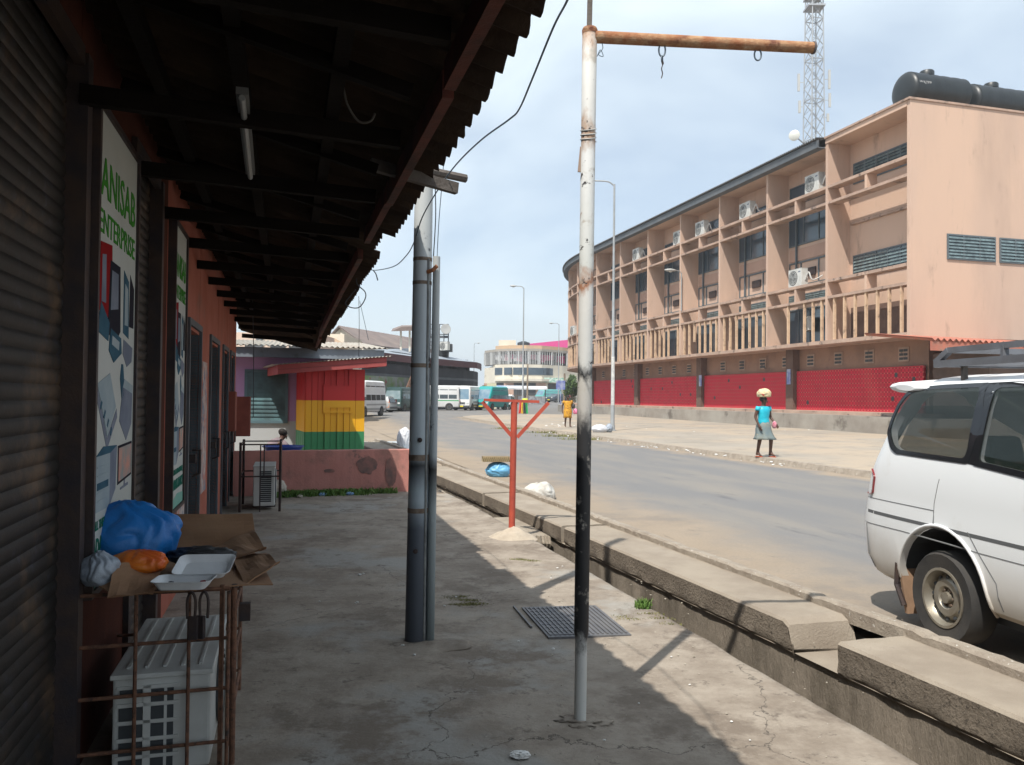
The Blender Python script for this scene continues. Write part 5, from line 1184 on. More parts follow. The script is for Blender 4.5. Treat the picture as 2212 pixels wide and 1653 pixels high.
# ================================================================ FAR BUILDINGS
def poly_wall(mb, pts, z0, z1, th=.3):
    """wall ribbon along a footprint polyline"""
    for i in range(len(pts)-1):
        a, b = Vector(pts[i]), Vector(pts[i+1]); a.z = b.z = 0; d = (b-a).normalized(); n = Vector((-d.y, d.x, 0))*th
        mb.hexa([a+Vector((0, 0, z0)), b+Vector((0, 0, z0)), b+n+Vector((0, 0, z0)), a+n+Vector((0, 0, z0)), a+Vector((0, 0, z1)), b+Vector((0, 0, z1)), b+n+Vector((0, 0, z1)), a+n+Vector((0, 0, z1))])
    return mb
def poly_slab(mb, pts, z0, z1):
    P = [(p[0], p[1]) for p in pts]; return mb.prism(P, lambda x, y: (x, y, z0), lambda x, y: (x, y, z1))
def gx(px, Y): p = at(px, 860, Y); return Vector((p.x, Y, 0))
MBLK = M('black_paint', (.025, .027, .035), .8, (.045, .045, .055), .5); MMAR = M('maroon_fascia', (.13, .045, .05), .7, (.10, .035, .04), .6)
MTIN = M('tin_roof', (.36, .40, .45), .5, (.28, .32, .36), .5, metal=.2); MCREAM = M('cream_wall', (.66, .62, .52), .9, (.58, .53, .44), .4, stain=(.40, .36, .29), sc=.6, lo=.6, hi=.75)
MBRR = M('brown_roof', (.20, .155, .14), .85, (.15, .12, .11), .5, stain=(.24, .19, .16), sc=.3)
MGRAF = M('painted_mural_wall', (.30, .31, .31), .85, (.14, .26, .06), .9, stain=(.34, .05, .07), sc=.8, lo=.58, hi=.62, stain2=((.40, .34, .06), 1.1, .63, .66))
bar_ = root('bar_building', gx(930, 92), 0, 'black two storey bar building with maroon roof edge and open balcony behind the minibuses', 'building')
FP1 = [gx(778, 76), gx(830, 79), gx(900, 87), gx(950, 91), gx(1000, 96), gx(1022, 99), gx(1031, 103), gx(1032, 108)]
back = [gx(1010, 116), gx(940, 112), gx(860, 100), gx(790, 92)]
poly_wall(MB(), FP1[:3], -.1, 3.6).build('mural_wall', MGRAF, bar_)
poly_wall(MB(), FP1[2:], -.1, 3.6).build('ground_floor_wall', MBLK, bar_)
poly_slab(MB(), FP1+back, 3.605, 3.85).build('balcony_floor', MFASC, bar_)
poly_wall(MB(), FP1, 3.855, 4.85, .12).build('balcony_parapet', MBLK, bar_)
inn = [p+Vector((.4, 3.2, 0)) for p in FP1[:5]]
poly_wall(MB(), inn, 3.855, 6.2).build('upper_wall', MBLK, bar_)
mb = MB()
for i in range(14):
    k = i/13*3.9; p = inn[int(k)].lerp(inn[int(k)+1], k-int(k)); mb.box(p+Vector((0, -.06, 5.1)), (.9, .08, 1.6)) if i % 2 else None
mb.build('opening', MACD, bar_)
mb = MB()
for i in range(10):
    k = i/9*6.9; p = FP1[min(6, int(k))].lerp(FP1[min(7, int(k)+1)], k-int(k)); mb.beam(p+Vector((.1, .15, 4.85)), p+Vector((.1, .15, 5.3)), .12, .12)
mb.build('balcony_post', MBLK, bar_)
ov = [p+Vector((.5 if i > 4 else 0, -1.1, 0)) for i, p in enumerate(FP1)]
mb = MB(); poly_wall(mb, ov, 5.15, 5.85, .15); mb.build('fascia', MMAR, bar_)
ring0 = [Vector((p.x, p.y, 5.87)) for p in ov]+[Vector((p.x, p.y, 5.87)) for p in back]; cen = sum(ring0, Vector())/len(ring0)+Vector((-3, 0, 1.5))
mb = MB(); n_ = len(ring0); mb.add(ring0+[cen]+[p+Vector((0, 0, -.1)) for p in ring0], [(i, (i+1) % n_, n_) for i in range(n_)]+[tuple(range(n_+1, 2*n_+1))]); mb.build('roof', MTIN, bar_)
# stairs up to the balcony
MSTAIR = M('brown_stair_wood', (.24, .12, .075), .8, (.17, .09, .06), 2)
sa_, sb_ = gx(868, 80.5), gx(898, 85); st = root('outside_stair', sa_, 0, 'brown wooden staircase with railings climbing to the balcony of the black bar', 'staircase')
MB().beam(sa_+Vector((0, -.6, .1)), sb_+Vector((0, -.6, 3.8)), .08, .3).beam(sa_+Vector((0, .5, .1)), sb_+Vector((0, .5, 3.8)), .08, .3).build('stringer', MSTAIR, st)
mb = MB()
for k in range(16): p = sa_.lerp(sb_, (k+.5)/16); p.z = .1+3.7*(k+.5)/16; mb.box(p, (.3, 1.1, .05))
mb.build('tread', MSTAIR, st)
mb = MB()
for z in (.5, .8, 1.1): mb.beam(sa_+Vector((0, -.62, .1+z)), sb_+Vector((0, -.62, 3.8+z)), .06, .06)
for k in range(6): p = sa_.lerp(sb_, k/5)+Vector((0, -.62, .1+3.7*k/5)); mb.beam(p, p+Vector((0, 0, 1.1)), .06, .06, (0, 1, 0))
mb.build('railing', MSTAIR, st)
# rooftop frame, tank and dish
fr = root('billboard_frame', at(957, 750, 97), 0, 'bare dark steel billboard frame with lamps standing on the black bar roof', 'billboard frame')
mb = MB(); p0, p1 = at(930, 701, 97), at(969, 701, 97)
for i in range(5): x = p0.lerp(p1, i/4); mb.beam(x, x-Vector((0, 0, 4.2)), .12, .12, (0, 1, 0))
for z in (0, .55, 1.2, 1.5, 2.1, 2.5, 3.0): mb.beam(p0-Vector((0, 0, z)), p1-Vector((0, 0, z)), .10, .10 if z != 1.5 else .3)
mb.build('lattice', MFASC, fr)
MB().disk(at(963, 711, 96.6), (.3, -1, .1), [(0, -.12), (.3, -.08), (.62, .02), (.6, .05), (0, .0)], 18).build('dish', MLAMP, fr)
p = at(954, 752, 95); rt = root('water_tank', p, 0, 'squat black water tank on the black bar roof beside the billboard frame', 'water tank')
MB().disk(at(951, 760, 95), (0, 0, 1), [(.1, -.6), (1.0, -.6), (1.05, 0), (.95, .5), (.4, .8), (.3, .95), (0, .95)], 20).build('tank_body', MTANK, rt, smooth='auto')
MB().box(at(966, 752, 95), (1.2, 1.3, .9)).build('tank_box', MTANK, rt)
ob_ = copy_tree(u0); ob_.location = at(961, 757, 93.4); ob_.rotation_euler = (0, 0, R(-40)); ob_['label'] = 'air conditioner standing on the roof of the black bar in front of its tank'
# gabled brown roofed building
gb = root('gabled_building', gx(760, 112), 0, 'cream gabled building with a brown corrugated roof above the kiosk', 'building')
pk_, le, re_ = at(736, 708, 112), at(706, 728, 111), at(786, 743, 108.0); dd = at(893, 720, 134)-pk_; dd.z = 0
le.z = re_.z+.3
back_ = [p+dd for p in (le, pk_, re_)]
mb = MB(); mb.add([le, pk_, re_, Vector((re_.x, re_.y, 0)), Vector((le.x, le.y, 0))]+[*back_, Vector((re_.x+dd.x, re_.y+dd.y, 0)), Vector((le.x+dd.x, le.y+dd.y, 0))], [(0, 1, 2, 3, 4), (9, 8, 7, 6, 5), (2, 3, 8, 7), (0, 4, 9, 5)]); mb.build('wall', MCREAM, gb)
up = Vector((0, 0, .16))
def slope(a, b, nm):
    o = (b-a).normalized()*.7; a2 = a; b2 = b+o; f = -dd.normalized()*.6
    MB().hexa([a2+f+up*.3, b2+f+up*.3, b2+dd+up*.3, a2+dd+up*.3, a2+f+up*1.6, b2+f+up*1.6, b2+dd+up*1.6, a2+dd+up*1.6]).build(nm, MBRR, gb)
slope(pk_, re_, 'roof_slope'); slope(pk_, le, 'roof_slope')
MB().box(at(716, 738, 109.5), (.8, .1, .6), R(40)).build('gable_vent', MACD, gb)
p = at(872, 735, 88); r2 = root('raised_roof', p, 0, 'open sided raised brown roof behind the gabled building', 'roof shelter')
MB().hexa([at(845, 716, 88), at(905, 714, 88), at(905, 708, 94), at(848, 710, 94), at(868, 706, 88), at(905, 705, 88), at(905, 702, 94), at(868, 703, 94)]).build('roof', MBRR, r2)
mb = MB()
for px in (866, 885, 902): mb.beam(at(px, 714, 89), at(px, 760, 89), .2, .2, (0, 1, 0))
mb.build('post', MCREAM, r2)
tn = root('hip_roof_house', gx(690, 52), 0, 'house with a rusty tan roof between the canopy end and the gabled building', 'house')
a, b, c, d = at(640, 748, 46), at(760, 752, 50), at(735, 741, 56), at(668, 716, 56); e = at(690, 712, 52)
MTAN = M('tan_rust_roof', (.42, .29, .19), .85, (.36, .25, .17), .6)
MB().add([a, b, at(740, 744, 60), at(640, 742, 60), e, at(683, 713, 54)], [(0, 1, 4), (1, 2, 5, 4), (2, 3, 5), (3, 0, 4, 5), (0, 3, 2, 1)]).build('roof', MTAN, tn)
MB().box(at(690, 800, 54)+Vector((0, 0, -.4)), (4.5, 6, 5.2)).build('wall', MCREAM, tn)
MB().tube([at(678, 700, 44.6)+Vector((0, 0, 0)), at(678, 770, 44.6)], .16, 10).build('chimney_pipe', MLAMP, tn)
cw = root('cream_house', gx(600, 44), 0, 'pale pinkish house wall seen just under the far end of the canopy', 'house')
MB().box(gx(590, 46)+Vector((-2, 0, 2.5)), (10, 4, 5.1)).build('wall', M('pinkish_wall', (.56, .42, .34), .9, (.62, .52, .44), .5), cw)
mb = MB()
for px in (545, 600, 640): mb.box(at(px, 748, 43.95), (.8, .06, .5))
mb.build('window', MACD, cw); MB().box(at(560, 738, 43.9), (.35, .1, 1.2)).build('corner_post', MFASC, cw)
# cream curved building
cb = root('cream_building', gx(1130, 175), 0, 'three storey cream building with a barred top floor full of hanging clothes', 'building')
CB = [gx(1046, 178), gx(1069, 172), gx(1100, 169), gx(1135, 168), gx(1170, 169), gx(1215, 174), gx(1300, 190)]
CBK = [gx(1300, 205), gx(1046, 205)]
def ZC(y): return CAMZ+(861-y)/1750*172
poly_wall(MB(), CB, 0, ZC(796), .4).build('wall', MCREAM, cb)
poly_slab(MB(), CB[1:]+CBK[::1], ZC(796)+.003, ZC(790.5)).build('floor_slab', MCREAM, cb)
poly_slab(MB(), [p+Vector((0, -1.2, 0)) for p in CB[1:]]+[CB[-1], CB[1]], ZC(826), ZC(821)).build('balcony_slab', MCREAM, cb)
poly_slab(MB(), CB+CBK, ZC(762), ZC(757)).build('roof_slab', M('weathered_slab', (.34, .31, .27), .9), cb)
MRT = M('roof_tile_tan', (.52, .36, .22), .9, (.44, .32, .22), 1)
poly_slab(MB(), [p+Vector((0, 1.5, 0)) for p in CB[1:]]+[gx(1300, 204), gx(1072, 200)], ZC(757)+.003, ZC(749)).build('tiled_roof', MRT, cb)
MB().box(at(1096, 748, 180), (3.8, 4, 2.4)).build('roof_room', MCREAM, cb)
poly_wall(MB(), [p+Vector((0, 4, 0)) for p in CB], ZC(790), ZC(762), .3).build('inner_wall', M('inner_brick', (.06, .05, .045), .9), cb)
mb = MB()
def along(P, k): 
    i = min(len(P)-2, int(k)); return P[i].lerp(P[i+1], k-i)
for k in range(50): p = along(CB, 5.2*k/49); mb.beam(p+Vector((0, .1, ZC(790))), p+Vector((0, .1, ZC(762))), .14 if k % 6 else .35, .14, (0, 1, 0))
mb.build('bar_screen', M('grey_bars', (.42, .43, .43), .7), cb)
for k, (px, w, z0, z1) in enumerate(((1058, 0, 0, 0),)): pass
for k in (1.25, 1.9, 2.55, 3.05, 3.4, 3.75, 4.2, 4.35):
    p = along(CB, k); d_ = (along(CB, k+.1)-along(CB, k)).normalized(); an = math.atan2(d_.y, d_.x)
    MB().box(p+Vector((0, -.0, ZC(805))), (2.2, .16, 1.5), an).build('window', MGLS, cb)
for k in range(9):
    p = along(CB, .2+4.9*k/8); MB().box(p+Vector((0, 0, ZC(843))), (2.6, .2, 2.6), math.atan2(*(along(CB, .25+4.9*k/8)-along(CB, .2+4.9*k/8)).yx)).build('shop_opening', MACD if k % 3 else MPANEL, cb)
MB().box(along(CB, 4.4)+Vector((0, -1.45, ZC(823))), (6, .12, 1.0)).build('sign_board', M('green_sign', (.10, .30, .22), .6, (.6, .65, .6), 2.4), cb)
MCL = [M('cloth_pink', (.55, .10, .22), .9), M('cloth_white', (.62, .62, .64), .9), M('cloth_dark', (.07, .09, .12), .9), M('cloth_pink2', (.60, .22, .32), .9)]
rc = random.Random(3)
for k in range(22):
    u = 1.1+3.9*k/21; p = along(CB, u)+Vector((0, 1.0, 0)); h = rc.uniform(.8, 1.6); m_ = MCL[1] if k < 8 and k % 2 else MCL[rc.randrange(4)]
    mb = MB(); mb.grid(6, 5, lambda a_, b_: p+Vector(((a_-.5)*rc.uniform(.85, .87), .08*math.sin(a_*9+k), ZC(769)-h*b_))); mb.grid(6, 5, lambda a_, b_: p+Vector(((a_-.5)*.86, .05+.08*math.sin(a_*9+k), ZC(769)-h*b_)))
    tag(mb.build('hanging_cloth', m_), {'cloth_pink': 'magenta', 'cloth_white': 'white', 'cloth_dark': 'dark', 'cloth_pink2': 'pale pink'}[m_.name]+' garment hanging behind the bars on the top floor of the cream building', 'clothing', 'clothes hung on the top floor of the cream building')
pbld = root('pink_building', gx(1190, 215), 0, 'bright magenta pink building rising behind the cream one', 'building')
a = at(1139, 742, 212); MPK = M('magenta_paint', (.62, .05, .24), .7, (.55, .05, .22), .2)
MB().hexa([Vector((a.x, 212, 0)), Vector((a.x+26, 212, 0)), Vector((a.x+26, 230, 0)), Vector((a.x, 230, 0)), Vector((a.x, 212, CAMZ+.0693*212-.6)), Vector((a.x+26, 212, CAMZ+.080*212)), Vector((a.x+26, 230, CAMZ+.080*212)), Vector((a.x, 230, CAMZ+.0693*212-.6))]).build('wall', MPK, pbld)
mb = MB()
for i in range(3): mb.box((a.x+7+5.2*i, 211.93, CAMZ+.0555*212), (3.2, .1, .5))
mb.build('opening', MPR, pbld)
MB().disk(at(1131, 746, 205), (0, 0, 1), [(0, -1.2), (1.6, -1.2), (1.6, .6), (.6, 1.0), (0, 1.0)], 18).build('water_tank', MTANK, pbld)
# totem sign of the filling station
ts = root('totem_sign', gx(1063, 100), 0, 'cream and green totem sign standing by the corner of the black bar', 'sign')
p = at(1062, 828, 100); mb = MB(); mb.box((p.x, 100, p.z/2), (1.15, .25, p.z)); mb.build('panel', M('totem_cream', (.62, .60, .42), .6), ts)
MB().box((p.x-.9, 100.3, p.z*.46), (.5, .3, p.z*.92)).build('post', M('totem_yellow', (.45, .36, .08), .7), ts)
MB().box((p.x, 99.86, p.z-.75), (.68, .02, .72)).build('emblem', MPD if False else M('deep_green', (.01, .09, .065), .6), ts)
mb = MB(); mb.disk((p.x, 99.84, p.z-.62), (0, -1, 0), [(.11, 0), (.11, .01), (0, .012)], 12); mb.box((p.x, 99.84, p.z-.86), (.5, .02, .13)); mb.build('emblem_mark', M('white_print', (.6, .6, .6)), ts)
mb = MB(); mb.loft([[Vector((p.x+.36*math.cos(q*.3927), 99.865-o, p.z-1.52+.12*math.sin(q*.3927))) for q in range(16)] for o in (0, .012)]); mb.build('oval_mark', M('deep_green', ()) if False else MATS['deep_green'], ts)
mb = MB(); mb.loft([[Vector((p.x+.26*math.cos(q*.3927), 99.848-o, p.z-1.52+.06*math.sin(q*.3927))) for q in range(16)] for o in (0, .012)]); mb.build('oval_mark', MATS['totem_cream'], ts)
MB().box((p.x, 99.86, p.z-2.1), (.7, .02, .2)).build('price_strip', MATS['deep_green'], ts)
# stalls, tree
MBT = M('blue_tarp', (.10, .22, .45), .7, (.5, .52, .55), .9); MWT = M('white_tarp', (.62, .63, .63), .7, (.45, .46, .48), .8)
for i, (px, Y, w, col, lab) in enumerate(((1096, 135, 4.5, MBT, 'market stall with a dark blue and white canopy behind the white pickup'), (1118, 128, 3.4, MWT, 'low white roofed stall left of the second street lamp'), (1148, 125, 4.6, MWT, 'grey boarded stall with white roof right of the second street lamp'), (1112, 140, 3.0, M('blue_parasol', (.06, .13, .36), .7), 'small stall with bright blue awning behind the white stall'))):
    q = gx(px, Y); z0 = gz(q.x, q.y); s_ = root('market_stall', (q.x, q.y, z0), 0, lab, 'market stall', 'market stalls at the far junction')
    MB().box((q.x, q.y, z0+.6), (w*.9, 1.6, 1.2)).build('counter', MATS['weathered_timber'] if i != 2 else M('poster_board', (.35, .36, .38), .8, (.12, .12, .14), 2.5), s_)
    for dx in (-.46, .46):
        for dy in (-.9, .9): MB().beam((q.x+w*dx, q.y+dy, z0), (q.x+w*dx, q.y+dy, z0+2.3), .08, .08, (0, 1, 0)).build('post', MFRAME, s_)
    MB().hexa([Vector((q.x+a*w, q.y+b, z0+z)) for a, b, z in ((-.52, -1.2, 2.2), (.52, -1.2, 2.2), (.52, 1.2, 2.6), (-.52, 1.2, 2.6), (-.52, -1.2, 2.4), (.52, -1.2, 2.4), (.52, 1.2, 2.8), (-.52, 1.2, 2.8))]).build('awning', col, s_)
def tree(base, h, cr_, label, seed, mat):
    r_ = random.Random(seed); t = root('tree', base, 0, label, 'tree', 'trees far behind'); b = Vector(base); mb = MB(); mb.tube([b, b+Vector((.1, 0, h*.45)), b+Vector((.2, 0, h*.7))], [.18, .13, .07], 8)
    for k in range(6): a = r_.uniform(0, 6.28); mb.tube([b+Vector((.1, 0, h*.4)), b+Vector((math.cos(a)*cr_*.6, math.sin(a)*cr_*.6, h*.75))], [.07, .03], 5)
    mb.build('trunk', MWPOLE, t); mb = MB(); cl = [(Vector((r_.gauss(0, cr_*.5), r_.gauss(0, cr_*.5), h*.72+r_.gauss(0, h*.13))), r_.uniform(.35, .6)*cr_) for _ in range(16)]
    for k in range(2600):
        c_, rr_ = r_.choice(cl); d = Vector((r_.gauss(0, 1), r_.gauss(0, 1), r_.gauss(0, 1))).normalized()*rr_*r_.uniform(.5, 1); p = b+c_+d; s_ = r_.uniform(.08, .16)
        u = Vector((r_.gauss(0, 1), r_.gauss(0, 1), r_.gauss(0, 1))).normalized(); v = u.cross(Vector((r_.gauss(0, 1), r_.gauss(0, 1), r_.gauss(0, 1)))).normalized()
        mb.add([p-u*s_, p+v*s_*.5, p+u*s_, p-v*s_*.5], [(0, 1, 2, 3)])
    mb.build('crown', mat, t); return t
MLEAF = M('leaves', (.05, .10, .03), .7, (.09, .15, .04), 2)
q = gx(1234, 100); tree((q.x, q.y, .2), 3.6, .9, 'small green tree glimpsed behind the rounded end of the salmon building', 1, MLEAF)
q = gx(1240, 120); tree((q.x, q.y, .4), 4.3, 1.2, 'darker tree farther behind the rounded end of the salmon building', 2, MLEAF)
q = at(1211, 832, 98); tag(MB().box((q.x, 98, q.z), (1.1, .08, 1.1)).box((q.x, 98.1, q.z/2), (.08, .08, q.z)).build('street_sign', M('blue_signs', (.10, .14, .42), .6, (.45, .48, .58), 1.6)), 'blue and white signboard on a pole by the salmon building end', 'sign')

# ================================================================ VEHICLES
MTYRE = M('tyre_rubber', (.028, .028, .028), .85, (.055, .05, .045), 4, .2, 60); MRIM = M('steel_rim', (.36, .34, .29), .42, (.28, .25, .20), 5, metal=.6, stain=(.20, .15, .09), sc=3, lo=.55, hi=.75)
MVG = M('vehicle_glass', (.03, .045, .05), .08, (.05, .07, .075), .8, 0, spec=.9); MHL = M('headlight', (.6, .62, .62), .15); MYP = M('yellow_plate', (.75, .62, .03), .6); MBMP = M('bumper_grey', (.07, .075, .08), .6)
MTL = M('tail_lens', (.20, .012, .015), .2, (.14, .008, .01), 8, 0, spec=.8)
def wheel(mb_t, mb_r, c, r, w, ax, side=-1):
    mb_t.ring(c, ax, r, r*.62, w, 28)
    c = Vector(c); a = Vector(ax).normalized()*side
    mb_r.disk(c, a, [(r*.64, -w*.3), (r*.64, w*.46), (r*.585, w*.46), (r*.56, w*.25), (r*.5, w*.12), (r*.38, w*.30), (r*.25, w*.30), (r*.19, w*.18), (r*.13, w*.18), (r*.12, w*.34), (0, w*.36)], 30)
def vehicle(name, label, cat, loc, heading, Lc, Wc, Hc, paint, lower=None, style='van', win=MVG, stripe=None, group=None):
    yaw = math.atan2(heading[1], heading[0]); r = root(name, (0, 0, 0), 0, label, cat, group)
    hw = Wc/2; zb = .32; 
    if style == 'van': XF = lambda z: Lc/2 if z < .95 else Lc/2-(z-.95)*(.45 if z < 1.15 else 0)-(0 if z < 1.15 else .09+(z-1.15)*.72)
    elif style == 'cab': XF = lambda z: Lc/2-(.0 if z < 1.0 else (z-1.0)*.28)
    else: XF = lambda z: Lc/2-.02 if z < .8 else Lc/2-.15-(z-.8)*2.6
    XR = (lambda z: -Lc/2+max(0, z-1)*.06) if style != 'hatch' else (lambda z: -Lc/2+max(0, z-.85)*.55)
    prof = [(zb, .90), (zb+.08, .98), (.75, 1.0), (1.0, 1.0), (min(1.1, Hc*.6), .99), (Hc*.78, .93), (Hc-.12, .86), (Hc-.03, .74), (Hc, .45), (Hc+.01, 0)]
    if style == 'hatch': prof = [(.22, .9), (.30, .98), (.6, 1), (.82, .99), (.95, .95), (Hc-.2, .80), (Hc-.06, .72), (Hc, .5), (Hc+.01, 0)]
    half = [(w*hw, z) for z, w in prof]; ring = [(y, z) for y, z in half]+[(-y, z) for y, z in half[-2::-1]]
    rings = []
    for v in (0, .012, .04, .2, .5, .8, .96, .988, 1):
        k = 1 if .03 < v < .97 else (.97 if .01 < v < .99 else .91); rings.append([Vector((XR(z)+(XF(z)-XR(z))*v, y*k, z)) for y, z in ring])
    body = MB().loft(rings).build('body', paint, r, smooth='auto')
    def yw(z):
        for i in range(len(prof)-1):
            if prof[i][0] <= z <= prof[i+1][0]: f = (z-prof[i][0])/(prof[i+1][0]-prof[i][0]); return hw*(prof[i][1]*(1-f)+prof[i+1][1]*f)
        return hw*.5
    def sidequad(x0, x1, z0, z1, off, sg, mb, slant0=0, slant1=0):
        o = [Vector((x0, sg*(yw(z0)+off), z0)), Vector((x1, sg*(yw(z0)+off), z0)), Vector((x1+slant1, sg*(yw(z1)+off), z1)), Vector((x0+slant0, sg*(yw(z1)+off), z1))]
        i_ = [p-Vector((0, sg*.05, 0)) for p in o]; mb.hexa([i_[0], i_[1], o[1], o[0], i_[3], i_[2], o[2], o[3]])
    zw0, zw1 = (1.22, Hc-.42 if Hc > 2.2 else Hc-.28) if style != 'hatch' else (.90, Hc-.17)
    for sg in (-1, 1):
        nW = 4 if style != 'hatch' else 2; xa = XR(zw0)+.25; xb = XF(zw1)-.15
        if style == 'hatch': xb = XF(zw0)-.45
        for k in range(nW):
            mb = MB(); x0 = xa+(xb-xa)*k/nW+.04; x1 = xa+(xb-xa)*(k+1)/nW-.04
            sidequad(x0, x1, zw0, zw1, .006, sg, mb, slant0=(.35 if style == 'hatch' and k == 0 else 0), slant1=(-.55 if style == 'hatch' and k == nW-1 else 0)); mb.build('window', win, r)
        if stripe: mb = MB(); sidequad(XR(1.0)+.1, XF(1.0)-.4, .98, 1.08, .004, sg, mb); mb.build('stripe', stripe, r)
        if lower: mb = MB(); sidequad(XR(.7)+.05, XF(.7)-1.1, .45, .95, .004, sg, mb); mb.build('lower_panel', lower, r)
        mb = MB(); mb.box((XF(1.3)-.35, sg*(hw+.12), 1.35 if style != 'hatch' else .95), (.1, .16, .25)); mb.build('mirror', MBMP, r)
    # windscreen
    z0, z1 = zw0-.04, (zw1+.06 if style != 'hatch' else zw1); mb = MB(); f = .012
    mb.hexa([Vector((XF(z0)-.04, -hw*.82, z0)), Vector((XF(z0)-.04, hw*.82, z0)), Vector((XF(z0)+f, hw*.86, z0)), Vector((XF(z0)+f, -hw*.86, z0)), Vector((XF(z1)-.04, -hw*.74, z1)), Vector((XF(z1)-.04, hw*.74, z1)), Vector((XF(z1)+f, hw*.74, z1)), Vector((XF(z1)+f, -hw*.74, z1))]); mb.build('windscreen', win, r)
    z0, z1 = zw0, zw1; mb = MB(); mb.hexa([Vector((XR(z0)-f, -hw*.7, z0)), Vector((XR(z0)-f, hw*.7, z0)), Vector((XR(z0)+.04, hw*.7, z0)), Vector((XR(z0)+.04, -hw*.7, z0)), Vector((XR(z1)-f, -hw*.65, z1)), Vector((XR(z1)-f, hw*.65, z1)), Vector((XR(z1)+.04, hw*.65, z1)), Vector((XR(z1)+.04, -hw*.65, z1))]); mb.build('rear_window', win, r)
    MB().box((Lc/2+.0, 0, .42), (.16, Wc*.93, .22)).build('bumper', MBMP, r, bevel=.03); MB().box((-Lc/2+.02, 0, .42), (.14, Wc*.93, .2)).build('bumper', MBMP, r, bevel=.03)
    MB().box((Lc/2+.015, 0, .78), (.05, Wc*.42, .16)).build('grille', MBMP, r)
    for sg in (-1, 1): MB().box((Lc/2+.01-.03, sg*hw*.72, .78), (.08, .26, .17)).build('headlight', MHL, r, bevel=.02); MB().box((XR(1)-.01, sg*hw*.88, 1.0), (.05, .12, .35)).build('tail_light', MTL, r)
    MB().box((Lc/2+.09, 0, .44), (.02, .5, .13)).build('number_plate', MYP, r)
    wr = .34 if style != 'hatch' else .29
    for x in (Lc/2-.85, -Lc/2+(1.1 if style != 'hatch' else .65)):
        for sg in (-1, 1):
            MB().disk((x, sg*(hw*.80), wr+.03), (0, sg, 0), [(wr*1.22, 0), (wr*1.22, hw*.205), (0, hw*.206)], 20).build('wheel_arch', MACD, r)
            t, q = MB(), MB(); wheel(t, q, (x, sg*(hw-.07), wr), wr, .2, (0, 1, 0), sg); w_ = t.build('wheel', MTYRE, r); q.build('rim', MRIM, w_, smooth='auto')
    r.location = loc; r.rotation_euler = (0, 0, yaw); return r
def paint(name, c, c2=None): return M(name, c, .32, c2 or tuple(x*.85 for x in c), .8, 0, spec=.6, stain=tuple(x*.55+.06 for x in c), sc=1.5, lo=.6, hi=.85)
def vpos(px, Y): q = gx(px, Y); q.z = gz(q.x, q.y)+.004; return q
MG = 'minibuses waiting at the far junction'
PW = paint('van_white', (.68, .69, .68)); PT = paint('van_teal', (.015, .33, .33)); PG = paint('van_dark_green', (.025, .065, .06))
vehicle('minibus', 'white and silver minibus partly hidden behind the painted kiosk', 'minibus', vpos(783, 62.5), (-.20, -.98), 5.4, 1.95, 2.75, PW, lower=paint('silver_low', (.30, .31, .31)), group=MG)
vehicle('minibus', 'dark green minibus with a yellow plate left of the grey pole', 'minibus', vpos(870, 80), (-.28, -.96), 4.9, 1.9, 2.35, PG, style='cab', win=M('pale_glass', (.14, .20, .21), .1, (.25, .30, .30), 1.2, spec=.9), group=MG)
vehicle('minibus', 'white minibus with a green side stripe seen from the side right of the grey pole', 'minibus', vpos(941, 86), (-1, -.12), 5.0, 1.95, 2.62, PW, stripe=M('green_stripe', (.03, .30, .10), .5), group=MG)
vehicle('minibus', 'white minibus with a maroon lower side and yellow plate, facing the camera', 'minibus', vpos(1013, 88), (-.26, -.965), 5.2, 1.95, 2.62, PW, lower=paint('maroon_low', (.14, .03, .045)), style='cab', win=M('blue_glass', (.10, .19, .27), .1, (.20, .28, .33), 1.2, spec=.9), group=MG)
vehicle('minibus', 'bright teal minibus half behind the left arm of the red post', 'minibus', vpos(1062, 90), (-.42, -.91), 5.2, 1.95, 2.62, PT, win=MATS['blue_glass'], group=MG)
vehicle('minibus', 'pale teal minibus standing far off right of the second street lamp', 'minibus', vpos(1185, 148), (-.72, -.69), 5.2, 1.95, 2.2, paint('van_pale_teal', (.12, .42, .40)), win=MATS['blue_glass'], group=MG)
vehicle('taxi', 'small silver taxi with orange rear quarters beside the dark green minibus', 'taxi', vpos(811, 75), (-.95, .30), 3.7, 1.6, 1.45, paint('taxi_silver', (.36, .38, .38)), lower=paint('taxi_orange', (.62, .18, .03)), style='hatch')
vehicle('car', 'white car facing the camera behind the red post top bar', 'car', vpos(1094, 98), (-.18, -.98), 4.0, 1.7, 1.75, PW, style='hatch')
vehicle('car', 'dark car parked in front of the pale teal minibus', 'car', vpos(1203, 138), (-.7, -.7), 4.0, 1.7, 1.45, paint('car_dark', (.05, .06, .08)), style='hatch', group='small cars by the pale teal minibus')
vehicle('car', 'red car at the right of the pale teal minibus by the street lamp', 'car', vpos(1211, 150), (-.9, -.4), 4.0, 1.7, 1.45, paint('car_red', (.22, .03, .03)), style='hatch', group='small cars by the pale teal minibus')
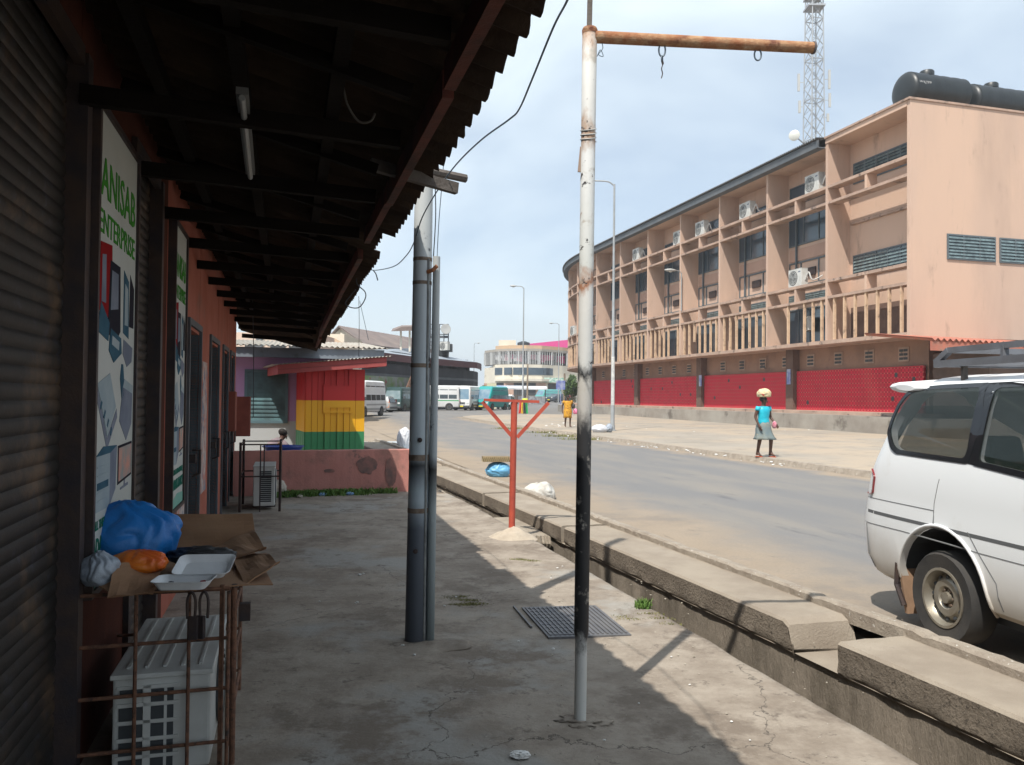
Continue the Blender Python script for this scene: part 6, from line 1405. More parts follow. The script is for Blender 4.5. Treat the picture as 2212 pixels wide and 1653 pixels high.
# motorcycle
q = vpos(1097, 92); mc_ = root('motorcycle', q, 0, 'dark motorcycle parked in front of the white car behind the red post', 'motorcycle')
hd_ = Vector((-.3, -.95, 0)).normalized()
for o in (-.62, .62): MB().ring(q+hd_*o+Vector((0, 0, .31)), hd_.cross(Vector((0, 0, 1))), .31, .24, .1, 18).build('wheel', MTYRE, mc_)
MB().tube([q+hd_*-.62+Vector((0, 0, .31)), q+Vector((0, 0, .45)), q+hd_*.45+Vector((0, 0, .85)), q+hd_*.62+Vector((0, 0, .31))], .05, 6).build('frame', MFRAME, mc_)
MB().loft([[q+hd_*x+hd_.cross(Vector((0, 0, 1)))*w*math.cos(a)+Vector((0, 0, z+h_*math.sin(a))) for a in [k*.785 for k in range(8)]] for x, w, z, h_ in ((-.75, .08, .8, .04), (-.2, .14, .76, .06), (.05, .15, .82, .13), (.4, .08, .88, .08))]).build('seat_and_tank', paint('bike_red', (.15, .02, .02)), mc_)
MB().tube([q+hd_*.45+hd_.cross(Vector((0, 0, 1)))*.35+Vector((0, 0, 1.05)), q+hd_*.5+Vector((0, 0, .95)), q+hd_*.45-hd_.cross(Vector((0, 0, 1)))*.35+Vector((0, 0, 1.05))], .02, 6).build('handlebar', MFRAME, mc_)

# ---------------------------------------------------------------- the near minivan
VX = Vector((.161, -.987, 0)).normalized(); VY = Vector((-VX.y, VX.x, 0)); VO = Vector((2.97, 5.55, 0))+VY*.80
van = root('minivan', VO, math.atan2(VX.y, VX.x), 'white minivan with roof rack and steel wheels parked on the road at the right edge', 'minivan')
def V_(x, y, z): return VO+VX*x+VY*y+Vector((0, 0, z))
def svp(px, py, y=-.845):
    d = ray(px, py); n = VY; k = ((VO+VY*y)-CAM).dot(n)/d.dot(n); p = CAM+d*k; return ((p-VO).dot(VX), p.z)
PVW = zmat('minivan_white', [(0, (.34, .29, .23)), (.33, (.46, .42, .36)), (.50, (.62, .61, .59)), (.72, (.69, .71, .72))], 1.9, .16, 3.5, .3, extra=[((.56, .54, .50), 2.0, .60, .85)], bump=0)
HT = 1.86
prof = [(.30, .76), (.34, .81), (.45, .845), (.70, .852), (.80, .852), (.86, .846), (.98, .842), (1.08, .836), (1.2, .820), (1.45, .770), (1.62, .728), (1.72, .69), (1.78, .63), (1.825, .52), (1.85, .34), (HT, 0)]
def wv(z, P=prof):
    if z <= P[0][0]: return P[0][1]
    for i in range(len(P)-1):
        if P[i][0] <= z <= P[i+1][0]: f = (z-P[i][0])/(P[i+1][0]-P[i][0]); return P[i][1]*(1-f)+P[i+1][1]*f
    return 0
def lin(z, P):
    if z <= P[0][0]: return P[0][1]
    for i in range(len(P)-1):
        if z <= P[i+1][0]: f = (z-P[i][0])/(P[i+1][0]-P[i][0]); return P[i][1]*(1-f)+P[i+1][1]*f
    return P[-1][1]
RR = [(.30, -.84), (.40, -.93), (.52, -.965), (.70, -.97), (.76, -.945), (.80, -.955), (1.05, -.92), (1.3, -.82), (1.6, -.665), (1.75, -.57), (1.86, -.42)]
FR = [(.30, 3.55), (.5, 3.68), (.8, 3.66), (1.0, 3.45), (1.12, 3.15), (1.7, 2.35), (1.86, 2.0)]
def shell(inset):
    ring = []
    zs_ = [p[0] for p in prof]
    for z in zs_:
        zz = min(max(z, .30+inset*1.5), HT-inset); ring.append((max(0, wv(z)-inset) if z < HT else 0, zz))
    ring = ring+[(-y, z) for y, z in ring[-2::-1]]
    rings = []
    for v in (0, .006, .02, .045, .1, .3, .5, .7, .9, .96, .985, 1):
        k = {0: .86, .006: .925, .02: .97, .045: .99, .96: .985, .985: .95, 1: .85}.get(v, 1)
        rings.append([V_(lin(z, RR)+inset+(lin(z, FR)-lin(z, RR)-2*inset)*v, y*k, z) for y, z in ring])
    return MB().loft(rings)
def boolean(target, cutters):
    for c in cutters:
        m = target.modifiers.new('cut', 'BOOLEAN'); m.object = c; m.operation = 'DIFFERENCE'; m.solver = 'EXACT'
    bpy.context.view_layer.update()
    dg = bpy.context.evaluated_depsgraph_get(); me = bpy.data.meshes.new_from_object(target.evaluated_get(dg))
    old = target.data; target.modifiers.clear(); target.data = me
    for c in cutters: bpy.data.objects.remove(c)
body = shell(0).build('body', PVW, van)
cut = [shell(.045).build('cut', None)]
AR = svp(2042, 1288)[0]
for x in (0.0, 2.75):
    mb = MB(); cc = [(x+.455*math.cos(a)*(.96), .335+.455*math.sin(a)) for a in [2*math.pi*k/36 for k in range(36)]]
    mb.prism(cc, lambda a, b: V_(a, -1.1, b), lambda a, b: V_(a, 1.1, b)); cut.append(mb.build('cut', None))
def rnd_poly(p, rad=.05, n=4):
    o = []; m_ = len(p)
    for i in range(m_):
        a, b, c_ = Vector(p[i-1]), Vector(p[i]), Vector(p[(i+1) % m_]); r1 = min(rad, (a-b).length*.45, (c_-b).length*.45); s_ = b+(a-b).normalized()*r1; e = b+(c_-b).normalized()*r1
        for k in range(n+1): t = k/n; q_ = s_.lerp(b, t).lerp(b.lerp(e, t), t); o.append((q_.x, q_.y))
    return o
def yof(z): return -(wv(z))
def ppoly(pts):   # pixels on the leaning glass -> local (x, z), solved for the surface at that height
    o = []
    for px, py in pts:
        y = -.80
        for _ in range(4): x, z = svp(px, py, y); y = yof(z)
        o.append((x, z))
    return o
wq = ppoly([(1917, 935), (1926, 905), (1941, 872), (1962, 846), (1990, 836), (2040, 831), (2143, 826), (2125, 905), (2092, 1003), (2000, 990), (1935, 980), (1924, 968)])
wq2 = ppoly([(2156, 826), (2212, 822)]); wq3 = ppoly([(2100, 1005), (2212, 1020)])
w2 = [wq2[0], (1.50, wq2[0][1]+.03), (1.55, 1.12), wq3[0]]
w3 = [(1.62, 1.64), (2.15, 1.62), (2.85, 1.14), (1.66, 1.12)]
def shrink(p, k): cx = sum(a for a, b in p)/len(p); cz = sum(b for a, b in p)/len(p); return [(cx+(a-cx)*k, cz+(b-cz)*(k-.04)) for a, b in p]
for p in (wq, w2, w3):
    mb = MB(); mb.prism(rnd_poly(shrink(p, .94), .04), lambda a, b: V_(a, -1.2, b), lambda a, b: V_(a, 1.2, b)); cut.append(mb.build('cut', None))
mb = MB(); mb.hexa([V_(-1.3, -.58, 1.18), V_(4, -.58, 1.18), V_(4, .58, 1.18), V_(-1.3, .58, 1.18), V_(-1.3, -.52, 1.60), V_(4, -.52, 1.60), V_(4, .52, 1.60), V_(-1.3, .52, 1.60)]); cut.append(mb.build('cut', None))
boolean(body, cut)
for p in body.data.polygons: p.use_smooth = True
es = body.modifiers.new('es', 'EDGE_SPLIT'); es.split_angle = R(28)
MGLT = bpy.data.materials.new('tinted_glass'); MGLT.use_nodes = True; _n = MGLT.node_tree.nodes; _l = MGLT.node_tree.links; _b = _n['Principled BSDF']; _b.inputs['Base Color'].default_value = (.02, .03, .025, 1); _b.inputs['Roughness'].default_value = .04; _b.inputs['Alpha'].default_value = .40; _b.inputs['Specular IOR Level'].default_value = .6
MBLG = M('black_glass_border', (.012, .013, .015), .12, spec=.6)
for sg in (-1, 1):
    for p in (wq, w2, w3):
        q1 = rnd_poly(p, .03); q2 = rnd_poly(shrink(p, .92), .04)
        n = len(q1); mb = MB()
        # border as ring strips, glass as infill
        for off, nm in ((.006, 0),):
            dens = lambda Q: [(Q[i][0]+(Q[(i+1) % len(Q)][0]-Q[i][0])*j/6, Q[i][1]+(Q[(i+1) % len(Q)][1]-Q[i][1])*j/6) for i in range(len(Q)) for j in range(6)]
            q1, q2d = dens(q1), dens(q2); n = len(q1)
            o_ = [V_(a, sg*(wv(b)+.006), b) for a, b in q1]; i_ = [V_(a, sg*(wv(b)+.005), b) for a, b in q2d]; o2 = [V_(a, sg*(wv(b)-.006), b) for a, b in q1]; i2 = [V_(a, sg*(wv(b)-.007), b) for a, b in q2d]
            mb.v += o_+i_+o2+i2
            for k in range(n):
                j = (k+1) % n; mb.f += [(k, j, n+j, n+k), (2*n+k, 2*n+j, 3*n+j, 3*n+k), (k, j, 2*n+j, 2*n+k), (n+k, n+j, 3*n+j, 3*n+k)]
        wo = mb.build('window', MBLG, van)
        MB().prism(q2, lambda a, b: V_(a, sg*(wv(b)+.0025), b), lambda a, b: V_(a, sg*(wv(b)-.003), b)).build('pane', MGLT, wo)
MB().hexa([V_(lin(1.18, RR)-.004, -.6, 1.16), V_(lin(1.18, RR)-.004, .6, 1.16), V_(lin(1.18, RR)+.01, .6, 1.16), V_(lin(1.18, RR)+.01, -.6, 1.16), V_(lin(1.62, RR)-.004, -.54, 1.62), V_(lin(1.62, RR)-.004, .54, 1.62), V_(lin(1.62, RR)+.01, .54, 1.62), V_(lin(1.62, RR)+.01, -.54, 1.62)]).build('rear_window', MGLT, van)
MB().hexa([V_(lin(1.18, FR)-.01, -.7, 1.16), V_(lin(1.18, FR)-.01, .7, 1.16), V_(lin(1.18, FR)+.006, .7, 1.16), V_(lin(1.18, FR)+.006, -.7, 1.16), V_(lin(1.64, FR)-.01, -.6, 1.64), V_(lin(1.64, FR)-.01, .6, 1.64), V_(lin(1.64, FR)+.006, .6, 1.64), V_(lin(1.64, FR)+.006, -.6, 1.64)]).build('windscreen', MGLT, van)
for sg in (-1, 1):
    pc = [ppoly([(2143, 827)])[0], w2[0], w2[3], ppoly([(2092, 1002)])[0]]; pc = [(pc[0][0]-.03, pc[0][1]), (pc[1][0]+.03, pc[1][1]+.001), (pc[2][0]+.03, pc[2][1]), (pc[3][0]-.03, pc[3][1]+.004)]
    mb = MB(); pq = lambda u, v: (pc[0][0]+(pc[3][0]-pc[0][0])*v, pc[0][1]+(pc[3][1]-pc[0][1])*v) if u < .5 else (pc[1][0]+(pc[2][0]-pc[1][0])*v, pc[1][1]+(pc[2][1]-pc[1][1])*v)
    mb.grid(1, 16, lambda u, v: V_(pq(u, v)[0], sg*(wv(pq(u, v)[1])+.004), pq(u, v)[1])); mb.grid(1, 16, lambda u, v: V_(pq(u, v)[0], sg*(wv(pq(u, v)[1])-.01), pq(u, v)[1])); mb.build('pillar_cover', MBLG, van)
# seams and trim strip following the side surface
MSEAM = M('seam_dark', (.17, .175, .18), .7); MTRIM = M('trim_grey', (.10, .105, .11), .6)
KV = [(0, .86), (.006, .925), (.02, .97), (.045, .99), (.1, 1), (.9, 1), (.96, .985), (.985, .95), (1, .85)]
def bw(x, z): a, b = lin(z, RR), lin(z, FR); return wv(z)*lin(min(1, max(0, (x-a)/(b-a))), KV)
def strip(pts, w, mat, nm, off=.002, par=van, sg=-1):
    mb = MB()
    dn = []
    for i in range(len(pts)-1):
        m_ = max(1, int(math.hypot(pts[i+1][0]-pts[i][0], pts[i+1][1]-pts[i][1])/.035))
        dn += [(pts[i][0]+(pts[i+1][0]-pts[i][0])*j/m_, pts[i][1]+(pts[i+1][1]-pts[i][1])*j/m_) for j in range(m_)]
    pts = [Vector((a, 0, b)) for a, b in dn+[pts[-1]]]; k0 = len(mb.v); n = len(pts)
    for i, p in enumerate(pts):
        d = (pts[min(i+1, n-1)]-pts[max(i-1, 0)]).normalized(); nrm = Vector((-d.z, 0, d.x))
        for e in (-w/2, w/2):
            q_ = p+nrm*e; mb.v.append(V_(q_.x, sg*(bw(q_.x, q_.z)+off), q_.z)); mb.v.append(V_(q_.x, sg*(bw(q_.x, q_.z)-.012), q_.z))
    for i in range(n-1):
        a = i*4; mb.f += [(a, a+4, a+6, a+2), (a, a+4, a+5, a+1), (a+2, a+6, a+7, a+3)]
    return mb.build(nm, mat, par)
for sg in (-1, 1):
    za = svp(1900, 1080)[1]; 
    strip([(-.945, .795), (-.3, .792), (.4, .79), (3.4, .78)], .024, MTRIM, 'trim_groove', .0015, sg=sg)
    strip([(x, .90) for x in (-.925, -.5, -.06)], .005, MSEAM, 'seam', sg=sg); strip([(-.06, .90), (-.05, .80)], .005, MSEAM, 'seam', sg=sg)
    strip([(-.02, 1.12), (-.055, .95), (-.06, .80)], .005, MSEAM, 'seam', sg=sg)
    strip([(-.965, .70), (-.4, .705), (.4, .69), (3.4, .68)], .006, MSEAM, 'seam', sg=sg)
    strip([svp(2092, 1150), svp(2118, 1200), svp(2153, 1262), (svp(2153, 1262)[0]+.03, .33)], .007, MSEAM, 'seam', sg=sg); strip([(1.6, 1.12), (1.6, .36)], .007, MSEAM, 'seam', sg=sg); strip([(2.75, 1.1), (2.78, .8)], .007, MSEAM, 'seam', sg=sg)
    strip([(-.86, .69), (-.84, .5), (-.80, .36)], .007, MSEAM, 'seam', sg=sg)
    # arch lip
    mb = MB(); pts = [V_(.468*.96*math.cos(a), sg*(wv(max(.31, .335+.468*math.sin(a)))+.004), .335+.468*math.sin(a)) for a in [R(-4+188*k/24) for k in range(25)]]; mb.tube(pts, .012, 6); mb.build('arch_lip', PVW, van, smooth=True)
    # tail light
    yy = lambda z: sg*(wv(z)+.004)
    tl = [(-.925, .925), (-.915, 1.02), (-.895, 1.11), (-.82, 1.125), (-.755, 1.07), (-.77, .93)]
    mb = MB().prism(rnd_poly(tl, .02), lambda a, b: V_(a, sg*(bw(a, b)+.016), b), lambda a, b: V_(a+.03, sg*(wv(b)*.8), b)); mb.build('tail_light', MTL, van)
    for x in (0.0, 2.75):
        t, q_ = MB(), MB(); wheel(t, q_, V_(x, sg*.735, .315), .315, .205, VY, sg); w_ = t.build('wheel', MTYRE, van, smooth='auto'); rim = q_.build('rim', MRIM, w_, smooth='auto')
        for k in range(12): a = 2*math.pi*k/12; MB().disk(V_(x+.139*math.cos(a), sg*.775, .315+.139*math.sin(a)), VY*sg, [(.014, 0), (.014, .012), (0, .0125)], 8).build('vent_hole', MACD, rim)
        mb = MB()
        for k in range(6): a = 2*math.pi*k/6; mb.disk(V_(x+.055*math.cos(a), sg*.77, .315+.055*math.sin(a)), VY*sg, [(.011, 0), (.010, .018), (0, .02)], 6)
        mb.build('lug_nut', MBAND, rim)
        mb = MB(); mb.grid(18, 1, lambda u, v: V_(x+.45*math.cos(math.pi*u), sg*(.80-.35*v), .335+.45*math.sin(math.pi*u))); mb.grid(18, 1, lambda u, v: V_(x+.45*math.cos(math.pi*u)*v, sg*.45, .335+.45*math.sin(math.pi*u)*v)); mb.build('wheel_well', MACD, van)
    MB().hexa([V_(-.43, sg*.60, .10), V_(-.43, sg*.80, .10), V_(-.40, sg*.80, .10), V_(-.40, sg*.60, .10), V_(-.46, sg*.60, .42), V_(-.46, sg*.83, .42), V_(-.44, sg*.83, .42), V_(-.44, sg*.60, .42)]).build('mud_flap', M('flap_tan', (.30, .19, .12), .8, (.22, .14, .09), 6), van)
    MB().tube([V_(-.47, sg*.83, .46), V_(-.475, sg*.835, .30), V_(-.41, sg*.82, .16)], .02, 6).build('flap_edge', MFRAME, van)
MB().tube([V_(-.98, -.50, .30), V_(-.6, -.50, .31)], .032, 12).build('exhaust', MFRAME, van)
MB().hexa([V_(-.8, -.6, .2), V_(3.4, -.6, .2), V_(3.4, .6, .2), V_(-.8, .6, .2), V_(-.8, -.6, .32), V_(3.4, -.6, .32), V_(3.4, .6, .32), V_(-.8, .6, .32)]).build('underbody', MACD, van)
# spoiler
rings = []
for y in (-.70, -.66, -.4, 0, .4, .66, .70):
    e = 1 if abs(y) < .67 else .5; zz = 1.775-(.02 if abs(y) > .6 else 0)
    rings.append([V_(-.56+.24*math.cos(a)*e-.02, y, zz+.045*math.sin(a)*e+.03*math.cos(a)*-.3) for a in [2*math.pi*k/12 for k in range(12)]])
MB().loft(rings).build('spoiler', PVW, van, smooth='auto')
# roof rack
MRACK = M('grey_rack', (.17, .18, .20), .6, (.13, .13, .14), 5, metal=.3)
mb = MB()
for y in (-.60, .60):
    mb.beam(V_(-.36, y, 1.925), V_(2.0, y, 1.945), .045, .05); mb.beam(V_(-.22, y, 2.02), V_(2.0, y, 2.04), .035, .04); mb.beam(V_(-.36, y, 1.935), V_(-.22, y, 2.02), .04, .04)
    for x in (.3, .9, 1.5): mb.beam(V_(x, y, 1.93), V_(x, y, 2.03), .04, .03, (0, 1, 0))
for x in (-.34, 0, .35, .7, 1.05, 1.4, 1.75): mb.beam(V_(x, -.6, 1.93), V_(x, .6, 1.93), .03, .03)
mb.beam(V_(-.22, -.6, 2.02), V_(-.22, .6, 2.02), .035, .04); mb.beam(V_(-.36, -.6, 1.925), V_(-.36, .6, 1.925), .035, .04)
rk = mb.build('roof_rack', MRACK, van)
mb = MB()
for y in (-.56, .56):
    for x in (-.12, .75, 1.6): MB().beam(V_(x, y, 1.74), V_(x, y, 1.93), .035, .03, (0, 1, 0)).build('rack_foot', MATS['weathered_timber'], rk)
# seats
MSEAT = M('seat_cloth', (.06, .065, .07), .9, (.10, .105, .10), 4)
for x in (.18, 1.25, 2.2):
    MB().hexa([V_(x, -.62, .45), V_(x, .62, .45), V_(x+.16, .62, .45), V_(x+.16, -.62, .45), V_(x-.14, -.60, 1.17), V_(x-.14, .60, 1.17), V_(x-.04, .60, 1.17), V_(x-.04, -.60, 1.17)]).build('seat_back', MSEAT, van, bevel=.03)
    MB().hexa([V_(x, -.62, .40), V_(x+.5, -.62, .40), V_(x+.5, .62, .40), V_(x, .62, .40), V_(x, -.62, .62), V_(x+.5, -.62, .62), V_(x+.5, .62, .62), V_(x, .62, .62)]).build('seat_cushion', MSEAT, van, bevel=.03)
    for y in (-.40, .40):
        mb = MB().hexa([V_(x-.17, y-.15, 1.19), V_(x-.17, y+.15, 1.19), V_(x-.06, y+.15, 1.19), V_(x-.06, y-.15, 1.19), V_(x-.20, y-.13, 1.42), V_(x-.20, y+.13, 1.42), V_(x-.11, y+.13, 1.42), V_(x-.11, y-.13, 1.42)]); mb.build('head_rest', MSEAT, van, bevel=.03)
MB().box(V_(-.52, .1, 1.05), (.28, .2, .24), .3).build('yellow_box', M('yellow_can', (.55, .42, .03), .6), van)

# ================================================================ PEOPLE
def person(loc, yaw, h, label, skin, hair, pose=None, group=None, female=True, name='person'):
    k = h/1.70; r = root(name, (0, 0, 0), 0, label, 'person', group)
    J = {'pel': (0, 0, .93, .115), 'wai': (0, 0, 1.07, .098), 'che': (0, .0, 1.26, .115), 'nb': (0, .01, 1.41, .062), 'nk': (0, -.005, 1.475, .045), 'hd': (0, -.02, 1.56, .076), 'ht': (0, -.015, 1.635, .070)}
    for s_, sg in (('r', -1), ('l', 1)):
        J['sh'+s_] = (sg*.165, 0, 1.375, .052); J['el'+s_] = (sg*.215, .02, 1.11, .038); J['wr'+s_] = (sg*.225, -.05, .87, .025); J['pa'+s_] = (sg*.225, -.065, .80, .028)
        J['hi'+s_] = (sg*.085, 0, .87, .088); J['kn'+s_] = (sg*.10, -.02, .50, .055); J['an'+s_] = (sg*.10, .02, .09, .033); J['he'+s_] = (sg*.10, .035, .035, .03); J['to'+s_] = (sg*.11, -.14, .028, .026)
    if pose: 
        for q, v in pose.items(): J[q] = v if len(v) == 4 else (*v, J[q][3])
    for s_, sg in (('r', -1), ('l', 1)):
        p = Vector(J['pa'+s_][:3]); w = Vector(J['wr'+s_][:3]); d = (p-w).normalized(); sd_ = Vector((0, -1, 0)) if abs(d.y) < .8 else Vector((1, 0, 0)); sd_ = (sd_-d*sd_.dot(d)).normalized(); inw = Vector((-sg, 0, 0))
        for f, (o, ln) in enumerate(((-.030, .060), (-.010, .072), (.010, .075), (.030, .065))):
            a = p+d*.035+sd_*o; J['f%d%s' % (f, s_)] = (*a, .009); J['g%d%s' % (f, s_)] = (*(a+d*ln*.55), .008); J['h%d%s' % (f, s_)] = (*(a+d*ln*.9+inw*.018), .007)
        a = p+sd_*.038-d*.01; J['t0'+s_] = (*a, .010); J['t1'+s_] = (*(a+sd_*.016+d*.032+inw*.012), .008)
    E = [('pel', 'wai'), ('wai', 'che'), ('che', 'nb'), ('nb', 'nk'), ('nk', 'hd'), ('hd', 'ht')]
    for s_ in 'rl':
        E += [('che', 'sh'+s_), ('sh'+s_, 'el'+s_), ('el'+s_, 'wr'+s_), ('wr'+s_, 'pa'+s_), ('pel', 'hi'+s_), ('hi'+s_, 'kn'+s_), ('kn'+s_, 'an'+s_), ('an'+s_, 'he'+s_), ('an'+s_, 'to'+s_), ('pa'+s_, 't0'+s_), ('t0'+s_, 't1'+s_)]
        for f in range(4): E += [('pa'+s_, 'f%d%s' % (f, s_)), ('f%d%s' % (f, s_), 'g%d%s' % (f, s_)), ('g%d%s' % (f, s_), 'h%d%s' % (f, s_))]
    ks = list(J); ix = {q: i for i, q in enumerate(ks)}
    me = bpy.data.meshes.new('body'); me.from_pydata([tuple(Vector(J[q][:3])*k) for q in ks], [(ix[a], ix[b]) for a, b in E], []); me.materials.append(skin)
    o = bpy.data.objects.new('body', me); C.objects.link(o); o.parent = r
    o.modifiers.new('skin', 'SKIN'); sv = me.skin_vertices[0].data
    for q in ks: sv[ix[q]].radius = (J[q][3]*k, J[q][3]*k); sv[ix[q]].use_root = False
    sv[ix['pel']].use_root = True
    sb_ = o.modifiers.new('sub', 'SUBSURF'); sb_.levels = 2; sb_.render_levels = 2; o.modifiers['skin'].use_smooth_shade = True
    hd = Vector(J['hd'][:3])*k; face = Vector(J.get('look', (0, -1, 0))[:3]).normalized()
    sdv = face.cross(Vector((0, 0, 1))).normalized()
    def ell(c_, rx, ry, rz, nm, mat, sub=2):
        mb = MB(); bm = bmesh.new(); bmesh.ops.create_icosphere(bm, subdivisions=sub, radius=1)
        mb.v = [Vector(c_)+sdv*(v.co.x*rx)+face*(v.co.y*ry)+Vector((0, 0, v.co.z*rz)) for v in bm.verts]; mb.f = [tuple(v.index for v in f.verts) for f in bm.faces]; bm.free(); return mb.build(nm, mat, r, smooth=True)
    up = Vector((0, 0, 1))
    ell(hd+up*.055*k-face*.022*k, .088*k, .092*k, .078*k, 'hair', hair, 3)
    for sg in (-1, 1):
        ell(hd+face*.072*k+sdv*sg*.030*k+up*.012*k, .012*k, .008*k, .007*k, 'eye', MLENS, 1); ell(hd+sdv*sg*.083*k, .010*k, .018*k, .026*k, 'ear', skin, 1)
        ell(hd+face*.079*k+sdv*sg*.030*k+up*.012*k, .005*k, .004*k, .005*k, 'pupil', MFRAME, 1)
    ell(hd+face*.082*k-up*.012*k, .014*k, .016*k, .022*k, 'nose', skin, 1); ell(hd+face*.075*k-up*.043*k, .024*k, .010*k, .008*k, 'mouth', M('lips', (.16, .05, .045), .6), 1)
    return r, J, k
def cloth_rings(r, rings, nm, mat, k=1, seed=1, amp=.004, n=28, cap=False):
    mb = MB(); rr_ = []
    for (x, y, z, rx, ry, am) in rings: rr_.append([Vector((x+(rx+am*math.sin(a*7+seed)+amp*fn(math.cos(a)*2, z*9, seed))*math.cos(a), y+(ry+am*math.sin(a*7+seed))*math.sin(a), z))*k for a in [2*math.pi*q/n for q in range(n)]])
    mb.loft(rr_, cap=cap); o = mb.build(nm, mat, r, smooth=True); s_ = o.modifiers.new('th', 'SOLIDIFY'); s_.thickness = .006; return o
def sleeve(r, J, k, side, mat, t=.4, rad=.062, nm='sleeve'):
    a, b = Vector(J['sh'+side][:3]), Vector(J['el'+side][:3]); o = a+(b-a).normalized()*-.02; mb = MB().tube([o*k+Vector((0, 0, .015)), a.lerp(b, t*.5)*k, a.lerp(b, t)*k], [rad*.9*k, rad*k, rad*.95*k], 14, cap=False); q = mb.build(nm, mat, r, smooth=True); s_ = q.modifiers.new('th', 'SOLIDIFY'); s_.thickness = .005
SKD = M('dark_skin', (.075, .035, .022), .5, (.09, .045, .03), 6); HRB = M('black_hair', (.012, .010, .010), .7, (.03, .025, .02), 40, .3, 90)
# woman in turquoise with a load on her head
wp = gp(1649, 987, .135); wp.z = .135
pose = {'knl': (.13, -.12, .50), 'anl': (.16, -.06, .10), 'hel': (.16, -.03, .035), 'tol': (.17, -.22, .03), 'knr': (-.09, .02, .50), 'anr': (-.08, .12, .10), 'her': (-.08, .15, .04), 'tor': (-.09, -.03, .03),
        'ell': (.26, .06, 1.12), 'wrl': (.27, -.10, .93), 'pal': (.27, -.15, .88), 'elr': (-.23, .03, 1.12), 'wrr': (-.215, -.08, .90), 'par': (-.205, -.11, .83), 'look': (.75, -.66, 0, 0)}
wm, J, k = person((0, 0, 0), 0, 1.62, 'woman in turquoise top and grey skirt walking by the kerb, a bundle on her head', SKD, HRB, pose)
MTQ = M('turquoise_satin', (.01, .34, .46), .45, (.02, .46, .58), 7, .2, 20); MSK = M('grey_green_skirt', (.12, .17, .19), .8, (.20, .21, .18), 4, .2, 20, stain=(.42, .33, .18), sc=3.5, lo=.60, hi=.68)
cloth_rings(wm, [(0, 0, .91, .165, .13, .004), (0, 0, 1.0, .145, .118, .002), (0, 0, 1.10, .135, .112, 0), (0, -.005, 1.22, .155, .128, 0), (0, -.005, 1.32, .168, .12, 0), (0, 0, 1.39, .150, .095, 0), (0, 0, 1.415, .10, .075, 0)], 'blouse', MTQ, k, 2, .018)
for s_ in 'rl': sleeve(wm, J, k, s_, MTQ, .32, .060)
cloth_rings(wm, [(0, 0, 1.0, .135, .112, 0), (0, 0, .9, .178, .145, .0), (0, 0, .78, .195, .165, .005), (.01, -.01, .66, .205, .185, .014), (.02, -.02, .55, .235, .215, .026), (.03, -.02, .49, .27, .24, .034)], 'skirt', MSK, k, 4, .012)
for s_ in 'rl':
    a, b = Vector(J['he'+s_][:3]), Vector(J['to'+s_][:3]); c_ = (a+b)/2; c_.z = .012; MB().loft([[Vector((c_.x+.045*math.cos(q*.524), c_.y+.125*math.sin(q*.524), z))*k for q in range(12)] for z in (.0, .018)]).build('slipper', M('orange_slipper', (.48, .09, .04), .6), wm)
wm.scale = (1.16, 1.16, 1); wm.location = wp; wm.rotation_euler = (0, 0, R(24))
hp = wm.matrix_basis @ (Vector((0, -.01, 1.66))*k)
tag(blob((hp.x, hp.y, hp.z+.01), (.19, .17, .15), 51, .2, 1.9, 4, flat=-.6).build('head_load', M('cream_red_bundle', (.62, .52, .32), .8, (.50, .42, .26), 6, .3, 20, stain=(.60, .08, .07), sc=4, lo=.57, hi=.62), smooth=True), 'cream and red cloth bundle balanced on the head of the woman in turquoise', 'bundle')
hp = wm.matrix_basis @ (Vector((.25, -.10, .80))*k)
tag(blob((hp.x, hp.y, hp.z), (.06, .09, .11), 52, .15, 2, 3).build('handbag', M('pink_purse', (.42, .05, .10), .5, (.6, .3, .35), 7), smooth=True), 'small pink and maroon purse in the hand of the woman in turquoise', 'purse')
# woman in yellow patterned dress
wp = gp(1226, 923.5, .135); wp.z = .135+gz(wp.x, wp.y)
pose = {'knl': (.10, -.10, .50), 'anl': (.11, -.02, .10), 'hel': (.11, .0, .035), 'tol': (.13, -.17, .03), 'anr': (-.08, .14, .12), 'her': (-.08, .16, .06), 'tor': (-.09, .0, .03), 'elr': (-.24, .06, 1.13), 'wrr': (-.26, .02, .90), 'par': (-.26, .0, .83), 'ell': (.24, .05, 1.12), 'wrl': (.27, -.10, .92), 'pal': (.28, -.14, .87)}
wy, J, k = person((0, 0, 0), 0, 1.66, 'woman in a yellow and brown patterned dress walking on the far pavement', SKD, HRB, pose)
MYD = M('yellow_print', (.62, .34, .03), .8, (.40, .17, .02), 14, .1, 20, stain=(.16, .06, .02), sc=16, lo=.56, hi=.62)
cloth_rings(wy, [(0, 0, .50, .20, .17, .010), (0, 0, .62, .19, .165, .005), (0, 0, .78, .205, .175, .004), (0, 0, .90, .195, .16, 0), (0, 0, 1.04, .16, .13, 0), (0, 0, 1.22, .178, .14, 0), (0, 0, 1.34, .175, .12, 0), (0, 0, 1.40, .13, .09, 0)], 'dress', MYD, k)
for s_ in 'rl': sleeve(wy, J, k, s_, MYD, .45, .07)
wy.scale = (1.14, 1.14, 1); wy.location = wp; wy.rotation_euler = (0, 0, R(12))
hp = wy.matrix_basis @ (Vector((.27, .02, .98))*k); tag(blob((hp.x, hp.y, hp.z), (.10, .12, .16), 61, .15, 2, 3).build('handbag', MBLKP, smooth=True), 'black shoulder bag carried by the woman in yellow', 'bag')
hp = wy.matrix_basis @ (Vector((.34, -.10, .70))*k); tag(blob((hp.x, hp.y, hp.z), (.12, .10, .16), 62, .2, 2, 3).build('plastic_bag', M('pink_plastic', (.72, .20, .34), .6), smooth=True), 'pink plastic bag hanging beside the woman in yellow', 'plastic bag', G)
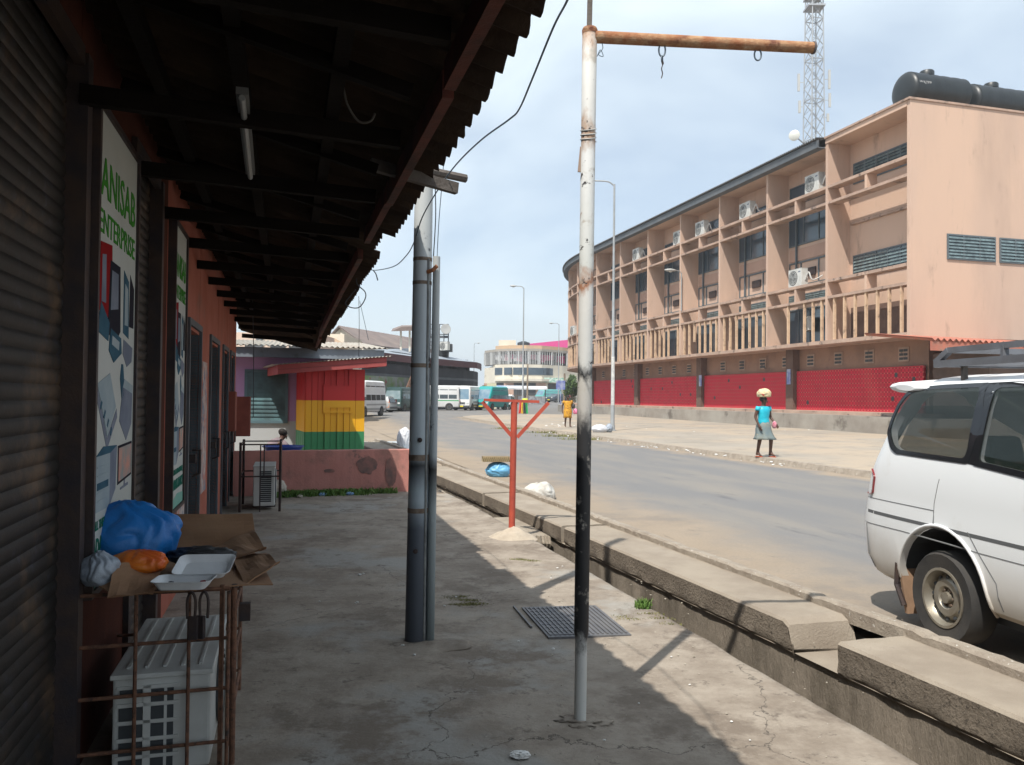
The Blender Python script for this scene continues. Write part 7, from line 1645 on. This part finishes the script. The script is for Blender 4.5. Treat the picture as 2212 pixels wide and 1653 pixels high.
# man in orange
def walker(px, Y, h, label, top, low, yaw, look=(0, -1, 0, 0)):
    q = vpos(px, Y); r, J, k = person((0, 0, 0), 0, h, label, SKD, HRB, {'look': look, 'ell': (.23, .05, 1.12), 'wrl': (.17, -.12, 1.02), 'pal': (.13, -.16, 1.0)})
    cloth_rings(r, [(0, 0, .90, .165, .13, 0), (0, 0, 1.1, .158, .125, 0), (0, 0, 1.3, .18, .13, 0), (0, 0, 1.39, .15, .10, 0), (0, 0, 1.42, .08, .07, 0)], 'shirt', top, k)
    for s_ in 'rl': sleeve(r, J, k, s_, top, .6, .068)
    for s_, sg in (('r', -1), ('l', 1)):
        MB().tube([Vector(J['hi'+s_][:3])*k+Vector((0, 0, .06)), Vector(J['kn'+s_][:3])*k, Vector(J['an'+s_][:3])*k], [.105*k, .078*k, .065*k], 14).build('trouser_leg', low, r, smooth=True)
    r.location = q; r.rotation_euler = (0, 0, yaw); return r
walker(822, 72.5, 1.68, 'man in an orange shirt and dark trousers standing by the silver taxi', M('orange_shirt', (.72, .15, .03), .8), M('dark_trousers', (.03, .035, .045), .85), R(20))
wk = walker(1134, 71, 1.70, 'person in a yellow vest standing at the foot of the second street lamp', M('hi_vis', (.50, .72, .10), .7, (.75, .62, .05), 8), M('dark_trousers', ()) if False else MATS['dark_trousers'], R(-10))
fl = root('striped_flags', wk.location+Vector((-.2, -.35, 0)), 0, 'red, yellow and green flags hung on a stick beside the person in the yellow vest', 'flags')
fo = Vector(wk.location)+Vector((-.15, -.38, 0))
for i, (c_, nm) in enumerate((((.55, .04, .03), 'flag_red'), ((.70, .45, .03), 'flag_yellow'), ((.04, .05, .05), 'flag_dark'), ((.03, .33, .10), 'flag_green'))):
    x0 = -.30+.16*i; mb = MB(); mb.grid(6, 8, lambda u, v: fo+Vector((x0*(1+v*.35)+.15*u*(1+v*.35), .04*math.sin(u*6+i+v*3), 1.25-1.15*v))); mb.grid(6, 8, lambda u, v: fo+Vector((x0*(1+v*.35)+.15*u*(1+v*.35), .012+.04*math.sin(u*6+i+v*3), 1.25-1.15*v))); mb.build('flag', M(nm, c_, .8), fl)
MB().tube([fo+Vector((-.42, 0, 1.26)), fo+Vector((.42, 0, 1.26))], .02, 6).build('stick', MWPOLE, fl)
MB().tube([fo+Vector((0, .02, -.0)), fo+Vector((0, .02, 1.26))], .025, 6).build('stand', MWPOLE, fl)
# person bent over a blue basin behind the pink wall
q = at(590, 950, 15.9); q.z = 0
sit = {'pel': (0, .30, .40), 'wai': (0, .24, .52), 'che': (0, .10, .70), 'nb': (0, .0, .80), 'nk': (0, -.04, .845), 'hd': (0, -.09, .90), 'ht': (0, -.10, .97), 'look': (.2, -1, -.3, 0)}
for s_, sg in (('r', -1), ('l', 1)):
    sit['sh'+s_] = (sg*.17, .04, .77); sit['el'+s_] = (sg*.24, -.10, .62); sit['wr'+s_] = (sg*.12, -.26, .60); sit['pa'+s_] = (sg*.10, -.33, .60)
    sit['hi'+s_] = (sg*.09, .26, .38); sit['kn'+s_] = (sg*.18, -.08, .46); sit['an'+s_] = (sg*.19, -.06, .09); sit['he'+s_] = (sg*.19, -.03, .035); sit['to'+s_] = (sg*.20, -.22, .03)
ps, J, k = person((0, 0, 0), 0, 1.72, 'person bending over a blue basin behind the low pink wall, hair and back showing', SKD, HRB, sit)
mb = MB().tube([Vector((0, .32, .36)), Vector((0, .25, .55)), Vector((0, .11, .72)), Vector((0, .0, .825))], [.15, .135, .15, .08], 18); mb.build('shirt', M('faded_mauve_shirt', (.24, .19, .20), .9, (.18, .14, .16), 5), ps, smooth=True)
for s_ in 'rl': sleeve(ps, J, k, s_, MATS['faded_mauve_shirt'], .6, .06)
MB().box((0, .30, .15), (.36, .3, .28)).build('stool', MATS['weathered_timber'], ps)
ps.location = q+Vector((.1, .1, -.06)); ps.rotation_euler = (0, 0, R(140))
q2 = at(600, 972, 15.2); 
tag(MB().disk((q2.x+.1, q2.y, .44), (0, 0, 1), [(.0, 0), (.24, 0), (.36, .24), (.385, .25), (.385, .262), (.35, .25), (.23, .015), (0, .014)], 36).build('basin', M('blue_basin', (.01, .05, .28), .35, spec=.6), smooth='auto'), 'wide dark blue plastic basin just behind the low pink wall', 'basin')
tag(MB().box((q2.x+.1, q2.y, .21), (.45, .45, .43)).build('crate', MATS['weathered_timber'], bevel=.01), 'wooden crate holding up the blue basin behind the pink wall', 'crate')
# ================================================================ HAZE
hb = MB().box((0, 400, 29), (3600, 3600, 62)); hz = hb.build('haze', None); hz['kind'] = 'stuff'; hz['label'] = 'thin pale dusty air over the street'
hm = bpy.data.materials.new('haze_air'); hm.use_nodes = True; hn = hm.node_tree.nodes; hl = hm.node_tree.links
for q in list(hn):
    if q.type != 'OUTPUT_MATERIAL': hn.remove(q)
pv = hn.new('ShaderNodeVolumePrincipled'); pv.inputs['Color'].default_value = (.93, .96, 1, 1); pv.inputs['Density'].default_value = .00075; pv.inputs['Anisotropy'].default_value = .3
hl.new(pv.outputs[0], [q for q in hn if q.type == 'OUTPUT_MATERIAL'][0].inputs['Volume']); hz.data.materials.append(hm)
